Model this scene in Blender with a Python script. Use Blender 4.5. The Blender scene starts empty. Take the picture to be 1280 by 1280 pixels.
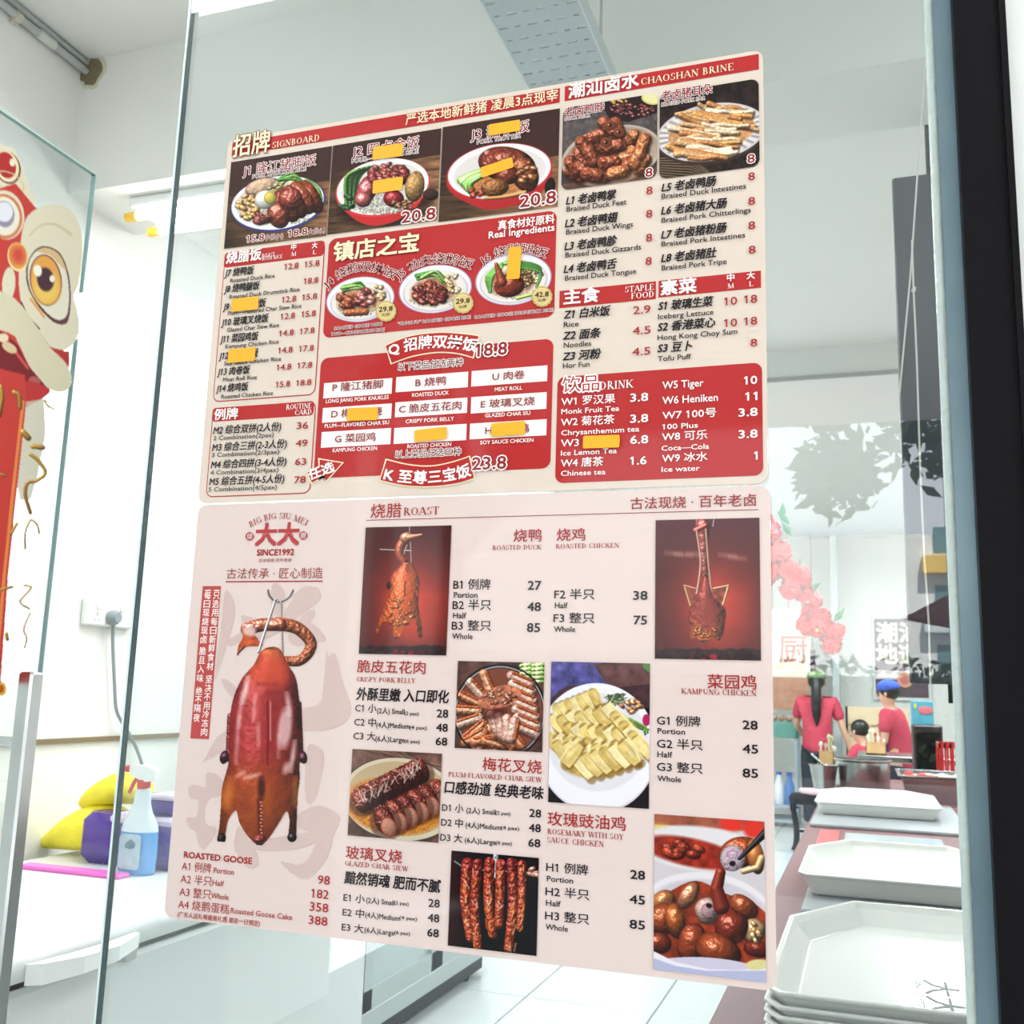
import bpy, bmesh, math, random
import numpy as np
from mathutils import Vector, Matrix

# ------------------------------------------------------------------ camera, sky, exposure
EH = 1.5                                   # eye height above the floor
FPX, YAW, PITCH, ROLL = 1278.65, -0.335670, 0.171966, 0.030928
sc = bpy.context.scene
C = sc.collection
def _rot():
    cy, sy = math.cos(YAW), math.sin(YAW); cp, sp = math.cos(PITCH), math.sin(PITCH)
    f = Vector((sy*cp, cy*cp, sp)); r = Vector((cy, -sy, 0)); u = r.cross(f)
    cr, sr = math.cos(ROLL), math.sin(ROLL)
    return cr*r + sr*u, -sr*r + cr*u, f
RR, UU, FF = _rot()
cam = bpy.data.cameras.new('camera'); co = bpy.data.objects.new('camera', cam); C.objects.link(co)
m = Matrix((RR, UU, -FF)).transposed().to_4x4(); m.translation = (0, 0, EH)
co.matrix_world = m
cam.sensor_width = 36; cam.lens = 36*FPX/1280; cam.clip_start = .02; cam.clip_end = 400
cam.dof.use_dof = True; cam.dof.focus_distance = 1.42; cam.dof.aperture_fstop = 13.0
sc.camera = co
sc.view_settings.view_transform = 'Standard'; sc.view_settings.look = 'None'
sc.view_settings.gamma = 1; sc.view_settings.use_curve_mapping = False
sc.view_settings.exposure = -0.1
sc.cycles.max_bounces = 10; sc.cycles.transparent_max_bounces = 16
sc.cycles.sample_clamp_indirect = 6

w = bpy.data.worlds.new('sky'); sc.world = w; w.use_nodes = True
nt = w.node_tree; nt.nodes.clear()
out = nt.nodes.new('ShaderNodeOutputWorld'); bg = nt.nodes.new('ShaderNodeBackground')
tc = nt.nodes.new('ShaderNodeTexCoord'); sep = nt.nodes.new('ShaderNodeSeparateXYZ')
cr_ = nt.nodes.new('ShaderNodeValToRGB')
nt.links.new(tc.outputs['Generated'], sep.inputs[0]); nt.links.new(sep.outputs['Z'], cr_.inputs[0])
cr_.color_ramp.elements[0].position = 0.0; cr_.color_ramp.elements[0].color = (.95, .98, 1, 1)
cr_.color_ramp.elements[1].position = .8; cr_.color_ramp.elements[1].color = (.62, .8, 1, 1)
nt.links.new(cr_.outputs[0], bg.inputs[0]); bg.inputs[1].default_value = SKY = 3.9
nt.links.new(bg.outputs[0], out.inputs[0])

sun = bpy.data.lights.new('sun', 'SUN'); sun.energy = 17; sun.angle = .01; sun.color = (1, .96, .88)
so = bpy.data.objects.new('sun', sun); C.objects.link(so); so.rotation_euler = (math.radians(-38), math.radians(14), 0); so.location = (0, 0, 12)
def area(name, loc, sx, sy, power, col=(1, 1, 1), rot=(0, 0, 0)):
    l = bpy.data.lights.new(name, 'AREA'); l.shape = 'RECTANGLE'; l.size = sx; l.size_y = sy
    l.energy = power; l.color = col
    o = bpy.data.objects.new(name, l); C.objects.link(o); o.location = loc; o.rotation_euler = rot
    return o
for i, (x, y, z, p) in enumerate([(-2.15, .5, 3.55, 26), (1.25, .3, 3.55, 18), (1.75, 1.95, 3.55, 20), (-1.2, 4.4, 3.5, 66), (0.9, 4.4, 3.5, 66), (-1.2, 7.6, 3.3, 85),
                               (0.9, 7.6, 3.3, 85), (-1.2, 11, 3.3, 95), (0.9, 11, 3.3, 95)]):
    area('unseen_ceiling_light', (x, y, z), 1.2, .6, p, (.93, .98, 1))  # unseen area lights; first three added as fill for near ceiling and platters

area('ceiling_fill_up', (-2.25, .35, 2.9), .5, .3, 7, rot=(math.pi, 0, 0))  # unseen fill added to brighten the near ceiling; no fixture there

# ------------------------------------------------------------------ pixel -> plane helpers
def ray(x, y): return FF + RR*float((x-640)/FPX) - UU*float((y-640)/FPX)
def on(x, y, ax, v):
    d = ray(x, y); o = (0, 0, EH)
    return Vector(o) + d*((v-o[ax])/d[ax])
def onX(x, y, v): return on(x, y, 0, v)
def onY(x, y, v): return on(x, y, 1, v)
def onZ(x, y, v): return on(x, y, 2, v+EH)       # v relative to the eye
def proj_np(P):                                   # world (n,3) -> pixel
    d = P-np.array([0, 0, EH]); r, u, f = [d@np.array(a) for a in (RR, UU, FF)]
    return 640+FPX*r/f, 640-FPX*u/f
GD = 1.29                                         # glass front face

# ------------------------------------------------------------------ materials
def lin(c):
    c = np.asarray(c, float)
    if c.max() > 1.001: c = c/255.
    return np.where(c <= .04045, c/12.92, ((c+.055)/1.055)**2.4)
MATS = {}
def mat(name, col, rough=.5, metal=0, spec=.5, emit=None, es=0, noise=0, nscale=8, bump=0, bscale=40, coat=0, trans=0, alpha=1):
    if name in MATS: return MATS[name]
    M = bpy.data.materials.new(name); M.use_nodes = True; n = M.node_tree; b = n.nodes['Principled BSDF']
    c = (*lin(col), 1)
    b.inputs['Base Color'].default_value = c; b.inputs['Roughness'].default_value = rough
    b.inputs['Metallic'].default_value = metal; b.inputs['Specular IOR Level'].default_value = spec
    b.inputs['Coat Weight'].default_value = coat; b.inputs['Coat Roughness'].default_value = .04
    b.inputs['Transmission Weight'].default_value = trans; b.inputs['Alpha'].default_value = alpha
    if emit is not None:
        b.inputs['Emission Color'].default_value = (*lin(emit), 1); b.inputs['Emission Strength'].default_value = es
    if noise or bump:
        t = n.nodes.new('ShaderNodeTexCoord'); 
        nz = n.nodes.new('ShaderNodeTexNoise'); nz.inputs['Scale'].default_value = nscale; nz.inputs['Detail'].default_value = 5
        n.links.new(t.outputs['Object'], nz.inputs['Vector'])
        if noise:
            mx = n.nodes.new('ShaderNodeMix'); mx.data_type = 'RGBA'
            mx.inputs['A'].default_value = tuple(max(0, v*(1-noise)) for v in c[:3])+(1,)
            mx.inputs['B'].default_value = tuple(min(1, v*(1+noise)) for v in c[:3])+(1,)
            n.links.new(nz.outputs['Fac'], mx.inputs['Factor']); n.links.new(mx.outputs['Result'], b.inputs['Base Color'])
        if bump:
            n2 = n.nodes.new('ShaderNodeTexNoise'); n2.inputs['Scale'].default_value = bscale
            n.links.new(t.outputs['Object'], n2.inputs['Vector'])
            bp = n.nodes.new('ShaderNodeBump'); bp.inputs['Strength'].default_value = bump; bp.inputs['Distance'].default_value = .01
            n.links.new(n2.outputs['Fac'], bp.inputs['Height']); n.links.new(bp.outputs[0], b.inputs['Normal'])
    MATS[name] = M; return M
def print_mat(name, coat):
    M = bpy.data.materials.new(name); M.use_nodes = True; n = M.node_tree; b = n.nodes['Principled BSDF']
    a = n.nodes.new('ShaderNodeAttribute'); a.attribute_name = 'Col'
    n.links.new(a.outputs['Color'], b.inputs['Base Color'])
    b.inputs['Roughness'].default_value = .5; b.inputs['Specular IOR Level'].default_value = .08
    b.inputs['Coat Weight'].default_value = coat; b.inputs['Coat Roughness'].default_value = .05
    MATS[name] = M; return M
PRINT = print_mat('laminated_print', .38)
MATTEPRINT = print_mat('matt_print', 0)
def glass_mat(name, tint, refl=1.9):
    M = bpy.data.materials.new(name); M.use_nodes = True; n = M.node_tree; n.nodes.clear()
    o = n.nodes.new('ShaderNodeOutputMaterial'); mx = n.nodes.new('ShaderNodeMixShader')
    tr = n.nodes.new('ShaderNodeBsdfTransparent'); gl = n.nodes.new('ShaderNodeBsdfGlossy'); fr = n.nodes.new('ShaderNodeFresnel')
    mu = n.nodes.new('ShaderNodeMath'); mu.operation = 'MULTIPLY'; mu.inputs[1].default_value = refl; mu.use_clamp = True
    tr.inputs[0].default_value = (*tint, 1); gl.inputs['Roughness'].default_value = 0; fr.inputs[0].default_value = 1.5
    ge = n.nodes.new('ShaderNodeNewGeometry'); ir = n.nodes.new('ShaderNodeMapRange')      # same reflectance on both faces of the sheet
    ir.inputs['To Min'].default_value = 1.5; ir.inputs['To Max'].default_value = 1/1.5
    n.links.new(ge.outputs['Backfacing'], ir.inputs['Value']); n.links.new(ir.outputs['Result'], fr.inputs[0])
    n.links.new(fr.outputs[0], mu.inputs[0]); n.links.new(mu.outputs[0], mx.inputs[0])
    n.links.new(tr.outputs[0], mx.inputs[1]); n.links.new(gl.outputs[0], mx.inputs[2]); n.links.new(mx.outputs[0], o.inputs[0])
    MATS[name] = M; return M
GLASS = glass_mat('clear_shop_glass', (.955, .985, .985), 2.2)
DOORGLASS = glass_mat('clear_door_glass', (.94, .972, .968), 1.4)
WHITEWALL = mat('white_wall_paint', (232, 232, 228), .7, noise=.03, nscale=3, bump=.08, bscale=60)
CEIL = mat('ceiling_paint', (226, 227, 222), .8, noise=.03, nscale=2)
STEEL = mat('stainless_steel', (190, 192, 192), .22, 1, noise=.05, nscale=20)
WHITEMET = mat('white_enamel', (225, 228, 226), .3, noise=.02)
BLACK = mat('black_powder_coat', (14, 12, 16), .45, spec=.12, noise=.1)
GLASSEDGE = mat('glass_edge', (150, 182, 182), .15, spec=.8, noise=.15, nscale=30)
PORC = mat('glazed_white_melamine', (240, 238, 232), .28, coat=.25, noise=.02)

# ------------------------------------------------------------------ mesh helpers
class MB:
    def __init__(s): s.v = []; s.f = []; s.mi = []; s.cur = 0
    def box(s, a, b, rot=None, at=None):
        x0, y0, z0 = [min(p, q) for p, q in zip(a, b)]; x1, y1, z1 = [max(p, q) for p, q in zip(a, b)]
        P = [Vector(p) for p in ((x0,y0,z0),(x1,y0,z0),(x1,y1,z0),(x0,y1,z0),(x0,y0,z1),(x1,y0,z1),(x1,y1,z1),(x0,y1,z1))]
        if rot is not None: P = [rot@(p-at)+at for p in P]
        n = len(s.v); s.v += P
        for q in ((0,3,2,1),(4,5,6,7),(0,1,5,4),(1,2,6,5),(2,3,7,6),(3,0,4,7)): s.f.append([n+i for i in q]); s.mi.append(s.cur)
        return s
    def bbox(s, a, b, bev=.005):                       # bevelled box (chamfered in plan and elevation)
        x0, y0, z0 = [min(p, q) for p, q in zip(a, b)]; x1, y1, z1 = [max(p, q) for p, q in zip(a, b)]
        d = min(bev, (x1-x0)*.45, (y1-y0)*.45, (z1-z0)*.45)
        def ring(z, i): return [(x0+i+d,y0+i,z),(x1-i-d,y0+i,z),(x1-i,y0+i+d,z),(x1-i,y1-i-d,z),(x1-i-d,y1-i,z),(x0+i+d,y1-i,z),(x0+i,y1-i-d,z),(x0+i,y0+i+d,z)]
        s.loft([ring(z0, d*.7), ring(z0+d, 0), ring(z1-d, 0), ring(z1, d*.7)]); return s
    def loft(s, rings, cap=True, closed=True):
        n0 = len(s.v); k = len(rings[0])
        for r in rings: s.v += [Vector(p) for p in r]
        for i in range(len(rings)-1):
            for j in range(k if closed else k-1):
                a = n0+i*k+j; b = n0+i*k+(j+1) % k; s.f.append([a, b, b+k, a+k]); s.mi.append(s.cur)
        if cap:
            s.f.append([n0+j for j in reversed(range(k))]); s.mi.append(s.cur)
            s.f.append([n0+(len(rings)-1)*k+j for j in range(k)]); s.mi.append(s.cur)
        return s
    def tube(s, pts, r, n=10, cap=True):
        pts = [Vector(p) for p in pts]; rings = []
        rr = r if isinstance(r, (list, tuple)) else [r]*len(pts)
        up = None
        for i, p in enumerate(pts):
            t = (pts[min(i+1, len(pts)-1)]-pts[max(i-1, 0)]).normalized()
            if up is None: up = Vector((0, 0, 1)) if abs(t.z) < .9 else Vector((1, 0, 0))
            a = t.cross(up).normalized(); b = a.cross(t).normalized(); up = b
            rings.append([p+(a*math.cos(q)+b*math.sin(q))*rr[i] for q in [2*math.pi*j/n for j in range(n)]])
        return s.loft(rings, cap)
    def lathe(s, c, prof, n=24, sx=1, sy=1, cap=True):
        return s.loft([[Vector((c[0]+r*sx*math.cos(q), c[1]+r*sy*math.sin(q), c[2]+z)) for q in [2*math.pi*j/n for j in range(n)]] for r, z in prof], cap)
    def face(s, pts):
        n = len(s.v); s.v += [Vector(p) for p in pts]; s.f.append(list(range(n, n+len(pts)))); s.mi.append(s.cur); return s
    def ico(s, c, r, sub=1, sc3=(1, 1, 1), jit=0, rng=random):
        b = bmesh.new(); bmesh.ops.create_icosphere(b, subdivisions=sub, radius=1)
        n = len(s.v)
        for v in b.verts:
            k = 1+jit*rng.uniform(-1, 1)
            s.v.append(Vector((c[0]+v.co.x*r*sc3[0]*k, c[1]+v.co.y*r*sc3[1]*k, c[2]+v.co.z*r*sc3[2]*k)))
        for f in b.faces: s.f.append([n+v.index for v in f.verts]); s.mi.append(s.cur)
        b.free(); return s
    def build(s, name, mats, parent=None, smooth=False, origin=None):
        if not isinstance(mats, (list, tuple)): mats = [mats]
        me = bpy.data.meshes.new(name); o0 = Vector((0, 0, 0))
        par_loc = parent.matrix_world.translation if parent else Vector((0, 0, 0))
        if parent is None:
            if origin is None:
                xs = [v.x for v in s.v]; ys = [v.y for v in s.v]; zs = [v.z for v in s.v]
                origin = Vector(((min(xs)+max(xs))/2, (min(ys)+max(ys))/2, min(zs)))
            o0 = Vector(origin)
        else: o0 = ABS[parent.name]
        me.from_pydata([tuple(v-o0) for v in s.v], [], s.f); 
        for mm in mats: me.materials.append(mm)
        if len(mats) > 1: me.polygons.foreach_set('material_index', s.mi)
        bm = bmesh.new(); bm.from_mesh(me); bmesh.ops.recalc_face_normals(bm, faces=bm.faces[:]); bm.to_mesh(me); bm.free()
        if smooth:
            me.polygons.foreach_set('use_smooth', [True]*len(me.polygons))
            try: me.set_sharp_from_angle(angle=math.radians(40))
            except Exception: pass
        o = bpy.data.objects.new(name, me); C.objects.link(o)
        if parent: o.parent = parent; ABS[o.name] = ABS[parent.name]
        else: o.location = o0; ABS[o.name] = o0
        return o
ABS = {}
def tag(o, label, cat, group=None, kind=None):
    o['label'] = label; o['category'] = cat
    if group: o['group'] = group
    if kind: o['kind'] = kind
    return o
def thing(name, label, cat, loc, group=None):
    o = bpy.data.objects.new(name, None); C.objects.link(o); o.location = loc; o.empty_display_size = .05
    ABS[o.name] = Vector(loc); return tag(o, label, cat, group)
def struct(mb, name, mt, parent=None, **k):
    o = mb.build(name, mt, parent, **k)
    if parent is None: o['kind'] = 'structure'
    return o
# ------------------------------------------------------------------ a small painter for the printed pictures (flat print)
def vnoise(X, Y, s, seed):
    r = np.random.RandomState(seed); T = r.rand(64, 64)
    x = X/s; y = Y/s; xi = np.floor(x).astype(int); yi = np.floor(y).astype(int); fx = x-xi; fy = y-yi
    fx = fx*fx*(3-2*fx); fy = fy*fy*(3-2*fy)
    g = lambda a, b: T[a % 64, b % 64]
    return (g(xi,yi)*(1-fx)+g(xi+1,yi)*fx)*(1-fy)+(g(xi,yi+1)*(1-fx)+g(xi+1,yi+1)*fx)*fy
def fbm(X, Y, s, seed, o=3): return sum(vnoise(X, Y, s/2**i, seed+i)*.5**i for i in range(o))/sum(.5**i for i in range(o))
LV = np.array([-.45, -.62, .65]); LV /= np.linalg.norm(LV)
HV = LV+np.array([0, 0, 1]); HV /= np.linalg.norm(HV)
class Pic:
    """canvas over the pixel box x0..x1, y0..y1; drawing units are those of a crop with origin ox,oy and scale s"""
    def __init__(p, x0, y0, x1, y1, ox, oy, s, ss=2.0, bg=None):
        p.x0, p.y0, p.ss = x0, y0, ss
        W, H = int((x1-x0)*ss)+2, int((y1-y0)*ss)+2
        px, py = np.meshgrid(x0+np.arange(W)/ss, y0+np.arange(H)/ss)
        p.X = (px-ox)*s; p.Y = (py-oy)*s; p.u = s/ss
        p.rgb = np.zeros((H, W, 3)); p.a = np.zeros((H, W)); p.rng = np.random.RandomState(int(x0+y0))
        if bg is not None: p.rgb[:] = np.array(bg)/255.; p.a[:] = 1
    def put(p, sl, m, col):
        m3 = m[..., None]; p.rgb[sl] = p.rgb[sl]*(1-m3)+col*m3; p.a[sl] = np.maximum(p.a[sl], m)
    def win(p, xa, ya, xb, yb):
        x = p.X[0]; y = p.Y[:, 0]
        i0, i1 = np.searchsorted(y, [ya, yb]); j0, j1 = np.searchsorted(x, [xa, xb])
        return (slice(max(i0-1, 0), i1+1), slice(max(j0-1, 0), j1+1))
    def ell(p, cx, cy, rx, ry, rot=0, col=(255,)*3, soft=1, al=1, dome=0, spec=0, nz=0, ns=8, seed=0, pw=2, k=24, ring=0):
        R = max(rx, ry)+3; sl = p.win(cx-R, cy-R, cx+R, cy+R); X = p.X[sl]-cx; Y = p.Y[sl]-cy
        if X.size == 0: return
        c, s = math.cos(math.radians(rot)), math.sin(math.radians(rot))
        u = (X*c+Y*s)/rx; v = (-X*s+Y*c)/ry; r = (np.abs(u)**pw+np.abs(v)**pw)**(1/pw)
        e = soft*p.u/min(rx, ry)
        m = np.clip((1-r)/e+.5, 0, 1)*al
        if ring: m = m*np.clip((r-(1-ring))/e+.5, 0, 1)
        cc = np.array(col)/255.*np.ones(r.shape+(3,))
        if dome:
            nu, nv = u*dome, v*dome
            nx, ny = nu*c-nv*s, nu*s+nv*c
            if nz:
                q = fbm(p.X[sl]+cx*7, p.Y[sl]+cy*3, ns, seed+int(cx)); gy, gx = np.gradient(q)
                nx = nx-gx*nz*ns*.27; ny = ny-gy*nz*ns*.27
            z = np.sqrt(np.clip(1-nx*nx-ny*ny, .02, 1))
            L = np.clip(nx*LV[0]+ny*LV[1]+z*LV[2], 0, 1); S = np.clip(nx*HV[0]+ny*HV[1]+z*HV[2], 0, 1)**k
            cc = cc*(.32+.85*L)[..., None]*(1-.35*np.clip(r, 0, 1)**6)[..., None]+spec*S[..., None]
        elif nz: cc = cc*(1-nz+2*nz*fbm(p.X[sl], p.Y[sl], ns, seed))[..., None]
        p.put(sl, m, np.clip(cc, 0, 1))
    def inside(p, pts, sl):
        X, Y = p.X[sl], p.Y[sl]; ins = np.zeros(X.shape, bool); n = len(pts)
        for i in range(n):
            (xa, ya), (xb, yb) = pts[i], pts[(i+1) % n]
            if ya == yb: continue
            c = ((ya > Y) != (yb > Y)) & (X < (xb-xa)*(Y-ya)/(yb-ya)+xa); ins ^= c
        return ins
    def poly(p, pts, col, nz=0, ns=10, seed=0, al=1, blur=1, smooth=0):
        if smooth: pts = spline(pts, smooth)
        xs, ys = zip(*pts); sl = p.win(min(xs), min(ys), max(xs), max(ys)); m = p.inside(pts, sl).astype(float)
        for _ in range(blur):
            q = np.pad(m, 1, mode='edge'); m = (q[1:-1,1:-1]*4+q[:-2,1:-1]+q[2:,1:-1]+q[1:-1,:-2]+q[1:-1,2:])/8
        cc = np.array(col)/255.*np.ones(m.shape+(3,))
        if nz: cc = cc*(1-nz+2*nz*fbm(p.X[sl], p.Y[sl], ns, seed))[..., None]
        p.put(sl, m*al, np.clip(cc, 0, 1)); return sl, m
    def tube(p, pts, w, col, dome=.95, spec=.3, nz=0, ns=6, seed=0, al=1, soft=1, k=20, smooth=0, col2=None):
        if smooth: pts = spline(pts, smooth, False)
        pts = np.array(pts, float); ws = np.linspace(w[0], w[1], len(pts)) if isinstance(w, (tuple, list)) else np.full(len(pts), w)
        W = ws.max(); sl = p.win(pts[:,0].min()-W, pts[:,1].min()-W, pts[:,0].max()+W, pts[:,1].max()+W)
        X, Y = p.X[sl], p.Y[sl]
        if X.size == 0: return
        best = np.full(X.shape, 1e9); nx = np.zeros(X.shape); ny = np.zeros(X.shape); tt = np.zeros(X.shape)
        for i in range(len(pts)-1):
            a, b = pts[i], pts[i+1]; d = b-a; L2 = max(d@d, 1e-6)
            t = np.clip(((X-a[0])*d[0]+(Y-a[1])*d[1])/L2, 0, 1); dx = X-a[0]-t*d[0]; dy = Y-a[1]-t*d[1]
            r = np.hypot(dx, dy)/(ws[i]+(ws[i+1]-ws[i])*t); q = r < best
            best[q] = r[q]; nx[q] = dx[q]; ny[q] = dy[q]; tt[q] = (i+t[q])/(len(pts)-1)
        h = np.hypot(nx, ny)+1e-6; e = soft*p.u/W; m = np.clip((1-best)/e+.5, 0, 1)*al
        cc = np.array(col)/255.*np.ones(X.shape+(3,))
        if col2 is not None: cc = cc*(1-tt[..., None])+np.array(col2)/255.*tt[..., None]
        if dome:
            bb = np.clip(best, 0, 1)*dome; nx = nx/h*bb; ny = ny/h*bb
            if nz:
                g = fbm(X+seed*31, Y, ns, seed); gy, gx = np.gradient(g); nx = nx-gx*nz*ns*.27; ny = ny-gy*nz*ns*.27
            z = np.sqrt(np.clip(1-nx*nx-ny*ny, .02, 1))
            L = np.clip(nx*LV[0]+ny*LV[1]+z*LV[2], 0, 1); S = np.clip(nx*HV[0]+ny*HV[1]+z*HV[2], 0, 1)**k
            cc = cc*(.32+.85*L)[..., None]+spec*S[..., None]
        p.put(sl, m, np.clip(cc, 0, 1))
    def noise(p, amt, s, seed, col=None):
        q = fbm(p.X, p.Y, s, seed)[..., None]
        if col is None: p.rgb = np.clip(p.rgb*(1-amt+2*amt*q), 0, 1)
        else:
            m = np.clip((q-.5)*4, 0, 1)*amt; p.rgb = p.rgb*(1-m)+np.array(col)/255.*m
    def scatter(p, n, cx, cy, rx, ry, fn):
        for _ in range(n):
            a = p.rng.rand()*6.283; r = math.sqrt(p.rng.rand()); fn(cx+rx*r*math.cos(a), cy+ry*r*math.sin(a), p.rng)
    def sample(p, px, py):
        x = np.clip((px-p.x0)*p.ss, 0, p.rgb.shape[1]-1.001); y = np.clip((py-p.y0)*p.ss, 0, p.rgb.shape[0]-1.001)
        i = y.astype(int); j = x.astype(int); fy = (y-i)[:, None]; fx = (x-j)[:, None]
        f = lambda A: (A[i,j]*(1-fx)+A[i,j+1]*fx)*(1-fy)+(A[i+1,j]*(1-fx)+A[i+1,j+1]*fx)*fy
        return f(p.rgb), f(p.a[..., None])[:, 0]
def spline(pts, n=6, closed=True):
    P = [np.array(q, float) for q in pts]; o = []; N = len(P)
    for i in range(N if closed else N-1):
        if closed: a, b, c, d = P[i-1], P[i], P[(i+1) % N], P[(i+2) % N]
        else: a, b, c, d = P[max(i-1, 0)], P[i], P[i+1], P[min(i+2, N-1)]
        for k in range(n):
            t = k/n; o.append(.5*((2*b)+(-a+c)*t+(2*a-5*b+4*c-d)*t*t+(-a+3*b-3*c+d)*t**3))
    if not closed: o.append(P[-1])
    return [tuple(q) for q in o]

# ---------------- food pictures
MEAT = [(150, 62, 40), (168, 78, 48), (128, 48, 34), (184, 98, 60)]
def greens(p, pts, n=5):
    for i in range(n):
        q = [(x+p.rng.uniform(-16, 16), y+p.rng.uniform(-14, 14)) for x, y in pts]
        p.tube(q, (9, 5), [(120, 170, 70), (70, 130, 50), (150, 190, 100)][i % 3], spec=.25, nz=.5, ns=10, seed=i, smooth=4)
def wood(p, y, dark=(62, 36, 32), lightc=(150, 104, 72), ang=.28):
    p.rgb[:] = np.array(dark)/255.
    n = fbm(p.X*.15+40, (p.Y+p.X*ang*.3)*1.2, 16, 5)
    m = np.clip((p.Y-(y-(p.X-p.X.min())*.17))/3, 0, 1)[..., None]
    c = np.array(lightc)/255.*(.35+.9*n)[..., None]
    g = np.clip((p.X-p.X.min())/(np.ptp(p.X)), 0, 1)[..., None]
    p.rgb = p.rgb*(1-m)+c*(.55+.6*g)*m; p.a[:] = 1
def pieces(p, n, cx, cy, rx, ry, cols, size=(16, 26), asp=.55, ang=(-40, 40), spec=.45, nz=.8, sort=True):
    L = []
    for _ in range(n):
        a = p.rng.rand()*6.283; r = math.sqrt(p.rng.rand()); L.append((cx+rx*r*math.cos(a), cy+ry*r*math.sin(a)))
    if sort: L.sort(key=lambda q: q[1])
    for i, (x, y) in enumerate(L):
        s = p.rng.uniform(*size); an = p.rng.uniform(*ang); c = cols[p.rng.randint(len(cols))]
        p.ell(x+2, y+3, s*1.05, s*asp*1.1, an, (30, 12, 8), soft=4, al=.55)
        p.ell(x, y, s, s*asp, an, c, dome=.85, spec=spec, nz=nz, ns=10, seed=i, pw=2.6)
def rice(p, n, cx, cy, rx, ry, col=(240, 232, 215)):
    p.scatter(n, cx, cy, rx, ry, lambda x, y, r: p.ell(x, y, 7, 3, r.uniform(0, 180), tuple(c-r.randint(0, 40) for c in col), dome=.7))
def pic_j1():
    p = Pic(276, 178, 420, 318, 270, 60, 4); wood(p, 760)
    p.ell(325, 790, 240, 130, -9, (20, 12, 14), soft=14, al=.6)
    p.ell(318, 785, 238, 138, -9, (52, 58, 120)); p.ell(316, 780, 232, 132, -9, (238, 236, 240))
    p.ell(316, 776, 210, 114, -9, (205, 200, 205), nz=.1); p.ell(318, 780, 200, 108, -9, (226, 205, 180), nz=.2)
    rice(p, 160, 330, 850, 150, 40)
    p.ell(240, 700, 90, 42, -15, (232, 190, 160), dome=.6, nz=.7, ns=20)
    pieces(p, 26, 165, 800, 50, 60, [(226, 170, 96), (214, 150, 84), (236, 190, 120)], (14, 24), nz=1)
    pieces(p, 30, 330, 705, 60, 34, [(214, 200, 120), (196, 190, 130), (150, 160, 80)], (8, 16))
    greens(p, [(340, 660), (400, 650), (440, 690)], 8); greens(p, [(450, 680), (500, 720), (525, 770)], 7)
    for i, (x, y) in enumerate([(360, 830), (400, 810), (440, 790), (480, 785)][::-1]):
        p.ell(x, y-35, 44, 92, -32, MEAT[i % 3], dome=.9, spec=.5, nz=.8, ns=22, seed=i, pw=2.4)
    p.ell(320, 840, 55, 70, -20, (150, 66, 46), dome=.9, spec=.55, nz=.8, ns=18)
    p.ell(380, 760, 60, 60, -20, (148, 60, 48), dome=.85, spec=.5, nz=.8, ns=22)
    pieces(p, 14, 225, 865, 50, 30, [(120, 52, 44), (140, 70, 56)], (16, 26))
    p.ell(255, 765, 56, 46, -15, (238, 236, 226), dome=.55, spec=.2); p.ell(278, 757, 30, 33, -15, (228, 208, 96), dome=.5)
    return p
def pic_j2():
    p = Pic(404, 158, 560, 300, 270, 60, 4); wood(p, 640)
    p.ell(855, 800, 240, 100, -8, (20, 10, 10), soft=14, al=.6)
    p.poly([(625, 735), (840, 700), (1060, 665), (1056, 720), (1010, 800), (930, 860), (820, 895), (730, 880), (660, 830), (620, 790)], (196, 44, 46), smooth=4)
    p.ell(840, 705, 238, 142, -12, (214, 60, 58)); p.ell(840, 700, 232, 136, -12, (240, 238, 236)); p.ell(840, 703, 210, 118, -12, (222, 214, 206))
    rice(p, 260, 830, 790, 150, 50)
    for i in range(9): p.tube([(780-i*8, 600+i*2), (720-i*8, 660), (690-i*5+i % 3*6, 800)], (7, 10), [(120, 165, 90), (60, 110, 50), (90, 145, 60)][i % 3], spec=.3, nz=.4, smooth=4)
    pieces(p, 12, 660, 780, 35, 36, [(34, 70, 36), (48, 92, 44)], (12, 18))
    p.ell(760, 720, 48, 85, 25, (176, 74, 76), dome=.9, spec=.6, nz=.5, ns=26); p.ell(742, 765, 42, 38, 0, (196, 96, 92), dome=.9, spec=.7, nz=.5, ns=20)
    pieces(p, 60, 870, 640, 100, 50, [(142, 52, 52), (166, 78, 66), (120, 44, 40)], (18, 30), spec=.5)
    p.ell(895, 760, 52, 44, 10, (152, 34, 38), dome=.9, spec=.5, nz=.4, ns=20)
    p.ell(1000, 700, 48, 78, 10, (190, 140, 84), dome=.8, spec=.25, nz=1, ns=10); pieces(p, 10, 950, 790, 60, 26, [(176, 130, 80), (150, 96, 60)], (12, 20))
    p.ell(1080, 740, 40, 30, 0, (70, 42, 34), dome=.8, nz=1)
    return p
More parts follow.
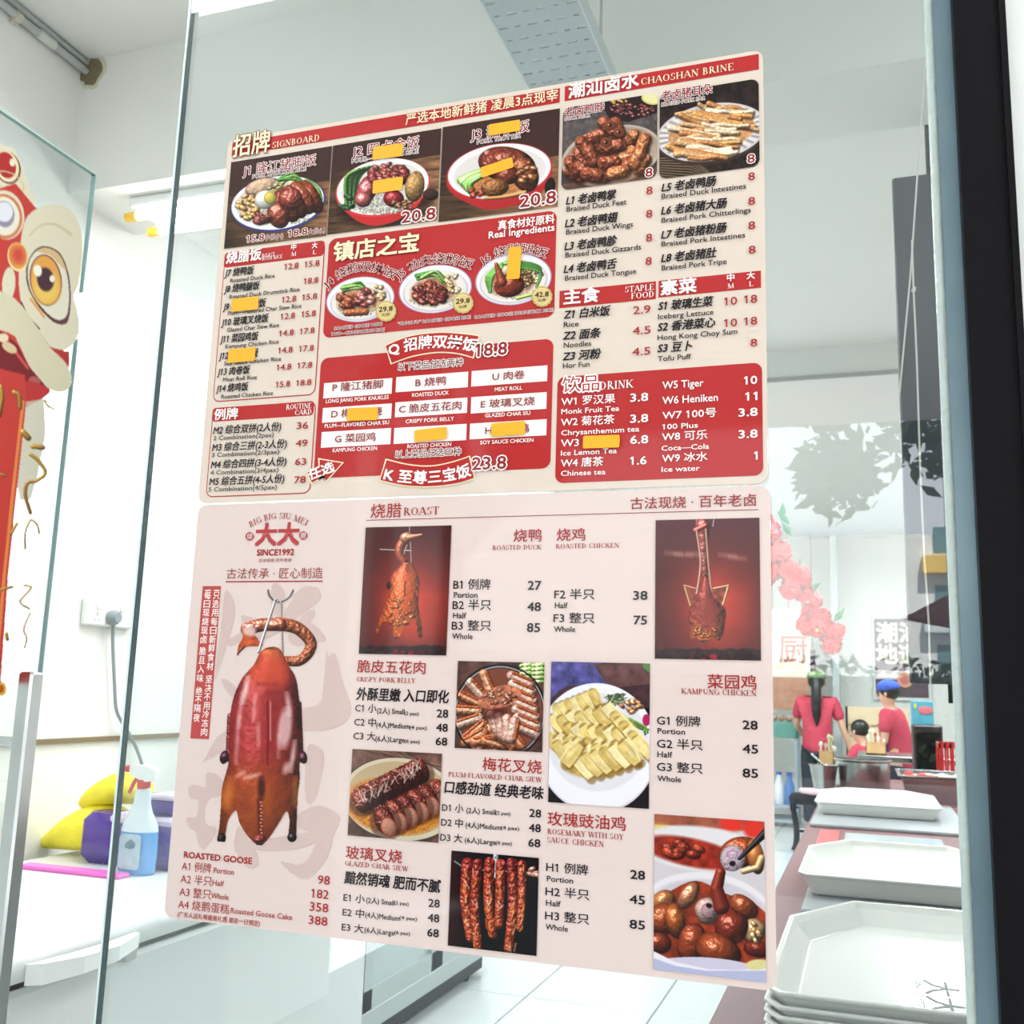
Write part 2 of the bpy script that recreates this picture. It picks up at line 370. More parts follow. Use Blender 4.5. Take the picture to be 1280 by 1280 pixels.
def pic_j3():
    p = Pic(544, 134, 704, 282, 540, 60, 4); wood(p, 650)
    p.poly([(96, 665), (340, 640), (590, 610), (582, 680), (520, 760), (400, 800), (280, 815), (180, 780), (100, 730)], (176, 36, 40), smooth=4)
    p.ell(342, 628, 266, 142, -8, (190, 44, 48)); p.ell(342, 624, 258, 135, -8, (238, 234, 236)); p.ell(345, 630, 232, 116, -8, (222, 212, 208))
    p.ell(350, 680, 190, 62, -8, (190, 120, 70), nz=.3)
    for i in range(6): p.tube([(255, 620+i*6), (200, 640+i*9), (150+i*10, 670+i*10)], (9, 20), [(132, 178, 84), (168, 200, 120), (96, 150, 60)][i % 3], spec=.5, nz=.3, smooth=4)
    p.ell(380, 590, 145, 88, 10, (128, 52, 36), dome=.9, spec=.55, nz=.8, ns=40); p.ell(470, 640, 66, 90, -20, (150, 72, 40), dome=.9, spec=.5, nz=.9, ns=22)
    p.ell(380, 640, 60, 50, 10, (140, 60, 40), dome=.9, spec=.6, nz=.6, ns=22)
    pieces(p, 12, 475, 640, 48, 60, [(158, 80, 44), (190, 118, 66)], (16, 26)); p.ell(320, 705, 70, 46, -8, (156, 96, 50), dome=.85, spec=.3, nz=1, ns=12)
    pieces(p, 8, 220, 725, 36, 24, [(160, 60, 36), (196, 70, 44)], (12, 18)); p.tube([(270, 760), (370, 752), (470, 730)], (9, 12), (200, 130, 70), smooth=3)
    p.ell(595, 700, 26, 45, 10, (34, 24, 26), dome=.6)
    return p
def pic_neck():
    p = Pic(700, 112, 826, 246, 690, 60, 4, bg=(74, 62, 62)); p.noise(.5, 30, 3)
    p.poly([(60, 330), (540, 230), (540, 420), (340, 380), (60, 520)], (88, 78, 78), nz=.3, ns=20)
    p.poly([(240, 270), (540, 220), (540, 330), (380, 380), (290, 360)], (38, 22, 26)); pieces(p, 50, 400, 320, 120, 30, [(130, 52, 56), (96, 34, 40), (160, 84, 80)], (8, 13))
    pieces(p, 16, 330, 275, 60, 18, [(214, 160, 84), (190, 130, 60)], (8, 13)); p.ell(500, 262, 50, 30, 10, (214, 200, 110)); p.ell(500, 262, 40, 22, 10, (226, 220, 160))
    p.ell(300, 560, 262, 152, -14, (60, 46, 44), soft=6); p.ell(300, 545, 254, 145, -14, (186, 168, 152)); p.ell(302, 540, 236, 128, -14, (160, 138, 122), nz=.2, ns=40)
    p.poly([(55, 690), (540, 600), (540, 760), (55, 760)], (110, 68, 52), nz=.35, ns=30, al=.6)
    B = [(400, 470, -55, 1), (440, 540, -60, 1), (360, 460, 40, 1), (245, 500, 30, 0), (380, 545, -40, 1), (460, 490, -70, 1), (150, 560, 60, 0), (250, 600, 20, 0), (370, 600, -30, 0), (455, 590, -60, 1), (240, 650, 5, 0), (120, 640, 30, 0), (330, 410, 70, 0), (230, 450, -20, 0), (285, 400, 40, 0), (170, 500, 50, 0), (320, 500, -10, 0), (200, 550, 60, 0), (110, 600, 60, 0), (430, 560, -60, 1), (290, 580, -5, 0), (160, 620, 30, 0), (205, 640, 5, 0), (335, 630, -12, 1)]
    p.ell(280, 560, 200, 100, -14, (110, 52, 36), soft=6, nz=.4, ns=18)
    for i, (x, y, a, k) in enumerate(B):
        c, s = math.cos(math.radians(a)), math.sin(math.radians(a)); L = 27
        p.tube([(x-L*c+3, y-L*s+6), (x+L*c+3, y+L*s+6)], 36, (30, 14, 8), dome=0, al=.5, soft=6)
        p.tube([(x-L*c, y-L*s), (x+L*c, y+L*s)], 33, [(148, 70, 44), (186, 106, 62)][k], spec=.42, nz=1.2, ns=22, seed=i)
    for x, y in ((295, 395), (340, 430), (275, 480)):
        p.ell(x, y, 30, 25, 10, (150, 84, 52), dome=.5); p.ell(x, y, 22, 18, 10, (110, 50, 36)); p.ell(x, y, 8, 8, 0, (40, 16, 14)); p.ell(x-9, y-3, 5, 4, 0, (214, 160, 110))
    return p
def pic_ear():
    p = Pic(820, 92, 954, 230, 690, 60, 4, bg=(40, 28, 26)); p.noise(.6, 24, 4)
    for i in range(14): p.tube([(540, 560+i*12), (700, 560+i*14), (800, 640+i*8)], 4, (120, 96, 72), spec=.1)
    p.ell(800, 440, 282, 148, -10, (60, 44, 40), soft=5); p.ell(800, 430, 276, 142, -10, (206, 198, 196))
    for i in range(60):
        a = i/60*6.283; c, s = math.cos(a), math.sin(a); x, y = c*262, s*128; x2, y2 = c*225, s*104
        R = lambda u, v: (800+u*.985+v*.17, 430-u*.17+v*.985)
        p.tube([R(x, y), R(x2, y2)], 5, (150, 138, 140) if i % 2 else (232, 226, 226), dome=0, al=.8)
    p.ell(800, 430, 218, 98, -10, (196, 142, 96), nz=.3, ns=20)
    r = p.rng
    for i in range(40):
        y = 310+i*6.4; x = 800+r.uniform(-110, 110)+(440-y)*.25; L = r.uniform(60, 120); a = r.uniform(-.1, .5)
        q = [(x-L, y-L*a*.5+r.uniform(-10, 10)), (x-L*.3, y+r.uniform(-14, 10)), (x+L*.4, y+r.uniform(-8, 16)), (x+L, y+L*a*.5)]
        p.tube([(u+2, v+7) for u, v in q], 13, (60, 34, 22), dome=0, al=.5, soft=4, smooth=4)
        p.tube(q, (r.uniform(10, 22), r.uniform(8, 14)), [(222, 188, 150), (206, 156, 108), (232, 206, 176), (190, 124, 70), (214, 150, 80)][r.randint(5)], spec=.25, nz=.5, ns=12, seed=i, smooth=4)
    return p
def bowl_pic(box, cx, cy, rx, ry, kind):
    p = Pic(*box, 400, 240, 4); R = -9; p.rgb[:] = np.array((190, 60, 60))/255.
    p.ell(cx, cy, rx, ry, R, (224, 214, 236), soft=1.2); p.ell(cx, cy, rx*.985, ry*.98, R, (238, 234, 240)); p.ell(cx+2, cy+ry*.1, rx*.9, ry*.84, R, (206, 194, 204)); p.ell(cx, cy+ry*.07, rx*.84, ry*.8, R, (232, 222, 214))
    p.ell(cx, cy, rx*.99, ry*.99, R, (60, 44, 96), ring=.02, al=.55)
    p.ell(cx-rx*.05, cy+ry*.1, rx*.62, ry*.58, R, (176, 120, 84), soft=10, nz=.5, ns=14); rice(p, 80, cx-rx*.1, cy+ry*.45, rx*.6, ry*.3)
    greens(p, [(cx-rx*.45, cy-ry*.45), (cx, cy-ry*.62), (cx+rx*.25, cy-ry*.3)], 9)
    pieces(p, 22, cx+rx*.5, cy-ry*.25, rx*.22, ry*.4, [(240, 206, 160), (250, 226, 190), (232, 186, 130)], (9, 14), asp=.8, spec=.2)
    if kind == 0:
        pieces(p, 16, cx-rx*.35, cy+ry*.05, rx*.28, ry*.35, [(150, 66, 40), (186, 96, 56), (120, 44, 30)], (18, 30), spec=.45); pieces(p, 16, cx+rx*.15, cy-ry*.02, rx*.28, ry*.4, [(176, 84, 84), (150, 60, 66), (206, 130, 120)], (14, 24)); p.tube([(cx-rx*.4, cy+ry*.6), (cx+rx*.15, cy+ry*.55)], 18, (176, 92, 50), nz=1)
    elif kind == 1: pieces(p, 80, cx-rx*.12, cy+ry*.2, rx*.42, ry*.42, [(120, 36, 30), (96, 26, 24), (160, 64, 46)], (14, 26), ang=(-70, 70), spec=.6)
    else:
        for i in range(7): p.tube([(cx-rx*.6, cy+ry*.5), (cx-rx*.7+i*5, cy-ry*.1), (cx-rx*.3, cy-ry*.6+i*3)], 7, (100, 160, 70), nz=.3, smooth=4)
        for i in range(9): p.tube([(cx+rx*.15, cy-ry*.7+i*4), (cx+rx*.7, cy-ry*.45+i*3), (cx+rx*.6, cy+ry*.3)], 6, [(90, 150, 60), (40, 90, 40)][i % 2], nz=.3, smooth=4)
        pieces(p, 40, cx+rx*.3, cy-ry*.05, rx*.22, ry*.32, [(196, 170, 110), (150, 120, 70), (120, 90, 50)], (6, 9), asp=.8)
        p.ell(cx-rx*.15, cy-ry*.35, 30, 26, 0, (240, 230, 200), dome=.5)
        p.ell(cx-rx*.1, cy+ry*.25, rx*.4, ry*.45, -10, (156, 54, 32), dome=.9, spec=.6, nz=.9, ns=22); p.tube([(cx-rx*.45, cy-ry*.6), (cx-rx*.3, cy+ry*.1)], (9, 26), (170, 70, 40), spec=.6, nz=.6); p.tube([(cx+rx*.1, cy+ry*.75), (cx+rx*.6, cy+ry*.55)], 8, (170, 200, 80))
    return p
def oven_bg(p, X0, X1, Y0, Y1, glow):
    t = (p.Y-Y0)/(Y1-Y0); u = (p.X-(X0+X1)/2)/((X1-X0)/2)
    g = np.exp(-((u-.15)**2/.55+((t-.62)/.33)**2))
    n = fbm(p.X, p.Y, 90, 3)
    g = np.clip(g*(.75+.5*n), 0, 1)[..., None]
    p.rgb = np.array((70, 22, 24))/255.*(1-g)+np.array(glow)/255.*g; p.a[:] = 1
    k = np.clip((t-.9-.035*fbm(p.X, p.Y*.2, 30, 8))/.01, 0, 1)[..., None]
    dk = np.array((40, 18, 24))/255.*(.4+1.2*fbm(p.X, p.Y, 14, 6))[..., None]
    p.rgb = p.rgb*(1-k)+dk*k
    e = np.clip((t-.94)/.03, 0, 1)*np.exp(-(u/.35)**2)*np.clip(fbm(p.X, p.Y, 20, 9)*2-.8, 0, 1)
    p.rgb = np.clip(p.rgb+e[..., None]*np.array((.75, .1, .12)), 0, 1)
def pic_duck():
    p = Pic(446, 654, 570, 824, 420, 610, 4); oven_bg(p, 120, 580, 190, 840, (206, 60, 40))
    p.tube([(375, 190), (375, 235)], 2, (190, 180, 176)); p.tube([(228, 310), (385, 316)], 3, (196, 190, 186)); p.tube([(378, 235), (345, 340)], 3, (180, 160, 156)); p.tube([(378, 235), (385, 420)], 3, (180, 160, 156))
    p.tube([(365, 245), (330, 290), (325, 335), (350, 380), (365, 430)], (24, 18), (170, 70, 44), spec=.5, nz=.4, smooth=5)
    p.ell(358, 250, 34, 26, -15, (206, 132, 96), dome=.8, spec=.5); p.tube([(370, 250), (435, 236)], (16, 5), (200, 120, 80), spec=.4)
    B = spline([(365, 360), (405, 410), (425, 470), (420, 530), (420, 600), (435, 690), (438, 740), (418, 742), (400, 650), (350, 700), (318, 752), (295, 745), (290, 680), (240, 670), (215, 725), (208, 705), (240, 620), (265, 560), (280, 500), (285, 440), (330, 390)], 5)
    body_shade(p, B, [(0, (196, 84, 52)), (.5, (206, 84, 34)), (1, (190, 84, 30))], 1.1, .5, 14)
    p.tube([(352, 470), (350, 540)], 4, (90, 26, 16), dome=0, al=.7); pieces(p, 40, 330, 620, 60, 80, [(220, 110, 44), (180, 66, 26), (236, 140, 60)], (5, 12), spec=.5); p.ell(270, 490, 10, 20, 0, (40, 16, 18))
    p.ell(366, 400, 12, 26, 0, (110, 40, 30), al=.6, soft=4)
    return p
def body_shade(p, pts, ramp, nz, spec, ns, seed=2, dome=.9):
    xs, ys = zip(*pts); sl = p.win(min(xs), min(ys), max(xs), max(ys)); m = p.inside(pts, sl); X, Y = p.X[sl], p.Y[sl]
    big = 1e9; lo = np.where(m, X, big).min(1); hi = np.where(m, X, -big).max(1); ok = hi > lo
    c = np.where(ok, (lo+hi)/2, 0); h = np.where(ok, (hi-lo)/2+2, 1)
    kk = np.ones(15)/15; c = np.convolve(np.pad(c, 7, 'edge'), kk, 'valid'); h = np.convolve(np.pad(h, 7, 'edge'), kk, 'valid')
    u = np.clip((X-c[:, None])/h[:, None], -1, 1)*dome; t = (Y-min(ys))/(max(ys)-min(ys))
    g = fbm(X, Y, ns, seed); gy, gx = np.gradient(g); nx = u-gx*nz*ns*.16; ny = (t-.5)*.5-gy*nz*ns*.16
    z = np.sqrt(np.clip(1-nx*nx-ny*ny, .02, 1)); L = np.clip(nx*LV[0]*.6+ny*LV[1]*.4+z*.85, 0, 1); S = np.clip(nx*-.35+ny*-.2+z*.9, 0, 1)**30
    col = np.stack([np.interp(t, [r[0] for r in ramp], [r[1][k]/255. for r in ramp]) for k in range(3)], -1)
    col = col*(.25+.9*L)[..., None]+spec*S[..., None]*np.array((1, .85, .8))
    mm = m.astype(float)
    for _ in range(2):
        q = np.pad(mm, 1, mode='edge'); mm = (q[1:-1,1:-1]*4+q[:-2,1:-1]+q[2:,1:-1]+q[1:-1,:-2]+q[1:-1,2:])/8
    p.put(sl, mm, np.clip(col, 0, 1))
def pic_chicken():
    p = Pic(816, 644, 956, 830, 670, 610, 4); oven_bg(p, 600, 1120, 155, 862, (200, 62, 46))
    t = np.clip(1-(p.Y-155)/260, 0, 1)[..., None]; p.rgb = p.rgb*(1-.35*t)+np.array((120, 90, 96))/255.*.35*t
    for pts in ([(805, 160), (808, 195)], [(892, 160), (888, 195)]): p.tube(pts, 3, (190, 176, 176))
    p.tube([(835, 190), (838, 260), (840, 340), (850, 440)], (36, 16), (150, 66, 56), spec=.5, nz=.5, ns=18); p.tube([(800, 215), (850, 190)], 14, (180, 60, 50), spec=.5)
    p.tube([(806, 220), (826, 380), (806, 530)], 5, (206, 160, 140), spec=.5, smooth=4); p.tube([(852, 210), (866, 390), (882, 530)], 5, (200, 150, 130), spec=.5, smooth=4)
    for s in ((-1, 745, 800), (1, 965, 890)):
        p.poly([(s[2], 545), (s[2]+s[0]*10, 500), (s[1], 487), (s[1]+s[0]*-12, 540), (s[1]+s[0]*-45, 600), (s[2]+s[0]*-5, 570)], (140, 62, 46), nz=.4, ns=16, smooth=4); p.tube([(s[1], 490), (s[1]-s[0]*30, 590)], 5, (226, 170, 120), spec=.5); p.tube([(s[1], 490), (s[2], 505)], 5, (214, 140, 100), spec=.5)
    B = spline([(850, 430), (880, 520), (900, 560), (945, 600), (950, 650), (935, 740), (910, 765), (885, 745), (845, 775), (805, 750), (775, 755), (772, 700), (765, 650), (775, 600), (805, 560), (830, 500)], 5)
    body_shade(p, B, [(0, (150, 60, 50)), (.6, (140, 50, 42)), (1, (196, 96, 40))], 1, .45, 22)
    pieces(p, 26, 850, 720, 70, 34, [(206, 110, 50), (170, 70, 34)], (6, 13), spec=.5); p.ell(850, 630, 45, 90, 0, (136, 52, 46), al=.6, soft=12)
    for x, y in ((690, 330), (740, 336), (800, 334), (960, 340), (1010, 352)): p.ell(x, y, 44, 9, 5, (236, 190, 170), soft=12, al=.35)
    return p
def pic_belly():
    p = Pic(568, 822, 685, 944, 420, 610, 4, bg=(84, 56, 50)); p.noise(.5, 50, 2)
    p.ell(826, 1120, 228, 235, 0, (44, 40, 46)); p.ell(826, 1120, 222, 228, 0, (190, 186, 190), ring=.02); p.ell(826, 1120, 212, 218, 0, (120, 66, 50))
    for i in range(30): p.tube([(930+i % 6*20, 890+i//6*20), (955+i % 6*20, 880+i//6*22)], 9, [(186, 206, 130), (214, 226, 170), (120, 160, 70)][i % 3], spec=.2)
    def sl(x, y, a, w, L, k):
        c, s = math.cos(a), math.sin(a); p.tube([(x-L*c+3, y-L*s+6), (x+L*c+3, y+L*s+6)], w+2, (50, 20, 14), dome=0, al=.5, soft=5)
        p.tube([(x-L*c, y-L*s), (x+L*c, y+L*s)], w, [(226, 150, 110), (230, 180, 160), (206, 120, 76), (220, 164, 150)][k], spec=.3, nz=.8, ns=16, seed=k)
        p.tube([(x-L*c+s*w*.7, y-L*s-c*w*.7), (x+L*c+s*w*.7, y+L*s-c*w*.7)], w*.3, (186, 84, 40), spec=.3, nz=1, ns=8); p.tube([(x-L*c*.8, y-L*s*.8), (x+L*c*.8, y+L*s*.8)], w*.2, (244, 212, 190), dome=0, al=.55)
    for i in range(9): a = math.pi*(.62+i*.12); sl(826+165*math.cos(a), 1120-165*math.sin(a)*.9, -a+math.pi, 24, 55, i % 3)
    for i in range(7): sl(930+i*6, 960+i*42, .4, 26, 50, 1 if i % 2 else 3)
    for i in range(5): sl(700+i*50, 1275-abs(i-2)*14, -.5+i*.35, 26, 50, 2)
    for i in range(4): sl(800+i*30, 1180+i*10, 1.2+i*.2, 26, 45, 3)
    p.poly([(715, 1065), (770, 1010), (860, 985), (930, 1020), (915, 1060), (830, 1100), (740, 1100)], (186, 110, 84), nz=.5, ns=14, smooth=4); pieces(p, 30, 820, 1045, 85, 34, [(226, 170, 140), (160, 84, 60), (206, 140, 110)], (7, 13), spec=.3)
    p.ell(800, 1130, 60, 26, -20, (70, 26, 22), soft=8, al=.7)
    p.ell(826, 1120, 234, 240, 0, (30, 26, 30), ring=.035)
    return p
def pic_kampung():
    p = Pic(685, 822, 817, 1014, 670, 610, 4, bg=(22, 14, 18))
    p.poly([(60, 850), (600, 860), (600, 1100), (60, 1100)], (70, 46, 50), nz=.4, ns=60); p.poly([(60, 860), (330, 870), (370, 980), (160, 990), (60, 1060)], (84, 80, 140), nz=.4, ns=30, smooth=3); p.poly([(290, 880), (570, 880), (580, 980), (400, 1000), (340, 960)], (100, 66, 66), nz=.3, ns=40)
    p.poly([(540, 870), (580, 870), (580, 930), (540, 900)], (90, 130, 70))
    p.ell(310, 1300, 300, 324, -6, (216, 206, 216)); p.ell(310, 1294, 296, 318, -6, (236, 230, 238)); p.ell(314, 1270, 250, 245, -6, (222, 216, 220), soft=6)
    for i in range(30): p.tube([(350+p.rng.uniform(-10, 90), 1060+p.rng.uniform(-25, 30)), (370+p.rng.uniform(-10, 90), 1050+p.rng.uniform(-25, 30))], 4, [(110, 130, 90), (80, 100, 76), (160, 170, 130)][i % 3], spec=.1)
    pieces(p, 12, 480, 1090, 48, 40, [(226, 160, 110), (206, 130, 84)], (12, 20)); p.ell(556, 1160, 20, 30, 0, (176, 30, 90)); greens(p, [(480, 1160), (540, 1190), (560, 1220)], 4)
    def sl(x, y, a, w, L, k):
        c, s = math.cos(a), math.sin(a); p.tube([(x-L*c+4, y-L*s+7), (x+L*c+4, y+L*s+7)], w+1, (120, 84, 30), dome=0, al=.6, soft=5)
        a2, b2 = x-L*c*1.1, y-L*s*1.1; W2 = w*1.25
        q = [(a2+s*W2, b2-c*W2), (x+s*W2*1.05, y-c*W2*1.05-6), (x+L*c+s*W2*.7, y+L*s-c*W2*.7), (x+L*c-s*W2*.6, y+L*s+c*W2*.6), (x-s*W2, y+c*W2-4), (a2-s*W2*.9, b2+c*W2*.9)]
        p.poly([(u+3, v+7) for u, v in q], (130, 92, 36), al=.55, blur=4); p.poly(q, [(222, 192, 116), (232, 206, 138), (208, 174, 96), (236, 214, 160)][k % 4], nz=.14, ns=34, seed=k)
        p.tube([(q[0][0], q[0][1]), (q[1][0], q[1][1]), (q[2][0], q[2][1])], 4, (250, 232, 180), dome=0, al=.6, soft=3); p.ell(x+s*6, y-8, L*.5, 7, math.degrees(a), (252, 240, 206), soft=8, al=.5)
    p.ell(310, 1240, 215, 150, 12, (206, 172, 100), soft=8, nz=.25, ns=24); p.ell(300, 1370, 170, 80, 0, (196, 160, 88), soft=8, nz=.25, ns=24)
    for i in range(7): sl(120+i*30, 1120-i*12, 1.1, 20, 38, i)
    for i in range(7): sl(110+i*45, 1180-i*9+(i % 2)*14, .9, 24, 46, i+1)
    for i in range(7): sl(190+i*40, 1225+i*4, .95, 26, 48, i+2)
    for i in range(6): sl(430+i*22, 1180+i*24, .9, 24, 60, i)
    for i in range(9): sl(100+i*48, 1280+i*6, .8, 25, 55, i+2)
    for i in range(8): sl(140+i*48, 1350+abs(i-3)*-8, 1.0, 24, 60, i)
    for i in range(6): sl(240+i*46, 1400-i*14, .9, 24, 62, i+3)
    sl(190, 1330, -.9, 26, 60, 0)
    return p
def pic_charsiu():
    p = Pic(430, 930, 558, 1058, 420, 900, 4, bg=(96, 66, 58)); p.noise(.6, 50, 5)
    for i in range(4): p.tube([(120+i*60, 140), (540, 230+i*20)], 8, (150, 110, 90), spec=.1, al=.6)
    p.ell(330, 400, 300, 212, 8, (70, 50, 44), soft=6); p.ell(330, 395, 292, 205, 8, (206, 190, 164)); p.ell(330, 392, 268, 184, 8, (186, 160, 124)); p.ell(300, 430, 250, 140, 8, (196, 120, 40), soft=10, nz=.3)
    def loin(x0, y0, x1, y1, n, w, cut):
        for i in range(n):
            t = i/(n-1); x = x0+(x1-x0)*t; y = y0+(y1-y0)*t
            p.ell(x+6, y+14, w, w*1.15, -20, (40, 12, 8), soft=6, al=.5)
            p.ell(x, y, w*.62, w*1.05, -24, [(140, 50, 34), (112, 34, 26)][i % 2], dome=.95, spec=.65, nz=1.5, ns=12, seed=i)
            if cut: p.ell(x+w*.25, y+w*.42, w*.5, w*.66, -20, (206, 140, 116), dome=.4, nz=.4, ns=10, seed=i); p.ell(x+w*.25, y+w*.42, w*.5, w*.66, -20, (140, 56, 34), ring=.12)
    loin(430, 250, 130, 400, 13, 62, False); loin(520, 370, 250, 500, 6, 78, True)
    for i in range(70):
        t = p.rng.rand(); p.tube([(120+300*t+p.rng.uniform(-20, 20), 400-170*t+p.rng.uniform(-45, 45)), (132+300*t, 392-170*t+p.rng.uniform(-40, 40))], 2.5, (250, 220, 210), dome=0, al=.5)
    return p
def pic_hang():
    p = Pic(556, 1056, 680, 1200, 420, 900, 4, bg=(10, 6, 8))
    t = np.exp(-((p.X-575)/60)**2)[..., None]*.6; p.rgb = p.rgb+t*np.array((.22, .03, .04))
    p.tube([(806, 670), (806, 780)], 13, (206, 206, 210), spec=.3); p.ell(803, 685, 4, 4, 0, (20, 20, 20)); p.tube([(600, 705), (660, 745), (960, 760), (1015, 755)], 4, (150, 150, 156)); pieces(p, 5, 995, 765, 25, 25, [(226, 150, 130)], (16, 24))
    S = [((665, 715), (655, 900), (680, 1085), 30), ((715, 715), (700, 930), (715, 1130), 26), ((775, 710), (768, 900), (790, 1070), 27), ((830, 720), (825, 860), (820, 1020), 26), ((885, 715), (890, 920), (868, 1140), 28), ((935, 720), (935, 880), (925, 1040), 22)]
    for i, (a, b, c, w) in enumerate(S):
        p.tube([a, b, c], (w, w*.8), [(150, 34, 22), (130, 26, 20), (164, 46, 26)][i % 3], spec=.55, nz=1.6, ns=16, seed=i, smooth=6, col2=(176, 66, 26))
        for j in range(12):
            y = a[1]+(c[1]-a[1])*p.rng.rand(); p.tube([(b[0]+p.rng.uniform(-w, w)*.7, y), (b[0]+p.rng.uniform(-w, w)*.6, y+p.rng.uniform(14, 50))], 3, [(246, 190, 160), (224, 110, 40), (250, 170, 90)][j % 3], dome=0, al=.6)
    return p
def pic_rose():
    p = Pic(812, 1010, 962, 1232, 670, 900, 4, bg=(206, 196, 200))
    p.poly([(590, 460), (1160, 460), (1160, 560), (590, 520)], (150, 80, 60), nz=.3, ns=60, blur=6); p.ell(620, 560, 60, 40, 10, (230, 180, 60), soft=20); p.ell(980, 520, 60, 35, 5, (220, 50, 36), soft=12); p.ell(1090, 540, 50, 50, 5, (214, 50, 40), soft=12)
    p.ell(820, 640, 320, 110, 6, (222, 214, 216), soft=8); p.ell(780, 660, 250, 70, 12, (150, 40, 26), soft=8, nz=.4, ns=40); pieces(p, 14, 720, 650, 130, 40, [(186, 66, 36), (140, 40, 24)], (26, 40), spec=.3)
    p.ell(860, 960, 330, 200, 8, (226, 218, 222), soft=4); p.ell(860, 985, 318, 190, 8, (200, 190, 198), soft=8)
    p.poly([(590, 900), (660, 860), (800, 800), (940, 860), (1150, 960), (1152, 1200), (1080, 1215), (860, 1240), (700, 1190), (590, 1160)], (140, 48, 22), nz=.4, ns=30, smooth=4)
    D = [(640, 900, 60, 50, -30, (186, 110, 60)), (765, 875, 40, 74, 34, (190, 120, 84)), (1040, 930, 80, 50, 35, (150, 66, 30)), (640, 990, 70, 80, 20, (156, 66, 28)), (620, 1110, 60, 50, 20, (130, 44, 20)), (700, 1000, 46, 90, -12, (172, 84, 34)), (1090, 1050, 60, 60, 30, (214, 170, 120)), (1110, 1140, 70, 40, 10, (120, 34, 20)), (780, 1110, 66, 100, 14, (150, 58, 26)), (860, 950, 60, 66, -20, (214, 170, 160)), (980, 1030, 82, 84, 20, (128, 40, 22)), (915, 1150, 118, 80, 28, (152, 62, 26))]
    for i, (x, y, a, b, r, c) in enumerate(D):
        p.ell(x+4, y+8, a, b, r, (40, 12, 6), soft=10, al=.5); p.ell(x, y, a, b, r, c, dome=.93, spec=.55, nz=.5, ns=34, seed=i, pw=2.3, k=40)
    p.ell(862, 950, 34, 40, 0, (196, 150, 156), dome=.4, nz=.8, ns=10); p.ell(868, 925, 16, 12, 20, (30, 14, 18)); p.ell(1010, 1085, 20, 22, 0, (60, 22, 16))
    pieces(p, 5, 1095, 1050, 30, 50, [(226, 190, 130), (214, 160, 100)], (16, 26), ang=(30, 80))
    p.tube([(925, 760), (905, 840), (930, 930)], (26, 40), (134, 40, 22), spec=.3)
    p.ell(1020, 660, 105, 78, -15, (172, 70, 30), dome=.9, spec=.6, nz=.6, ns=26); p.ell(1100, 680, 42, 90, -10, (190, 110, 50), dome=.8, spec=.3); p.tube([(1040, 755), (1110, 735), (1130, 690)], (14, 20), (214, 170, 120))
    p.ell(985, 688, 62, 66, 10, (216, 190, 200), dome=.35, nz=.8, ns=14); p.ell(985, 670, 30, 22, 0, (170, 130, 160), ring=.3); p.ell(985, 715, 16, 14, 0, (36, 18, 22))
    p.tube([(1020, 690), (1170, 540)], (9, 22), (18, 12, 16), spec=.3)
    p.ell(840, 1330, 420, 148, 3, (200, 190, 210)); p.poly([(590, 1150), (700, 1205), (860, 1240), (1000, 1246), (1155, 1235), (1155, 1300), (590, 1300)], (228, 220, 230), smooth=0); p.poly([(590, 1185), (700, 1225), (860, 1250), (1155, 1250), (1155, 1320), (590, 1320)], (176, 176, 206))
    p.ell(1110, 1218, 60, 26, -5, (214, 200, 140), soft=3)
    return p
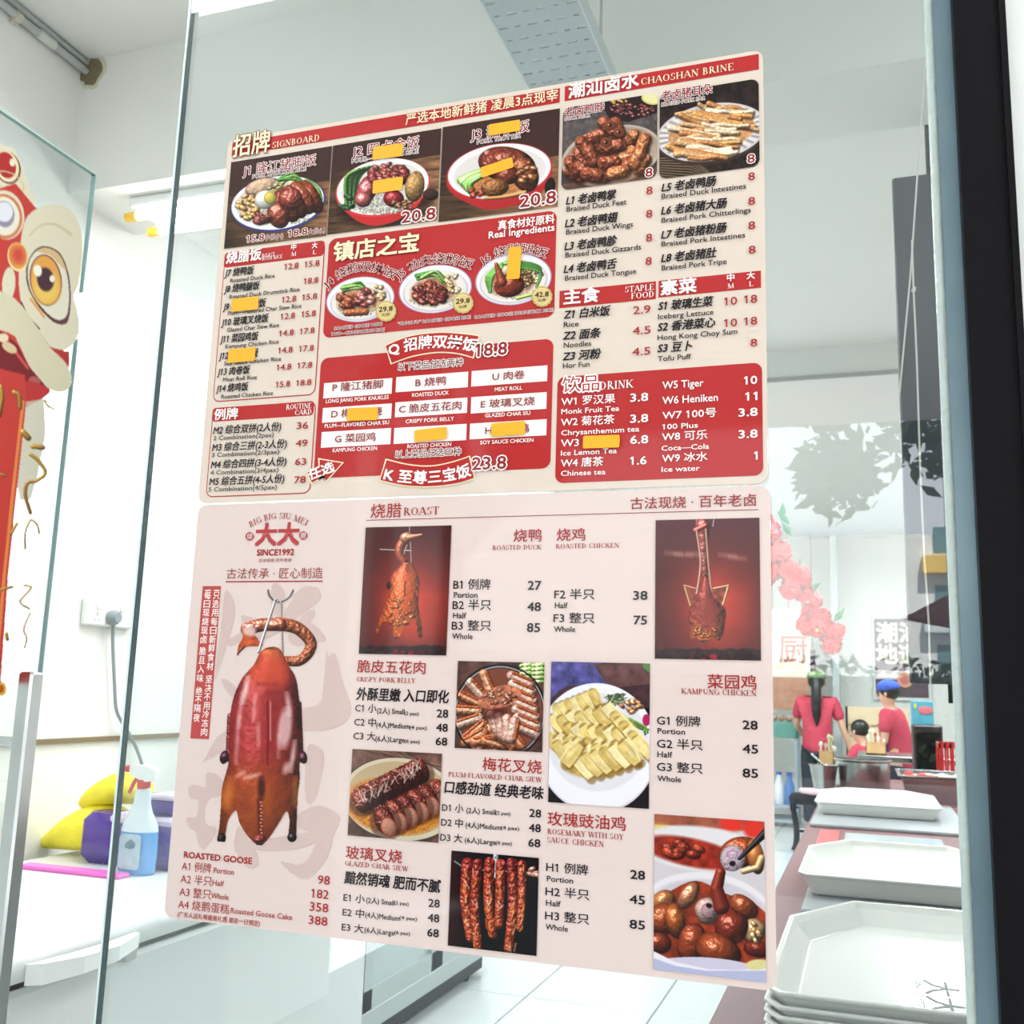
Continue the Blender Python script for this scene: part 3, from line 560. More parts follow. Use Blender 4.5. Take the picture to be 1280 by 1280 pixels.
def pic_goose():
    p = Pic(268, 730, 400, 1064, 200, 600, 4); p.rgb[:] = np.array((214, 190, 184))/255.
    p.tube([(548, 552), (558, 585), (598, 612), (650, 590), (673, 552)], 5, (120, 110, 112), smooth=5); p.tube([(612, 610), (622, 900)], 5, (190, 176, 176))
    for x, y0, y1 in ((360, 1180, 1390), (700, 1120, 1390)): p.tube([(x, y0), (x-4 if x < 500 else x+6, y1)], (16, 20), (120, 40, 44), spec=.5, nz=1, ns=12)
    for x, y in ((330, 1385), (722, 1385)): p.ell(x, y, 22, 34, 15 if x < 500 else -15, (64, 20, 34), dome=.9, spec=.5, nz=1, ns=8)
    p.tube([(600, 720), (680, 735), (735, 775), (762, 820), (745, 870), (700, 905), (640, 905)], (34, 25), (166, 84, 52), spec=.35, nz=1.2, ns=14, smooth=5)
    p.tube([(445, 745), (520, 725), (610, 725)], (34, 32), (172, 84, 60), spec=.7, nz=.8, ns=22, smooth=4)
    p.poly([(425, 730), (470, 760), (500, 800), (520, 830), (430, 838), (395, 882), (400, 830), (420, 790)], (176, 76, 42), nz=.4, ns=18, smooth=4); p.tube([(430, 835), (397, 872)], (5, 3), (60, 20, 24)); p.ell(455, 755, 34, 26, 20, (240, 214, 214), soft=8, al=.75)
    B = spline([(560, 835), (610, 850), (645, 920), (685, 985), (702, 1080), (712, 1200), (714, 1300), (706, 1420), (706, 1500), (696, 1580), (692, 1700), (688, 1780), (668, 1806), (650, 1780), (655, 1700), (640, 1655), (605, 1710), (560, 1780), (530, 1815), (505, 1830), (478, 1810), (440, 1770), (405, 1710), (388, 1650), (350, 1700), (335, 1770), (315, 1810), (298, 1790), (306, 1720), (312, 1640), (318, 1540), (342, 1450), (352, 1400), (352, 1300), (358, 1180), (378, 1080), (420, 990), (480, 920), (510, 860)], 5)
    body_shade(p, B, [(0, (206, 92, 60)), (.12, (200, 70, 48)), (.2, (150, 42, 42)), (.5, (152, 38, 38)), (.62, (150, 50, 30)), (.75, (176, 78, 26)), (1, (110, 40, 18))], .55, .3, 60)
    sp = lambda x, y, a, b, r, al=.75, c=(255, 232, 232): p.ell(x, y, a, b, r, c, soft=10, al=al)
    p.ell(560, 960, 88, 84, 0, (206, 74, 50), soft=34, al=.75); p.ell(575, 860, 44, 40, 0, (196, 100, 50), soft=18, al=.5)
    p.tube([(500, 1020), (590, 1020)], 12, (110, 26, 30), dome=0, al=.3, soft=10)
    sp(435, 1050, 12, 70, 12); sp(410, 1150, 8, 90, 6, .5); sp(480, 1140, 6, 70, 4, .45); sp(395, 1300, 8, 120, 3, .45); sp(632, 1240, 34, 105, 6, .6); sp(650, 1120, 12, 60, -8, .6); sp(672, 1380, 10, 80, 8, .7); sp(500, 1270, 8, 60, 0, .4); sp(640, 1440, 16, 30, 20, .55); sp(470, 1480, 40, 8, -15, .6); sp(410, 1470, 24, 8, -30, .5); sp(600, 1330, 6, 60, 0, .4)
    p.tube([(545, 1110), (548, 1240), (545, 1420)], 5, (90, 16, 26), dome=0, al=.7, soft=3); p.tube([(560, 1110), (560, 1300)], 3, (255, 210, 210), dome=0, al=.5, soft=3)
    p.ell(515, 1540, 18, 60, 0, (50, 12, 10), soft=8, al=.85); p.tube([(505, 1600), (512, 1790)], 13, (80, 20, 14), dome=0, al=.75, soft=5)
    for i in range(10): p.ell(512+(i % 2)*4, 1610+i*17, 6, 5, 0, (230, 150, 130), al=.75)
    p.ell(430, 1600, 46, 70, 20, (110, 30, 20), soft=30, al=.5); p.ell(610, 1590, 46, 90, -10, (120, 36, 20), soft=30, al=.45); p.ell(350, 1560, 24, 80, 8, (224, 130, 50), soft=16, al=.5); p.ell(685, 1560, 14, 80, 0, (214, 120, 50), soft=12, al=.5)
    p.ell(505, 1792, 34, 20, -15, (150, 50, 44), dome=.9, spec=.4, nz=1, ns=8); p.ell(316, 1790, 22, 30, 10, (40, 16, 20), dome=.9, spec=.3, nz=1); p.ell(668, 1785, 24, 24, 10, (30, 14, 18), dome=.9, spec=.5)
    p.ell(676, 1700, 10, 70, 0, (60, 24, 18), soft=8, al=.6); p.ell(322, 1720, 10, 50, 5, (70, 26, 18), soft=8, al=.5)
    p.tube([(585, 600), (545, 720), (500, 860)], 7, (206, 196, 196), spec=.5); p.ell(592, 606, 12, 9, 0, (150, 140, 140), ring=.4)
    return p
def pic_lion():
    s = 16/3; p = Pic(-70, 150, 118, 885, 0, 250, s, ss=1.6); p.rgb[:] = .86
    cream, red, dk, org = (222, 214, 188), (196, 62, 54), (84, 34, 38), (226, 150, 76)
    p.poly([(-400, -120), (60, -80), (250, 60), (200, 160), (160, 330), (250, 560), (300, 900), (460, 1040), (460, 1110), (300, 1140), (60, 1100), (-400, 1000)], red, smooth=0)
    # horn at the top, round ornament, drooping brow
    p.poly([(-400, -420), (40, -360), (110, -300), (160, -190), (200, -80), (230, 30), (60, 0), (-400, -60)], cream, smooth=5)
    p.ell(48, -215, 84, 110, -18, dk); p.ell(44, -222, 78, 106, -18, (236, 220, 180)); p.ell(38, -232, 62, 90, -18, (176, 48, 48)); p.ell(80, -250, 20, 26, 0, (240, 226, 200)); p.ell(60, -120, 110, 60, 30, (214, 196, 150), ring=.12)
    p.poly([(-60, -60), (100, -110), (240, 60), (180, 170), (40, 120)], red)
    p.ell(30, 100, 128, 165, -10, cream); p.ell(24, 110, 120, 150, -10, (206, 120, 80), ring=.14); p.ell(24, 105, 98, 128, -10, (232, 226, 208)); p.ell(26, 95, 66, 88, -10, (150, 140, 160)); p.ell(24, 80, 58, 66, -10, (226, 224, 230))
    p.poly([(140, 240), (180, 110), (280, 40), (400, 30), (490, 90), (540, 220), (545, 400), (520, 560), (490, 640), (520, 780), (515, 900), (450, 990), (360, 990), (260, 920), (150, 720), (120, 500)], cream, smooth=5)
    p.tube([(190, 240), (270, 170), (370, 165), (470, 230)], (4, 10), (200, 180, 140), dome=0, smooth=4, soft=4, al=.7)
    p.poly([(195, 385), (250, 320), (320, 312), (400, 360), (450, 480), (468, 640), (455, 790), (420, 830), (350, 810), (260, 720), (190, 600), (170, 480)], (90, 50, 52), smooth=5)
    p.poly([(200, 390), (255, 330), (320, 322), (392, 366), (440, 480), (458, 630), (445, 760), (400, 800), (340, 780), (262, 700), (200, 600), (180, 480)], (226, 220, 200), smooth=5)
    p.poly([(240, 340), (320, 322), (392, 366), (440, 470), (400, 440), (330, 370)], (214, 180, 130), smooth=4)
    p.ell(302, 535, 106, 172, -8, (110, 60, 56)); p.ell(302, 535, 98, 164, -8, (226, 160, 76)); p.ell(305, 590, 86, 105, -8, (236, 196, 96), soft=20)
    p.ell(300, 530, 56, 80, -8, (70, 36, 46), soft=3); p.ell(248, 472, 28, 38, -10, (242, 238, 220)); p.ell(345, 525, 17, 24, 0, (240, 232, 210))
    p.ell(115, 380, 68, 98, -8, (236, 220, 160)); p.ell(115, 372, 60, 88, -8, (226, 150, 70)); p.ell(118, 370, 42, 58, -8, (206, 74, 60), soft=14)
    p.ell(55, 560, 44, 112, 4, cream); p.poly([(130, 630), (170, 625), (220, 700), (300, 800), (290, 860), (240, 850), (160, 740)], (226, 216, 190), smooth=4); p.tube([(138, 680), (180, 770), (260, 860)], 4, dk, dome=0); p.tube([(200, 660), (290, 780)], 7, org, dome=0)
    p.poly([(270, 890), (330, 980), (430, 1010), (460, 1010), (460, 1110), (400, 1060), (320, 990)], (176, 44, 44))
    p.poly([(-400, 480), (-20, 600), (120, 680), (260, 870), (330, 980), (430, 1080), (475, 1180), (460, 1250), (400, 1280), (320, 1250), (200, 1120), (120, 960), (40, 880), (-400, 740)], (214, 206, 176), smooth=5)
    p.poly([(-400, 750), (10, 880), (110, 960), (190, 1110), (310, 1250), (310, 1290), (170, 1385), (-400, 1385)], (120, 34, 38), smooth=0)
    p.tube([(-60, 850), (40, 930), (180, 1120)], 9, (206, 74, 66), dome=0); p.ell(60, 985, 55, 30, 30, (214, 190, 150)); p.ell(20, 920, 34, 30, 0, (226, 210, 180)); p.ell(225, 1210, 40, 34, 20, (176, 90, 84)); p.ell(200, 1270, 26, 20, 20, (230, 220, 206))
    Y = 1226.67                                              # second crop: origin y 480
    p.poly([(160, Y-20), (325, Y+30), (290, Y+90), (180, Y+140), (150, Y+120)], (186, 50, 52), smooth=3)
    p.poly([(290, Y+100), (300, Y+330), (250, Y+600), (200, Y+770), (130, Y+770), (100, Y+600), (160, Y+120)], (206, 200, 176), al=.8)
    p.poly([(-400, Y-200), (165, Y-60), (170, Y+110), (150, Y+330), (100, Y+780), (50, Y+1280), (0, Y+1990), (-400, Y+1990)], (192, 60, 52)); p.tube([(150, Y+120), (85, Y+700), (25, Y+1280), (-30, Y+1900)], 11, (224, 130, 70), dome=0)
    gold = (206, 160, 60); d2 = (150, 104, 44)
    for q, ww in (([(90, Y+55), (125, Y+80), (130, Y+160)], 14), ([(0, Y+20), (10, Y+90), (-10, Y+210)], 16), ([(150, Y+320), (185, Y+360)], 20), ([(295, Y+105), (315, Y+145), (360, Y+168)], 5), ([(215, Y+415), (285, Y+425)], 16), ([(200, Y+470), (250, Y+510), (300, Y+590), (240, Y+645), (180, Y+660), (165, Y+740), (200, Y+860)], 12), ([(200, Y+905), (165, Y+990), (165, Y+1100)], 6), ([(210, Y+905), (245, Y+940), (258, Y+995)], 6), ([(110, Y+930), (70, Y+1000)], 10), ([(-20, Y+600), (30, Y+608)], 8)):
        p.tube(q, ww, gold, dome=.8, spec=.3, smooth=5, col2=d2)
    Y2 = 2400
    for q, ww in (([(155, Y2+168), (205, Y2+185), (135, Y2+265), (140, Y2+295), (195, Y2+325)], 6), ([(200, Y2+350), (155, Y2+460), (175, Y2+520), (160, Y2+585)], 5), ([(40, Y2+490), (45, Y2+530)], 12), ([(-10, Y2+200), (75, Y2+180)], 9)): p.tube(q, ww, gold, dome=.6, spec=.2, smooth=5, col2=d2)
    p.ell(5, Y2+860, 34, 46, 0, (226, 180, 60)); p.ell(2, Y2+858, 20, 28, 0, (190, 90, 40))
    return p

# ---------------- printed grids and flat pieces
def put_mesh(name, V, F, cols, parent, matl=None, loops=None):
    me = bpy.data.meshes.new(name); o0 = np.array(ABS[parent.name]) if parent else np.zeros(3)
    V = np.asarray(V, float)-o0; F = np.asarray(F, dtype=np.int32)
    me.vertices.add(len(V)); me.vertices.foreach_set('co', V.astype(np.float32).ravel())
    k = F.shape[1]; me.loops.add(F.size); me.loops.foreach_set('vertex_index', F.ravel()); me.polygons.add(len(F))
    me.polygons.foreach_set('loop_start', np.arange(0, F.size, k, dtype=np.int32)); me.polygons.foreach_set('loop_total', np.full(len(F), k, dtype=np.int32))
    me.update(calc_edges=True)
    ca = me.color_attributes.new('Col', 'BYTE_COLOR', 'POINT')
    s = np.ones((len(V), 4), np.float32); s[:, :3] = np.clip(cols, 0, 1); ca.data.foreach_set('color_srgb', s.ravel())
    me.materials.append(matl or PRINT); o = bpy.data.objects.new(name, me); C.objects.link(o)
    if parent: o.parent = parent; ABS[o.name] = ABS[parent.name]
    return o
LAYER = .00035
def lay(n): return GD-.0035-n*LAYER
def grid_pic(name, pic, tl, br, parent, layer=3, step=.0006, radius=0, masked=False):
    a, b = onY(*tl, GD), onY(*br, GD); n = int((b.x-a.x)/step)+1; k = int((a.z-b.z)/step)+1
    x, z = np.meshgrid(np.linspace(a.x, b.x, n), np.linspace(a.z, b.z, k)); n0 = x.size
    P = np.stack([x.ravel(), np.full(n0, GD), z.ravel()], 1); px, py = proj_np(P); c, al = pic.sample(px, py)
    P[:, 1] = lay(layer); idx = np.arange(n0).reshape(k, n)
    F = np.stack([idx[:-1,:-1], idx[1:,:-1], idx[1:,1:], idx[:-1,1:]], -1).reshape(-1, 4)
    keep = np.ones(len(F), bool)
    if masked: keep = al[F].mean(1) > .5
    if radius:
        cx = P[F][:, :, 0].mean(1); cz = P[F][:, :, 2].mean(1)
        dx = np.maximum(np.maximum(a.x+radius-cx, cx-(b.x-radius)), 0); dz = np.maximum(np.maximum(b.z+radius-cz, cz-(a.z-radius)), 0)
        keep &= np.hypot(dx, dz) <= radius
    F = F[keep]; used, inv = np.unique(F, return_inverse=True)
    return put_mesh(name, P[used], inv.reshape(-1, 4), c[used], parent)
def rr_pts(a, b, r, n=6):
    x0, x1, z0, z1 = min(a.x, b.x), max(a.x, b.x), min(a.z, b.z), max(a.z, b.z)
    if r <= 0: return [(x0, z0), (x1, z0), (x1, z1), (x0, z1)]
    o = []
    for cx, cz, q in ((x1-r, z0+r, -90), (x1-r, z1-r, 0), (x0+r, z1-r, 90), (x0+r, z0+r, 180)):
        for i in range(n+1): t = math.radians(q+90*i/n); o.append((cx+r*math.cos(t), cz+r*math.sin(t)))
    return o
class Flat:                                       # flat printed shapes of several colours joined in one print
    def __init__(s): s.v = []; s.f = []; s.c = []
    def fan(s, pts, col, layer):                  # convex-ish polygon in (x,z)
        n = len(s.v); cx = sum(p[0] for p in pts)/len(pts); cz = sum(p[1] for p in pts)/len(pts)
        s.v.append((cx, lay(layer), cz)); s.v += [(p[0], lay(layer), p[1]) for p in pts]; s.c += [col]*(len(pts)+1)
        for i in range(len(pts)): s.f.append((n, n+1+i, n+1+(i+1) % len(pts)))
        return s
    def rect(s, tl, br, col, layer=1, r=0): return s.fan(rr_pts(onY(*tl, GD), onY(*br, GD), r), col, layer)
    def px(s, pts, col, layer):                   # polygon by pixels, star-shaped about its centroid
        return s.fan([(onY(x, y, GD).x, onY(x, y, GD).z) for x, y in pts], col, layer)
    def strip(s, A, B, col, layer):               # ribbon between two pixel polylines
        n = len(s.v)
        for q in A+B: w_ = onY(*q, GD); s.v.append((w_.x, lay(layer), w_.z)); s.c.append(col)
        k = len(A)
        for i in range(k-1): s.f += [(n+i, n+i+1, n+k+i+1), (n+i, n+k+i+1, n+k+i)]
        return s
    def tri(s, V, F, col, layer):
        n = len(s.v); s.v += [(x, lay(layer), z) for x, z in V]; s.c += [col]*len(V); s.f += [tuple(n+i for i in f) for f in F]
    def build(s, name, parent, label=None, matl=None):
        o = put_mesh(name, s.v, s.f, np.array(s.c, float)/255., parent, matl)
        if label: o['label'] = label
        if name in ('lettering', 'brush_watermark'): o['kind'] = 'stuff'
        return o
# ---------------- lettering
_tc = {}
def glyphs(st, off=0, shear=0):
    k = (st, off, shear)
    if k in _tc: return _tc[k]
    c = bpy.data.curves.new('t', 'FONT'); c.body = st; c.offset = off; c.resolution_u = 2; c.fill_mode = 'FRONT'; c.shear = shear
    o = bpy.data.objects.new('t', c); me = bpy.data.meshes.new_from_object(o)
    V = np.zeros(len(me.vertices)*3); me.vertices.foreach_get('co', V); V = V.reshape(-1, 3)[:, :2]
    me.calc_loop_triangles(); F = [tuple(t.vertices) for t in me.loop_triangles]
    bpy.data.objects.remove(o); bpy.data.curves.remove(c); bpy.data.meshes.remove(me)
    if '1' in st and off == 0:
        for i, ch in enumerate(st):
            if ch == '1':
                sh = .69*shear; n = len(V); xr = _bar(st[:i])       # the built-in figure one is a bare bar: give it its flag
                V = np.vstack([V, [(xr-.085+sh, .69), (xr-.085+sh*.8, .55), (xr-.21+sh*.75, .50), (xr-.21+sh*.8, .58)]]); F = F+[(n, n+2, n+1), (n, n+3, n+2)]
    _tc[k] = (V, F); return V, F
def _bar(pre):
    c = bpy.data.curves.new('t', 'FONT'); c.body = pre+'1'; c.resolution_u = 1; o = bpy.data.objects.new('t', c); me = bpy.data.meshes.new_from_object(o)
    x = max(v.co.x for v in me.vertices); bpy.data.objects.remove(o); bpy.data.curves.remove(c); bpy.data.meshes.remove(me); return x
SER = {}
def _ser():
    T, t = .17, .06
    L = lambda *a: ('l',)+a; A = lambda *a: ('a',)+a; S = lambda x, y, w_=.3: ('s', x, y, w_)
    D = {'A': (.95, [L(.1,0,.45,1,t), L(.85,0,.48,1,T), L(.25,.34,.7,.34,t), S(.1,0), S(.85,0)]),
     'B': (.8, [L(.2,0,.2,1,T), A(.35,.75,.25,.25,-90,90,T), A(.35,.26,.32,.26,-90,90,T), L(.15,1,.4,1,t), L(.15,.5,.4,.5,t), L(.15,0,.4,0,t), S(.15,0,.2), S(.15,1,.2)]),
     'C': (.9, [A(.5,.5,.4,.5,45,315,T), L(.8,.82,.8,.66,t), L(.8,.18,.8,.3,t)]),
     'D': (.95, [L(.2,0,.2,1,T), A(.35,.5,.45,.5,-90,90,T), L(.1,0,.4,0,t), L(.1,1,.4,1,t), S(.15,0,.2), S(.15,1,.2)]),
     'E': (.8, [L(.2,0,.2,1,T), L(.1,0,.7,0,t), L(.1,1,.68,1,t), L(.2,.52,.55,.52,t), L(.7,0,.7,.2,t), L(.66,1,.66,.82,t)]),
     'F': (.75, [L(.2,0,.2,1,T), L(.1,1,.68,1,t), L(.2,.52,.55,.52,t), L(.66,1,.66,.82,t), S(.2,0)]),
     'G': (.95, [A(.5,.5,.42,.5,45,330,T), L(.8,.05,.8,.42,T), S(.78,.42), L(.8,.82,.8,.68,t)]),
     'H': (1, [L(.2,0,.2,1,T), L(.8,0,.8,1,T), L(.2,.5,.8,.5,t), S(.2,0), S(.2,1), S(.8,0), S(.8,1)]),
     'I': (.45, [L(.22,0,.22,1,T), S(.22,0), S(.22,1)]), 'J': (.5, [L(.3,.1,.3,1,T), A(.15,.1,.15,.12,-120,0,T), S(.3,1)]),
     'K': (.95, [L(.2,0,.2,1,T), L(.25,.45,.8,1,t), L(.38,.58,.85,0,T), S(.2,0), S(.2,1), S(.85,0), S(.8,1)]),
     'L': (.75, [L(.2,0,.2,1,T), L(.1,0,.68,0,t), L(.68,0,.68,.24,t), S(.2,1)]),
     'M': (1.2, [L(.2,0,.22,1,t), L(.22,1,.58,0,T), L(.58,0,.95,1,t), L(.98,0,.96,1,T), S(.18,0), S(.98,0), S(.16,1,.2), S(1.0,1,.2)]),
     'N': (1, [L(.2,0,.2,1,t), L(.2,1,.82,0,T), L(.82,0,.82,1,t), S(.2,0), S(.16,1,.2), S(.82,1)]),
     'O': (1, [A(.5,.5,.42,.5,0,360,T)]), 'P': (.78, [L(.2,0,.2,1,T), A(.35,.73,.3,.27,-90,90,T), L(.1,1,.4,1,t), L(.2,.46,.4,.46,t), S(.2,0)]),
     'R': (.9, [L(.2,0,.2,1,T), A(.35,.74,.28,.26,-90,90,T), L(.1,1,.4,1,t), L(.2,.48,.4,.48,t), L(.42,.48,.8,0,T), S(.2,0), S(.82,0,.2)]),
     'S': (.72, [A(.36,.75,.24,.25,40,235,T*.85), A(.36,.26,.27,.26,-140,70,T*.85), L(.6,.95,.6,.75,t), L(.1,.05,.1,.28,t)]),
     'T': (.85, [L(.43,0,.43,1,T), L(.06,1,.8,1,t), L(.07,1,.07,.8,t), L(.79,1,.79,.8,t), S(.43,0)]),
     'U': (.98, [L(.2,.3,.2,1,T), L(.78,.3,.78,1,t), A(.49,.3,.29,.3,180,360,T), S(.2,1), S(.78,1)]),
     'V': (.95, [L(.15,1,.5,0,T), L(.5,0,.83,1,t), S(.15,1), S(.83,1)]), 'W': (1.3, [L(.15,1,.42,0,T), L(.42,0,.66,1,t), L(.66,1,.92,0,T), L(.92,0,1.18,1,t), S(.15,1), S(.66,1), S(1.18,1)]),
     'Y': (.9, [L(.12,1,.45,.48,T), L(.45,.48,.78,1,t), L(.45,0,.45,.5,T), S(.12,1), S(.78,1), S(.45,0)]),
     'Z': (.8, [L(.1,1,.7,1,t), L(.7,1,.1,0,T), L(.1,0,.72,0,t), L(.1,1,.1,.82,t), L(.72,0,.72,.2,t)]), '-': (.4, [L(.06,.4,.34,.4,.08)]), ' ': (.45, [])}
    for ch, (wd, st) in D.items():
        V = []; F = []
        def quad(a, b, th):
            d = np.array(b)-np.array(a, float); n = np.array([-d[1], d[0]])/max(np.hypot(*d), 1e-6)*th/2; k = len(V)
            V.extend([np.array(a)+n, np.array(b)+n, np.array(b)-n, np.array(a)-n]); F.extend([(k, k+1, k+2), (k, k+2, k+3)])
        for s in st:
            if s[0] == 'l': quad(s[1:3], s[3:5], s[5]) if abs(s[2]-s[4]) > .02 or abs(s[1]-s[3]) > .02 else None
            elif s[0] == 's': y = s[2]+(.025 if s[2] < .5 else -.025); quad((s[1]-s[3]/2, y), (s[1]+s[3]/2, y), .06)
            else:
                _, cx, cy, rx, ry, a0, a1, th = s; N = 14; k = len(V)
                for i in range(N+1):
                    q = math.radians(a0+(a1-a0)*i/N); tk = .05+(th-.05)*abs(math.cos(q))
                    c_, s_ = math.cos(q), math.sin(q); V.append(np.array((cx+rx*c_, cy+ry*s_))); V.append(np.array((cx+(rx-tk)*c_, cy+(ry-.06)*s_)))
                for i in range(N): F.extend([(k+2*i, k+2*i+1, k+2*i+3), (k+2*i, k+2*i+3, k+2*i+2)])
        SER[ch] = (wd, np.array(V).reshape(-1, 2), F)
_ser()
def serif(st):
    x = 0; V = []; F = []
    for ch in st:
        wd, v, f = SER[ch]; k = len(V)
        V += [(a+x, b) for a, b in v]; F += [tuple(k+i for i in t) for t in f]; x += wd
    return np.array(V), F
def cjk(s): return any(ord(c) > 0x2e80 for c in s)
def text(fl, st, x0, yb, x1, h, col, layer=5, bold=0, shear=0, outline=None, ow=.06, ser=False, path=None):
    """letters whose box starts at pixel (x0,yb) and ends at x1 on the same printed line, h pixels high"""
    V, F = serif(st) if ser else glyphs(st, 0, shear)
    if len(V) == 0: return
    xa, xb = V[:, 0].min(), V[:, 0].max()
    if ser: ya, hh = 0, 1.
    elif cjk(st): ya, hh = -.08, .88
    else: ya, hh = 0, .69
    if path is None:
        A = onY(x0, yb, GD); B = onY(x1, yb, GD); H = A.z-onY(x0, yb-h, GD).z; H = -H if H < 0 else H
        H = onY(x0, yb-h, GD).z-A.z
        f = lambda P: np.stack([A.x+(P[:, 0]-xa)/(xb-xa)*(B.x-A.x), A.z+(P[:, 1]-ya)/hh*H], 1)
        em = H/hh
    else:
        q = [onY(*p_, GD) for p_ in path]; q = [np.array((v.x, v.z)) for v in q]; c1 = 2*q[1]-(q[0]+q[2])/2
        H = (onY(path[0][0], path[0][1]-h, GD)-onY(*path[0], GD)).z
        def f(P):
            t = ((P[:, 0]-xa)/(xb-xa))[:, None]; c = (1-t)**2*q[0]+2*t*(1-t)*c1+t*t*q[2]; d = 2*(1-t)*(c1-q[0])+2*t*(q[2]-c1)
            n = np.stack([-d[:, 1], d[:, 0]], 1)/np.hypot(d[:, 0], d[:, 1])[:, None]; return c+n*((P[:, 1]-ya)/hh*H)[:, None]
        em = H/hh
    W_ = f(V)
    if not ser and h < 8.5 and bold < .014: bold = .014
    if outline is not None:
        for i in range(8):
            a = i*math.pi/4; fl.tri(W_+np.array((math.cos(a), math.sin(a)))*ow*em, F, outline, layer+i*.04)
        layer += .6
    if bold:
        for i in range(4):
            a = i*math.pi/2+.785; fl.tri(W_+np.array((math.cos(a), math.sin(a)))*bold*1.1*em, F, col, layer+.03*(i+1))
    fl.tri(W_, F, col, layer)

def pic_brush():
    p = Pic(228, 722, 446, 1108, 200, 600, 4); c = (211, 184, 178); p.rgb[:] = np.array(c)/255.
    for q in ([(335,555),(375,600),(380,680),(350,800),(300,950),(283,1000),(298,850),(318,700)], [(575,518),(625,550),(632,600),(600,690),(560,600)],
      [(480,760),(560,700),(640,640),(710,545),(790,538),(808,570),(803,600),(740,655),(690,690),(600,760),(520,800)], [(650,780),(735,668),(780,655),(770,695),(720,770),(838,800),(780,812),(690,830)], [(740,705),(800,745),(838,804),(770,800)],
      [(350,800),(430,745),(412,680),(470,690),(530,705),(480,780),(400,815),(355,832)], [(840,850),(848,885),(882,868),(918,1000),(955,1110),(960,1170),(930,1212),(860,1245),(740,1252),(560,1240),(560,1160),(720,1140),(800,1120),(822,1050)],
      [(316,995),(360,1010),(400,1060),(372,1085),(332,1045)], [(222,1412),(240,1380),(290,1290),(350,1250),(420,1240),(360,1330),(260,1390)], [(750,1322),(825,1368),(803,1520),(770,1610),(738,1600),(735,1450)],
      [(150,1540),(182,1522),(235,1535),(240,1466),(290,1470),(335,1510),(400,1500),(400,1560),(320,1575),(258,1592),(232,1640),(240,1720),(290,1740),(262,1800),(225,1846),(200,1810),(190,1760),(150,1730),(140,1688),(190,1680),(200,1600),(160,1592)],
      [(690,1680),(780,1628),(850,1640),(905,1680),(900,1720),(872,1780),(860,1840),(820,1920),(740,1992),(665,1960),(608,1904),(700,1922),(750,1890),(782,1820),(786,1772),(690,1730)],
      [(380,1820),(400,1730),(445,1790),(495,1870),(498,1925),(450,1938),(400,1880)], [(420,1812),(560,1790),(770,1762),(790,1800),(700,1840),(520,1850)]):
        p.poly(q, c, smooth=5)
    return p
# ------------------------------------------------------------------ the two posters
CREAM, PINK, REDP, REDT, RED2, BLK, WHT, MAROON = (225, 207, 193), (227, 205, 199), (184, 46, 46), (168, 40, 42), (150, 44, 48), (34, 28, 34), (250, 244, 240), (120, 34, 38)
CRM2 = (246, 226, 190)
def poster(name, label, tl, br, base, group=None):
    a, b = onY(*tl, GD), onY(*br, GD)
    t = thing(name, label, 'poster', ((a.x+b.x)/2, GD-.003, b.z), group)
    mb = MB(); P = rr_pts(a, b, .014, 8)
    mb.loft([[(x, GD-.0012, z) for x, z in P], [(x, GD-.0034, z) for x, z in P]])
    sh = mb.build('paper_sheet', mat('poster_paper_%d' % base[1], base, .5, spec=.1, coat=.38, noise=.015, nscale=5), t)
    return t
def outline_rr(fl, tl, br, r, wd, col, inner, layer):
    a, b = onY(*tl, GD), onY(*br, GD); fl.fan(rr_pts(a, b, r), col, layer)
    d = wd; a2 = Vector((a.x+d, 0, a.z-d)); b2 = Vector((b.x-d, 0, b.z+d)); fl.fan(rr_pts(a2, b2, max(r-d, .001)), inner, layer+.7)

up = poster('menu_poster', 'upper cream and red menu poster of rice dishes, set meals and drinks', (287, 176.5), (960.5, 604.5), CREAM, 'menu posters on the glass')
# red headings and panels
for q in (((292.5, 180.5), (700.5, 130)), ((707, 110), (949, 88.7)), ((700.5, 365), (820.5, 375)), ((824, 352.5), (951.7, 361))):
    f = Flat(); f.rect(*q, REDP); f.build('red_heading_bar', up)
f = Flat(); outline_rr(f, (283, 317.5), (395.7, 494.5), .012, .0016, REDP, CREAM, .6)
f.rect((283, 317.5), (406.3, 321), REDP, 1.6, .006); f.build('outlined_price_box', up); f = Flat(); outline_rr(f, (268, 511), (389.5, 617.5), .012, .0016, REDP, CREAM, .6); f.rect((268, 511), (393.5, 520), REDP, 1.6, .006)
f.build('outlined_price_box', up)
f = Flat(); f.rect((413, 300.5), (693.7, 397), REDP, 1, .012); f.build('dish_panel', up)
f = Flat(); f.rect((403, 449), (689, 586), REDP, 1, .012)
for tl, br in (((407,480),(491,493)),((497,472.5),(586,485)),((591,465),(685,477.5)),((405.5,511),(490.5,524)),((496,504),(585,517)),((590.5,497.5),(684,512)),((404,541),(489.5,556)),((494.5,536),(584,551)),((589,530.5),(684,545))):
    f.rect(tl, br, WHT, 2)
def E_(X, Y): return (400+X/4, 360+Y/4)
def D_(X, Y): return (250+X/4, 300+Y/4)
def banner(top, bot, col, edge, d=1.6):
    T = [E_(*q) for q in spline(top, 6, False)]; B = [E_(*q) for q in spline(bot, 6, False)]
    T2 = [(x+(d if i == 0 else -d if i == len(T)-1 else 0), y+d) for i, (x, y) in enumerate(T)]; B2 = [(x+(d if i == 0 else -d if i == len(B)-1 else 0), y-d) for i, (x, y) in enumerate(B)]
    f.strip(T, B, edge, 3); f.strip(T2, B2, col, 4)
banner([(330,290),(450,243),(590,224),(700,228),(805,241)], [(360,388),(470,350),(590,331),(690,336),(775,358)], REDP, CRM2)
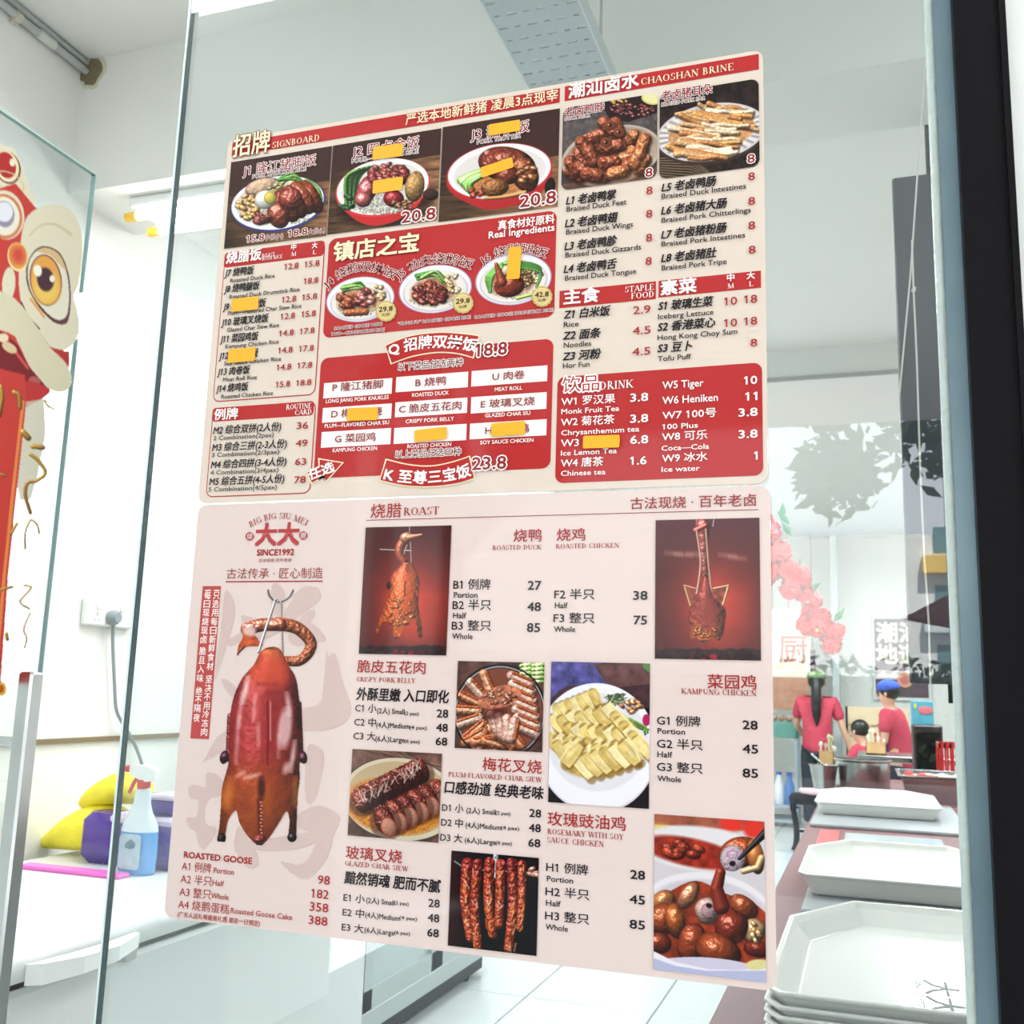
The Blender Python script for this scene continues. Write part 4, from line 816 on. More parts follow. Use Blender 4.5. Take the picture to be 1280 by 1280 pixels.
banner([(335,856),(450,883),(560,890),(660,872),(757,841)], [(302,968),(430,995),(560,1000),(690,985),(782,958)], REDP, CRM2)
tail = [(538,1162),(600,1134),(598,1093),(728,1115),(634,1220),(628,1188),(563,1226)]
f.px([D_(*q) for q in tail], CRM2, 3); f.px([D_(*q) for q in [(546,1166),(607,1140),(606,1101),(717,1119),(638,1207),(634,1180),(568,1216)]], REDP, 4)
f.build('set_meal_panel', up)
f = Flat(); f.rect((698, 472.5), (954.5, 595), REDP, 1, .011); f.build('drinks_panel', up)
# pictures
for fn, tl, br, r in ((pic_j1, (291, 204.5), (409.5, 296), 0), (pic_j2, (418, 184), (548, 277), 0), (pic_j3, (555, 161), (698, 260), 0), (pic_neck, (705, 137.5), (822, 224), .011), (pic_ear, (825.5, 120), (950, 209.5), .011)):
    grid_pic('food_photo', fn(), tl, br, up, radius=r)
for k, (cx, cy, rx, ry) in enumerate(((452, 375.5, 43, 28), (545.5, 362.5, 46, 30), (643, 350.5, 48, 32))):
    grid_pic('food_photo', bowl_pic((cx-rx-4, cy-ry-12, cx+rx+4, cy+ry+12), (cx-400)*4, (cy-240)*4, rx*4, ry*4, k), (cx-rx-3, cy-ry-6), (cx+rx+3, cy+ry+6), up, masked=True, layer=2)
for cx, cy, s in ((484.5, 390.5, '29.8'), (580.5, 380.5, '29.8'), (679, 372.5, '42.8')):
    f = Flat(); n = 28
    for rr, cc, ly in ((12.6, (206, 178, 108), 6), (10.6, (238, 220, 168), 7), (9.6, (224, 198, 132), 8)):
        f.px([(cx+(rr+(.8 if ly == 6 and i % 2 else 0))*math.cos(i*6.2832/n), cy+(rr+(.8 if ly == 6 and i % 2 else 0))*math.sin(i*6.2832/n)) for i in range(n)], cc, ly)
    text(f, s, cx-8.5, cy+1.5, cx+8.5, 6, BLK, 9, .02); text(f, '元/份', cx-5, cy+7, cx+5, 3.6, BLK, 9)
    f.build('price_badge', up)
# lettering: (string, x0, baseline y, x1, height)
f = Flat()
text(f, '招牌', 293, 199, 338, 26, CRM2, 5, .02, outline=MAROON, ow=.05); text(f, 'SIGNBOARD', 342.5, 187.3, 400, 7.5, CRM2, ser=True)
text(f, '严选本地新鲜猪 凌晨3点现宰', 508.7, 158.7, 697.5, 13, CRM2, 5, .015); text(f, '潮汕卤水', 712, 125.5, 799, 17.5, WHT, 5, .03); text(f, 'CHAOSHAN BRINE', 802.5, 108.8, 917.5, 8.3, CRM2, ser=True)
text(f, '主食', 706, 382.5, 750, 17, WHT, 5, .035); text(f, '素菜', 827, 371, 871, 17, WHT, 5, .035)
text(f, 'STAPLE', 782.5, 367.3, 818, 7.2, WHT, ser=True); text(f, 'FOOD', 790, 375.5, 818, 7.2, WHT, ser=True)
for s, a, b, c, h in (('中', 909.5, 353.5, 918.5, 8.5), ('大', 934, 351, 944, 8.5)): text(f, s, a, b, c, h, WHT, 5, .03)
text(f, 'M', 910, 362.5, 918, 6, WHT, ser=True); text(f, 'L', 937, 359.8, 942, 6, WHT, ser=True)
text(f, '烧腊饭', 285, 331.5, 328, 14, WHT, 5, .03); text(f, 'ROAST', 329.5, 323.6, 345.5, 4.6, WHT, ser=True); text(f, 'WITH RICE', 329, 327.5, 355, 4.6, WHT, ser=True)
text(f, '中', 366, 314.5, 372, 7, WHT, 5, .03); text(f, 'M', 366, 322, 372.3, 5, WHT, ser=True); text(f, '大', 392, 312.3, 398.5, 7, WHT, 5, .03); text(f, 'L', 393, 319.6, 397.3, 5, WHT, ser=True)
text(f, '例牌', 270, 526.3, 299, 13, WHT, 5, .03); text(f, 'ROUTINE', 360, 513.3, 391, 6.3, WHT, ser=True); text(f, 'CARD', 371, 520, 391, 6.3, WHT, ser=True)
f.build('lettering', up, 'cream and white heading lettering')
f = Flat()
text(f, 'J1 隆江猪脚饭', 306, 222.5, 396, 13, RED2, 6, .01, outline=WHT); text(f, 'PORK KNUCKLES RICE', 318, 225.5, 384, 5, MAROON, 6, outline=WHT, ow=.09)
text(f, 'J2 四点金饭', 442.5, 199, 525, 13.5, RED2, 6, .01, outline=WHT); text(f, 'FOUR—TREASURES RICE', 442, 206.2, 524, 5.6, MAROON, 6, outline=WHT, ow=.09)
text(f, 'J3 猪手饭', 590, 178, 662.5, 14, RED2, 6, .01, outline=WHT); text(f, 'PORK TROTTER', 598, 182.6, 652, 5.2, MAROON, 6, outline=WHT, ow=.09)
for s, a, b, c, h in (('15.8', 310.5, 305, 332, 8), ('18.8', 362.5, 298, 386, 8), ('20.8', 504, 281, 545.5, 14), ('20.8', 651.5, 261.5, 696, 15), ('8', 808, 223.7, 816.5, 10.5), ('8', 935, 206.5, 944, 10.5), ('18.8', 596, 447.5, 635, 15.5), ('23.8', 592, 588.5, 634, 15.5)):
    text(f, s, a, b, c, h, RED2, 6, .02, outline=WHT, ow=.09)
text(f, '中份(M)', 333, 303, 356, 7, RED2, 6, outline=WHT); text(f, '大份(L)', 387, 295.5, 408, 7, RED2, 6, outline=WHT)
text(f, '老卤鸭脖', 707, 149, 756, 11, RED2, 6, .02, outline=WHT); text(f, 'DUCK NECK', 707.5, 153.5, 739, 4.6, MAROON, 6, outline=WHT, ow=.09)
text(f, '老卤猪耳朵', 828, 129.5, 891, 12, RED2, 6, .02, outline=WHT); text(f, 'BRAISED PORK EAR', 828, 135.8, 882, 4.6, MAROON, 6, outline=WHT, ow=.09)
text(f, '饮品', 704, 492.5, 750, 19, REDP, 5, outline=WHT, ow=.09); text(f, 'DRINK', 751, 488.7, 793, 10, WHT, ser=True)
text(f, 'J4 烧鹅双拼饭', 0, 0, 0, 11.5, (140, 20, 26), 6, .016, outline=WHT, ow=.06, path=[(412, 364), (449, 341.5), (494, 352)])
text(f, 'J5 功夫烧鹅饭', 0, 0, 0, 11.5, (140, 20, 26), 6, .016, outline=WHT, ow=.06, path=[(501, 353), (541, 331.5), (590, 339)])
text(f, 'J6 烧鹅腿饭', 0, 0, 0, 11.5, (140, 20, 26), 6, .016, outline=WHT, ow=.06, path=[(605, 334), (642, 319), (683, 325)])
for s, a, b, c in (('ROASTED GOOSE WITH', 420, 414, 479), ('TWO—COMBINATION RICE', 416, 421.3, 482), ('“KUNG FU” ROASTED GOOSE RICE', 499, 408.3, 589.5), ('ROASTED GOOSE DRUMSTICK RICE', 595, 400, 692.5)): text(f, s, a, b, c, 3.9, MAROON, 5, outline=WHT, ow=.08)
text(f, '以下菜品任选两种', 499.5, 465, 580, 9.5, MAROON, 5, .012, outline=WHT, ow=.08); text(f, '以上菜品任选三种', 496, 574, 577.5, 9.5, MAROON, 5, .012, outline=WHT, ow=.08)
f.build('lettering', up, 'red lettering with white outlines')
f = Flat()
text(f, '镇店之宝', 419, 328.5, 524, 22, CRM2, 5, .035, outline=MAROON, ow=.05)
text(f, '真食材好原料', 624, 289.5, 694, 11, WHT, 5, .02); text(f, 'Real Ingredients', 612.5, 300, 694, 8.3, WHT, 5, .02)
text(f, 'Q 招牌双拼饭', 0, 0, 0, 15, WHT, 6, .03, path=[(489.5, 447), (541, 436.5), (596, 442)])
text(f, 'K 至尊三宝饭', 0, 0, 0, 15.5, WHT, 6, .03, path=[(481, 601), (537, 605.5), (591, 595.5)])
text(f, '任选', 0, 0, 0, 13, WHT, 6, .035, path=[(389.5, 601.5), (405, 596), (421, 589.5)])
for s, a, b, c in (('LONG JIANG PORK KNUKLES', 409.5, 505.2, 487.5), ('ROASTED DUCK', 517, 497.5, 562.5), ('MEAT ROLL', 620, 490.5, 654), ('PLUM—FLAVORED CHAR SIU', 408, 536, 488), ('CRISPY PORK BELLY', 509, 530.3, 569), ('GLAZED CHAR SIU', 608, 523, 664), ('KAMPUNG CHICKEN', 418, 566.3, 473), ('ROASTED CHICKEN', 511, 561.3, 565.5), ('SOY SAUCE CHICKEN', 602, 556.7, 668)):
    text(f, s, a, b, c, 4.6, WHT, 5, .015)
for s, a, b, c in (('P 隆江猪脚', 417.5, 491, 480), ('B 烧鸭', 521, 485, 559), ('U 肉卷', 617, 477.5, 657), ('D 梅花叉烧', 416, 524, 479), ('C 脆皮五花肉', 500.5, 518, 578), ('E 玻璃叉烧', 602.5, 511.8, 669.5), ('G 菜园鸡', 420.5, 555, 471), ('F 烧鸡', 520, 549.5, 560), ('H 豉油鸡', 608, 544.5, 662.5)):
    text(f, s, a, b, c, 10.3, RED2, 5, .012)
f.build('lettering', up, 'white and red lettering of the set meal panel')
f = Flat()
for t_, a, b, c, en, ea, eb, ec in (('W1 罗汉果', 703, 509, 770, 'Monk Fruit Tea', 703, 519, 775), ('W2 菊花茶', 702.5, 534.5, 769, 'Chrysanthemum tea', 703, 545.5, 800), ('W3 柠檬茶', 702.5, 560.5, 776, 'Ice Lemon Tea', 702.5, 570.7, 772), ('W4 唐茶', 702.5, 585.5, 755, 'Chinese tea', 702.5, 596, 758),
        ('W5 Tiger', 829, 487.5, 880, '', 0, 0, 0), ('W6 Heniken', 829, 506.5, 898, '', 0, 0, 0), ('W7 100号', 829, 526, 896, '100 Plus', 829, 538, 873), ('W8 可乐', 828.5, 552.7, 885, 'Coca—Cola', 828, 564.7, 887), ('W9 冰水', 828.5, 579.5, 885, 'Ice water', 828, 591, 875.5)):
    text(f, t_, a, b, c, 11 if cjk(t_) else 9, WHT, 5, .012)
    if en: text(f, en, ea, eb, ec, 6.3, WHT, 5, .012)
for s, a, b, c in (('3.8', 789, 503.5, 811), ('3.8', 789, 529.7, 811), ('6.8', 789, 556, 811), ('1.6', 789, 582, 809), ('10', 931, 482, 947), ('11', 932.5, 502, 947), ('3.8', 924, 522, 947.5), ('3.8', 924, 549, 947.5), ('1', 943.5, 575.5, 947.3)): text(f, s, a, b, c, 9.8, WHT, 5, .02)
f.build('lettering', up, 'white lettering of the drinks list')
f = Flat()
for i, (t_, a, b, c, en, ea, eb, ec, pr) in enumerate((
  ('L1 老卤鸭掌', 709, 259, 771, 'Braised Duck Feet', 709.5, 266.8, 784, (809, 245.5, 816.5)), ('L2 老卤鸭翅', 707.5, 287.3, 773, 'Braised Duck Wings', 709, 295.3, 792, (808.7, 274.5, 816.3)), ('L3 老卤鸭胗', 707, 315.8, 772, 'Braised Duck Gizzards', 708, 324, 802, (808.5, 304.2, 816)), ('L4 老卤鸭舌', 706, 344.2, 772, 'Braised Duck Tongue', 707.5, 352.8, 796, (808, 333.3, 815.5)),
  ('L5 老卤鸭肠', 828, 242.8, 896, 'Braised Duck Intestines', 828, 251, 933, (936, 228, 944)), ('L6 老卤猪大肠', 827.5, 271.5, 909.5, 'Braised Pork Chitterlings', 828, 280.7, 939, (936, 258.7, 944.3)), ('L7 老卤猪粉肠', 827.5, 301.5, 909, 'Braised Pork Intestines', 828, 310.3, 932, (936, 289, 944.5)), ('L8 老卤猪肚', 827.5, 330.7, 896.5, 'Braised Pork Tripe', 828, 340, 909, (936.5, 319.3, 945)),
  ('Z1 白米饭', 706, 401, 764, 'Rice', 706, 410.8, 724.5, (792.5, 394.5, 814)), ('Z2 面条', 705, 427.2, 752, 'Noodles', 706, 436.3, 740, (792, 420.3, 814)), ('Z3 河粉', 704.5, 453, 752, 'Hor Fun', 705, 462, 738, (791.5, 446.3, 813.8)),
  ('S1 玻璃生菜', 824, 390.3, 892.5, 'Iceberg Lettuce', 823.5, 400.8, 892.5, None), ('S2 香港菜心', 823, 416.5, 894.5, 'Hong Kong Choy Sum', 823, 427, 922.5, None), ('S3 豆卜', 823, 443, 866, 'Tofu Puff', 823, 453.3, 864.5, (939, 435, 947)))):
    text(f, t_, a, b, c, 11.8, BLK, 5, .03, .2); text(f, en, ea, eb, ec, 6.4, BLK, 5)
    if pr: text(f, '8' if i < 8 or i == 13 else ('2.9', '4.5', '4.5')[i-8], pr[0], pr[1], pr[2], 9.6, REDT, 5, .01)
for s, a, b, c in (('10', 906, 383.7, 922), ('18', 931, 381.2, 947), ('10', 906, 410.7, 922), ('18', 931, 408.5, 947)): text(f, s, a, b, c, 9.8, REDT, 5, .01)
f.build('lettering', up, 'black dish names with red prices')
f = Flat()
R_ = [('J7 烧鸭饭', 283, 348.3, 319, 'Roasted Duck Rice', 290, 355, 345, '12.8', 357.5, 339, 375, '15.8', 383, 336, 401),
 ('J8 烧鸭腿饭', 282.5, 368.2, 326, 'Roasted Duck Drumstick Rice', 289, 375.2, 376, '', 0, 0, 0, '18.8', 382, 357, 399.5),
 ('J9 梅花叉烧饭', 281, 390.3, 334, 'Plum—Flavored Char Siew Rice', 287, 395.7, 378, '12.8', 354.5, 380, 372, '15.8', 380, 377, 398),
 ('J10 玻璃叉烧饭', 279, 409.7, 337, 'Glazed Char Siew Rice', 286, 416.4, 350.5, '12.8', 353, 401, 370.5, '15.8', 379, 398.2, 396.5),
 ('J11 菜园鸡饭', 277.5, 430.7, 324.5, 'Kampung Chicken Rice', 284, 437, 350, '14.8', 351, 422, 369, '17.8', 377, 419.5, 395),
 ('J12 豉油鸡饭', 276, 451.5, 324.5, 'Soy Sauce Chicken Rice', 282.5, 458.2, 353, '14.8', 350, 443.3, 367.5, '17.8', 376, 441.2, 394),
 ('J13 肉卷饭', 274, 471.5, 314, 'Meat Roll Rice', 281, 478.4, 323, '14.8', 348, 464.4, 366, '17.8', 374, 462.2, 392),
 ('J14 烧鸡饭', 272.5, 492.2, 312, 'Roasted Chicken Rice', 279, 499.6, 343, '15.8', 347, 485.7, 364.5, '18.8', 372.5, 483.8, 391)]
for t_, a, b, c, en, ea, eb, ec, p1, a1, b1, c1, p2, a2, b2, c2 in R_:
    text(f, t_, a, b, c, 10, BLK, 5, .025, .15); text(f, en, ea, eb, ec, 5, BLK, 5)
    if p1: text(f, p1, a1, b1, c1, 7.2, REDT, 5, .018)
    text(f, p2, a2, b2, c2, 7.2, REDT, 5, .018)
for t_, a, b, c, en, ea, eb, ec, p1, a1, b1, c1 in (('M2 综合双拼(2人份)', 269, 544.5, 353, '2 Combination(2pax)', 269, 551.5, 344, '36', 373, 537.5, 387), ('M3 综合三拼(2-3人份)', 267.5, 565.7, 360, '3 Combination(2/3pax)', 267, 572.5, 351, '49', 372, 559.5, 386), ('M4 综合四拼(3-4人份)', 266, 587.3, 359.5, '4 Combination(3/4pax)', 265.5, 594.5, 350, '63', 371, 582.5, 384.5), ('M5 综合五拼(4-5人份)', 264, 608.2, 357, '5 Combination(4/5pax)', 263, 615.5, 348, '78', 370, 605, 384)):
    text(f, t_, a, b, c, 10.5, BLK, 5, .02, .12); text(f, en, ea, eb, ec, 5.4, (70, 66, 70), 5); text(f, p1, a1, b1, c1, 8.4, REDT, 5)
f.build('lettering', up, 'small black rice menu with red prices')

lo = poster('menu_poster', 'lower pale pink roast menu poster with large hanging roasted goose', (250, 632), (971, 1238.5), PINK, 'menu posters on the glass')
f = Flat(); WM = (214, 190, 184)
g = grid_pic('brush_watermark', pic_brush(), (230, 724), (444, 1104), lo, masked=True, layer=1, step=.0009); g['label'] = 'faded pinkish brown brush lettering behind the goose'
f = Flat(); f.rect((459, 651.3), (948.5, 637.2), (150, 50, 50), 1); f.rect((284, 726.8), (405, 726.6+1), REDT, 1)
a, b = onY(255.5, 733, GD), onY(263, 924, GD); f.fan(rr_pts(a, b, 0), (190, 74, 72), 1)
f.build('rule_and_side_strip', lo)
for fn, tl, br in ((pic_duck, (459, 660), (559.3, 819.5)), (pic_chicken, (820.5, 651), (951.7, 826)), (pic_belly, (574, 826.3), (679, 940.3)), (pic_kampung, (690.5, 827), (812, 1010.7)), (pic_charsiu, (442.5, 936), (549.7, 1053)), (pic_hang, (566, 1062.5), (672, 1194)), (pic_rose, (819, 1017), (958.2, 1227))):
    grid_pic('food_photo', fn(), tl, br, lo)
g = grid_pic('goose_photo', pic_goose(), (272, 734), (392, 1062), lo, masked=True, layer=2); g['label'] = 'glossy reddish brown roasted goose hung from a hook'
f = Flat()
def G_(X, Y): return (200+X/4, 600+Y/4)
text(f, 'BIG BIG SIU MEI', 0, 0, 0, 7.5, (176, 84, 84), 2, ser=True, path=[G_(460, 240), G_(597, 196), G_(738, 232)])
text(f, '大大', 321, 682.5, 374.5, 26, (182, 62, 66), 2, .045); text(f, 'SINCE1992', 323, 695, 369, 7.6, REDT, 2, .03); text(f, '古法现烧 百年老卤', 325, 703, 366, 4, (170, 96, 90), 2)
for cx, cy, s in ((314, 671, '烧'), (381, 670, '腊')):
    f.px([(cx+5.4*math.cos(i*.5236), cy+5.4*math.sin(i*.5236)) for i in range(12)], (186, 70, 74), 2); text(f, s, cx-3.5, cy+3.6, cx+3.5, 7, PINK, 3)
text(f, '古法传承 · 匠心制造', 285, 724, 405, 12.5, (160, 64, 62), 2)
text(f, '烧腊', 464.5, 648.3, 503, 17, REDT, 2, .005); text(f, 'ROAST', 506, 644.8, 550, 9.5, REDT, 2, ser=True); text(f, '古法现烧 · 百年老卤', 789, 637.5, 946, 14, (158, 54, 54), 2, .01)
def column(s, x0, y0, x1, y1, ys, h=9.5):
    for ch, y in zip(s, ys):
        py = 600+y/4; t = (py-y0)/(y1-y0); x = x0+(x1-x0)*t; text(f, ch, x-4, py+5, x+4, h if ch != '·' else 8, (250, 232, 226), 2, .015)
column('·每日现烧现卤脆且入味绝不隔夜', 261.5, 742, 247.5, 897, (549, 577, 620, 663, 708, 752, 797, 855, 900, 945, 990, 1055, 1097, 1140, 1187))
column('·只选用每日新鲜食材坚决不用冷冻肉', 272.5, 742, 257, 915, (549, 577, 620, 663, 708, 752, 797, 840, 885, 930, 995, 1040, 1083, 1127, 1170, 1215, 1258))
f.build('lettering', lo, 'red heading, logo and slogan lettering')
f = Flat()
for s, a, b, c, h, sr in (('烧鸭', 643, 678, 678, 15, 0), ('ROASTED DUCK', 617, 688, 678, 5.6, 1), ('烧鸡', 697, 677, 732.5, 15, 0), ('ROASTED CHICKEN', 696, 686.2, 775, 5.6, 1), ('脆皮五花肉', 448, 840.5, 533, 15, 0), ('CRISPY PORK BELLY', 447.5, 851.8, 521, 5.8, 1), ('梅花叉烧', 604.5, 963, 678, 16, 0), ('PLUM-FLAVORED CHAR SIEW', 562, 970.5, 679, 6, 1), ('玻璃叉烧', 434, 1072.5, 504, 15.5, 0), ('GLAZED CHAR SIEW', 433, 1081.2, 512.5, 6, 1), ('菜园鸡', 885, 860.5, 946, 17, 0), ('KAMPUNG CHICKEN', 852.5, 867.3, 946, 6.8, 1), ('玫瑰豉油鸡', 685.5, 1031, 783, 16.5, 0), ('ROSEMARY WITH SOY', 685.5, 1042, 781, 6.8, 1), ('SAUCE CHICKEN', 685, 1052.5, 756, 6.8, 1)):
    text(f, s, a, b, c, h, REDT, 2, 0 if sr else .01, ser=bool(sr))
text(f, 'ROASTED GOOSE', 232, 1071.3, 317.5, 7.5, REDT, 2, .035)
for s, a, b, c, en, ea, eb, ec, pr, pa, pb, pc in (('A1 例牌', 229, 1087.5, 266, 'Portion', 269, 1090.5, 294.5, '98', 399, 1104, 414), ('A2 半只', 227.5, 1103.5, 267, 'Half', 267.5, 1106, 282, '182', 391, 1121, 412.5), ('A3 整只', 226, 1119.5, 266, 'Whole', 266, 1122, 288, '358', 389, 1137.5, 412), ('A4 烧鹅蛋糕', 224.5, 1135, 289, 'Roasted Goose Cake', 290.5, 1140.5, 367.5, '388', 387.5, 1154, 411)):
    text(f, s, a, b, c, 12, REDT, 2); text(f, en, ea, eb, ec, 6.8, (176, 70, 68), 2); text(f, pr, pa, pb, pc, 10.8, (176, 40, 44), 2, .01)
text(f, '(广东人送礼嘅最高礼遇 提前一日预定)', 224, 1145, 327.5, 6.5, (170, 70, 66), 2)
f.build('lettering', lo, 'red dish names and goose prices')
f = Flat()
for s, a, b, c, h in (('外酥里嫩 入口即化', 447, 875, 562.5, 15), ('口感劲道 经典老味', 557, 991, 680.5, 15), ('黯然销魂 肥而不腻', 432, 1103.5, 552.5, 15)): text(f, s, a, b, c, h, BLK, 2, .026, .1)
for k, x0, sx, x1, px_, px1, Y in (('C', 445.5, 473, 530, 547.5, 561.5, (890, 907.5, 924.7)), ('D', 554, 584.5, 645.5, 663, 677.5, (1014, 1032.3, 1051)), ('E', 431, 459.5, 518, 537, 551, (1126, 1144.3, 1162.8))):
    for i, (ch, en, pr) in enumerate((('小', '(2人) Small', '28'), ('中', '(4人)Medium', '48'), ('大', '(6人)Large', '68'))):
        y = Y[i]; d = i*1.1; n = (.82, 1., .88)[i]; L = (x1+6-sx)*n
        text(f, k+str(i+1)+' '+ch, x0-d, y, x0+26.5-d*.6, 10.5, BLK, 2, .01); text(f, en, sx-d, y+2.2, sx-d+L*.66, 8, BLK, 2); text(f, '('+'246'[i]+' pax)', sx-d+L*.66, y+3.6, sx-d+L, 4.4, BLK, 2)
        text(f, pr, px_-d*.6, y+6.5, px1-d*.5, 9.8, BLK, 2, .02)
for s, a, b, c, en, ec, eb, pr, pa, pb, pc in (('B1 例牌', 568, 737.3, 614, 'Portion', 598, 747.5, '27', 661, 737.5, 677.5), ('B2 半只', 567, 762.7, 615, 'Half', 584, 773, '48', 660.5, 764, 677), ('B3 整只', 566, 788.3, 615, 'Whole', 592, 798.8, '85', 660, 790, 676), ('F2 半只', 694, 749.5, 744, 'Half', 710.5, 760.5, '38', 792.5, 750, 810), ('F3 整只', 693, 779, 744, 'Whole', 720, 790, '75', 793, 780.7, 809.5),
  ('G1 例牌', 822, 906.5, 876, 'Portion', 857, 916.8, '28', 929, 911.2, 947.5), ('G2 半只', 822, 935.2, 879, 'Half', 841, 946, '45', 929, 941, 948), ('G3 整只', 822, 964, 879, 'Whole', 852, 976, '85', 929, 971, 948), ('H1 例牌', 684, 1089, 736, 'Portion', 717.5, 1100.8, '28', 789, 1097.5, 807), ('H2 半只', 683, 1119.2, 737.5, 'Half', 702, 1131, '45', 788, 1128.3, 807), ('H3 整只', 682.5, 1149.3, 737.5, 'Whole', 711, 1160.8, '85', 788, 1159.3, 807)):
    text(f, s, a, b, c, 12.5, BLK, 2, .01); text(f, en, a+.7, eb, ec, 7, BLK, 2); text(f, pr, pa, pb, pc, 10.8, BLK, 2, .02)
f.build('lettering', lo, 'black price list lettering')

# orange cover-up stickers, each with real thickness
ORG = mat('orange_sticker_paper', (255, 176, 20), .5, noise=.04, nscale=60)
for cx, cy, wd, h, ex, lab in ((487, 192, 37, 16, 1.5, 'orange sticker over the second rice dish name'), (487, 234, 37, 16, 0, 'orange sticker across the meat in the middle bowl photo'), (632, 162.5, 39, 14.5, 0, 'orange sticker over the pork trotter dish name'), (623, 212, 40, 13.5, -11, 'tilted orange sticker across the pork in the pork trotter photo'),
     (644.5, 331, 16, 41, 2, 'upright orange sticker over the goose drumstick bowl'), (309, 382, 33, 15, 0, 'orange sticker over the char siew rice name in the rice list'), (305, 445.5, 33.5, 15.5, 0, 'orange sticker over the soy sauce chicken rice name'), (455.5, 519, 38, 15, 1.5, 'orange sticker in the plum char siu cell of the set meal panel'),
     (540.5, 544.5, 40, 14.5, -3, 'orange sticker in the roasted chicken cell of the set meal panel'), (637, 537.5, 42, 16.5, -1, 'orange sticker in the soy sauce chicken cell of the set meal panel'), (753, 553.5, 45.5, 16, 1, 'orange sticker over the lemon tea name in the drinks list')):
    o_ = onY(cx, cy, GD); k = (onY(cx+5, cy, GD)-onY(cx-5, cy, GD)).x/10; hw, hh = wd*k/2, h*k*.98/2
    P = rr_pts(Vector((-hw, 0, hh)), Vector((hw, 0, -hh)), .0022, 4); an = math.radians(-ex)
    R = lambda x, z: (o_.x+x*math.cos(an)-z*math.sin(an), o_.z+x*math.sin(an)+z*math.cos(an))
    mb = MB(); mb.loft([[(R(x, z)[0], lay(7.8), R(x, z)[1]) for x, z in P], [(R(x, z)[0], lay(9.6), R(x, z)[1]) for x, z in P]])
    tag(mb.build('orange_sticker', ORG), lab, 'sticker', 'orange stickers covering dish names')
# ------------------------------------------------------------------ room shell
WX = -2.55; CZ = EH+2.13; BZ = EH+1.63                 # left wall, ceiling, beam soffit
FARY = 14.3
TILE = mat('floor_tile_glaze', (206, 210, 208), .22, noise=.06, nscale=3, coat=.3)
GROUT = mat('floor_grout', (160, 162, 160), .8)
mb = MB(); mb.box((-2.75, -6, -.12), (3.2, FARY+.2, -.012)); fl_ = struct(mb, 'floor', GROUT)
tv = MB(); tv.bbox((.004, .004, -.012), (.636, .636, .0), .003); tproto = None
for i in range(-4, 3):
    for j in range(0, 18):
        x = -1.65+i*.64+.64; y = 2.6+j*.64
        if x < -2.6 or y > FARY-.6: continue
        if tproto is None:
            tproto = tv.build('floor_tile', TILE, fl_); t_ = tproto; base = Vector((x, y, 0)); t_.location = base
        else: t_ = bpy.data.objects.new('floor_tile', tproto.data); C.objects.link(t_); t_.parent = fl_; t_.location = Vector((x, y, 0))
mb = MB(); mb.box((WX-.15, -2.2, 0), (WX, FARY, CZ+.15)); wl = struct(mb, 'wall_left', WHITEWALL)
mb = MB(); mb.box((3.0, 1.36, 0), (3.15, FARY, CZ+.15)); struct(mb, 'wall_right', WHITEWALL)
mb = MB(); mb.box((WX-.15, FARY, 0), (3.15, FARY+.15, CZ+.15)); struct(mb, 'wall_far', WHITEWALL)
mb = MB(); mb.box((.182, GD-.02, 0), (3.15, GD+.09, CZ)); struct(mb, 'wall_front', WHITEWALL)
mb = MB(); mb.box((WX-.15, -5.6, CZ), (3.15, FARY+.15, CZ+.15)); struct(mb, 'ceiling', CEIL)
mb = MB(); mb.box((WX, 2.585, BZ), (3.0, 2.92, CZ)); struct(mb, 'trim_1', CEIL)              # front beam
mb = MB(); mb.box((WX, 6.3, EH+1.95), (3.0, 6.62, CZ)); struct(mb, 'trim_2', CEIL)            # second beam
mb = MB(); mb.box((WX, 6.28, EH+1.93), (3.0, 6.30, EH+1.955)); struct(mb, 'trim_3', mat('shadow_gap_grey', (150, 152, 150), .4))  # grey strip paints in the dark shadow gap below the second beam
mb = MB(); mb.box((WX, -.3, EH-.222), (WX+.012, 9, EH-.205)); struct(mb, 'trim_4', mat('brown_joint_strip', (128, 112, 84), .5))

# black frame post, sealant and glass
mb = MB(); mb.box((.123, GD-.03, 0), (.182, GD+.05, CZ)); mb.box((.174, GD-.036, 0), (.1815, GD-.03, CZ))
tag(mb.build('frame_post', BLACK), 'tall black frame post between glass and white wall', 'post')
t = thing('glass_pane', 'large fixed clear glass pane carrying the two menu posters', 'glass pane', (-.48, GD, .05))
mb = MB(); mb.box((-1.053, GD, .02), (.093, GD+.010, EH+2.1)); mb.build('glass_sheet', GLASS, t)
mb = MB(); mb.box((-1.0548, GD-.0002, .02), (-1.053, GD+.0102, EH+2.1)); mb.build('polished_edge', mat('dark_glass_edge', (56, 84, 88), .15, spec=.8, noise=.4, nscale=6), t)
mb = MB(); mb.box((-1.0588, GD-.0002, .02), (-1.0550, GD+.004, EH+2.1)); mb.build('clear_edge_seal', mat('clear_seal', (222, 234, 234), .2, coat=.5), t)
mb = MB(); mb.tube([(.097, GD-.001, .02), (.097, GD-.001, EH+2.1)], .0056, 12); mb.build('sealant_bead', mat('pale_silicone', (196, 208, 204), .25, noise=.08, nscale=20, bump=.3, bscale=90), t, smooth=True)
mb = MB(); mb.box((.102, GD-.004, .02), (.123, GD+.012, EH+2.1)); mb.build('glazing_channel', mat('blue_grey_channel', (128, 152, 164), .25, .3, noise=.15, nscale=14), t)
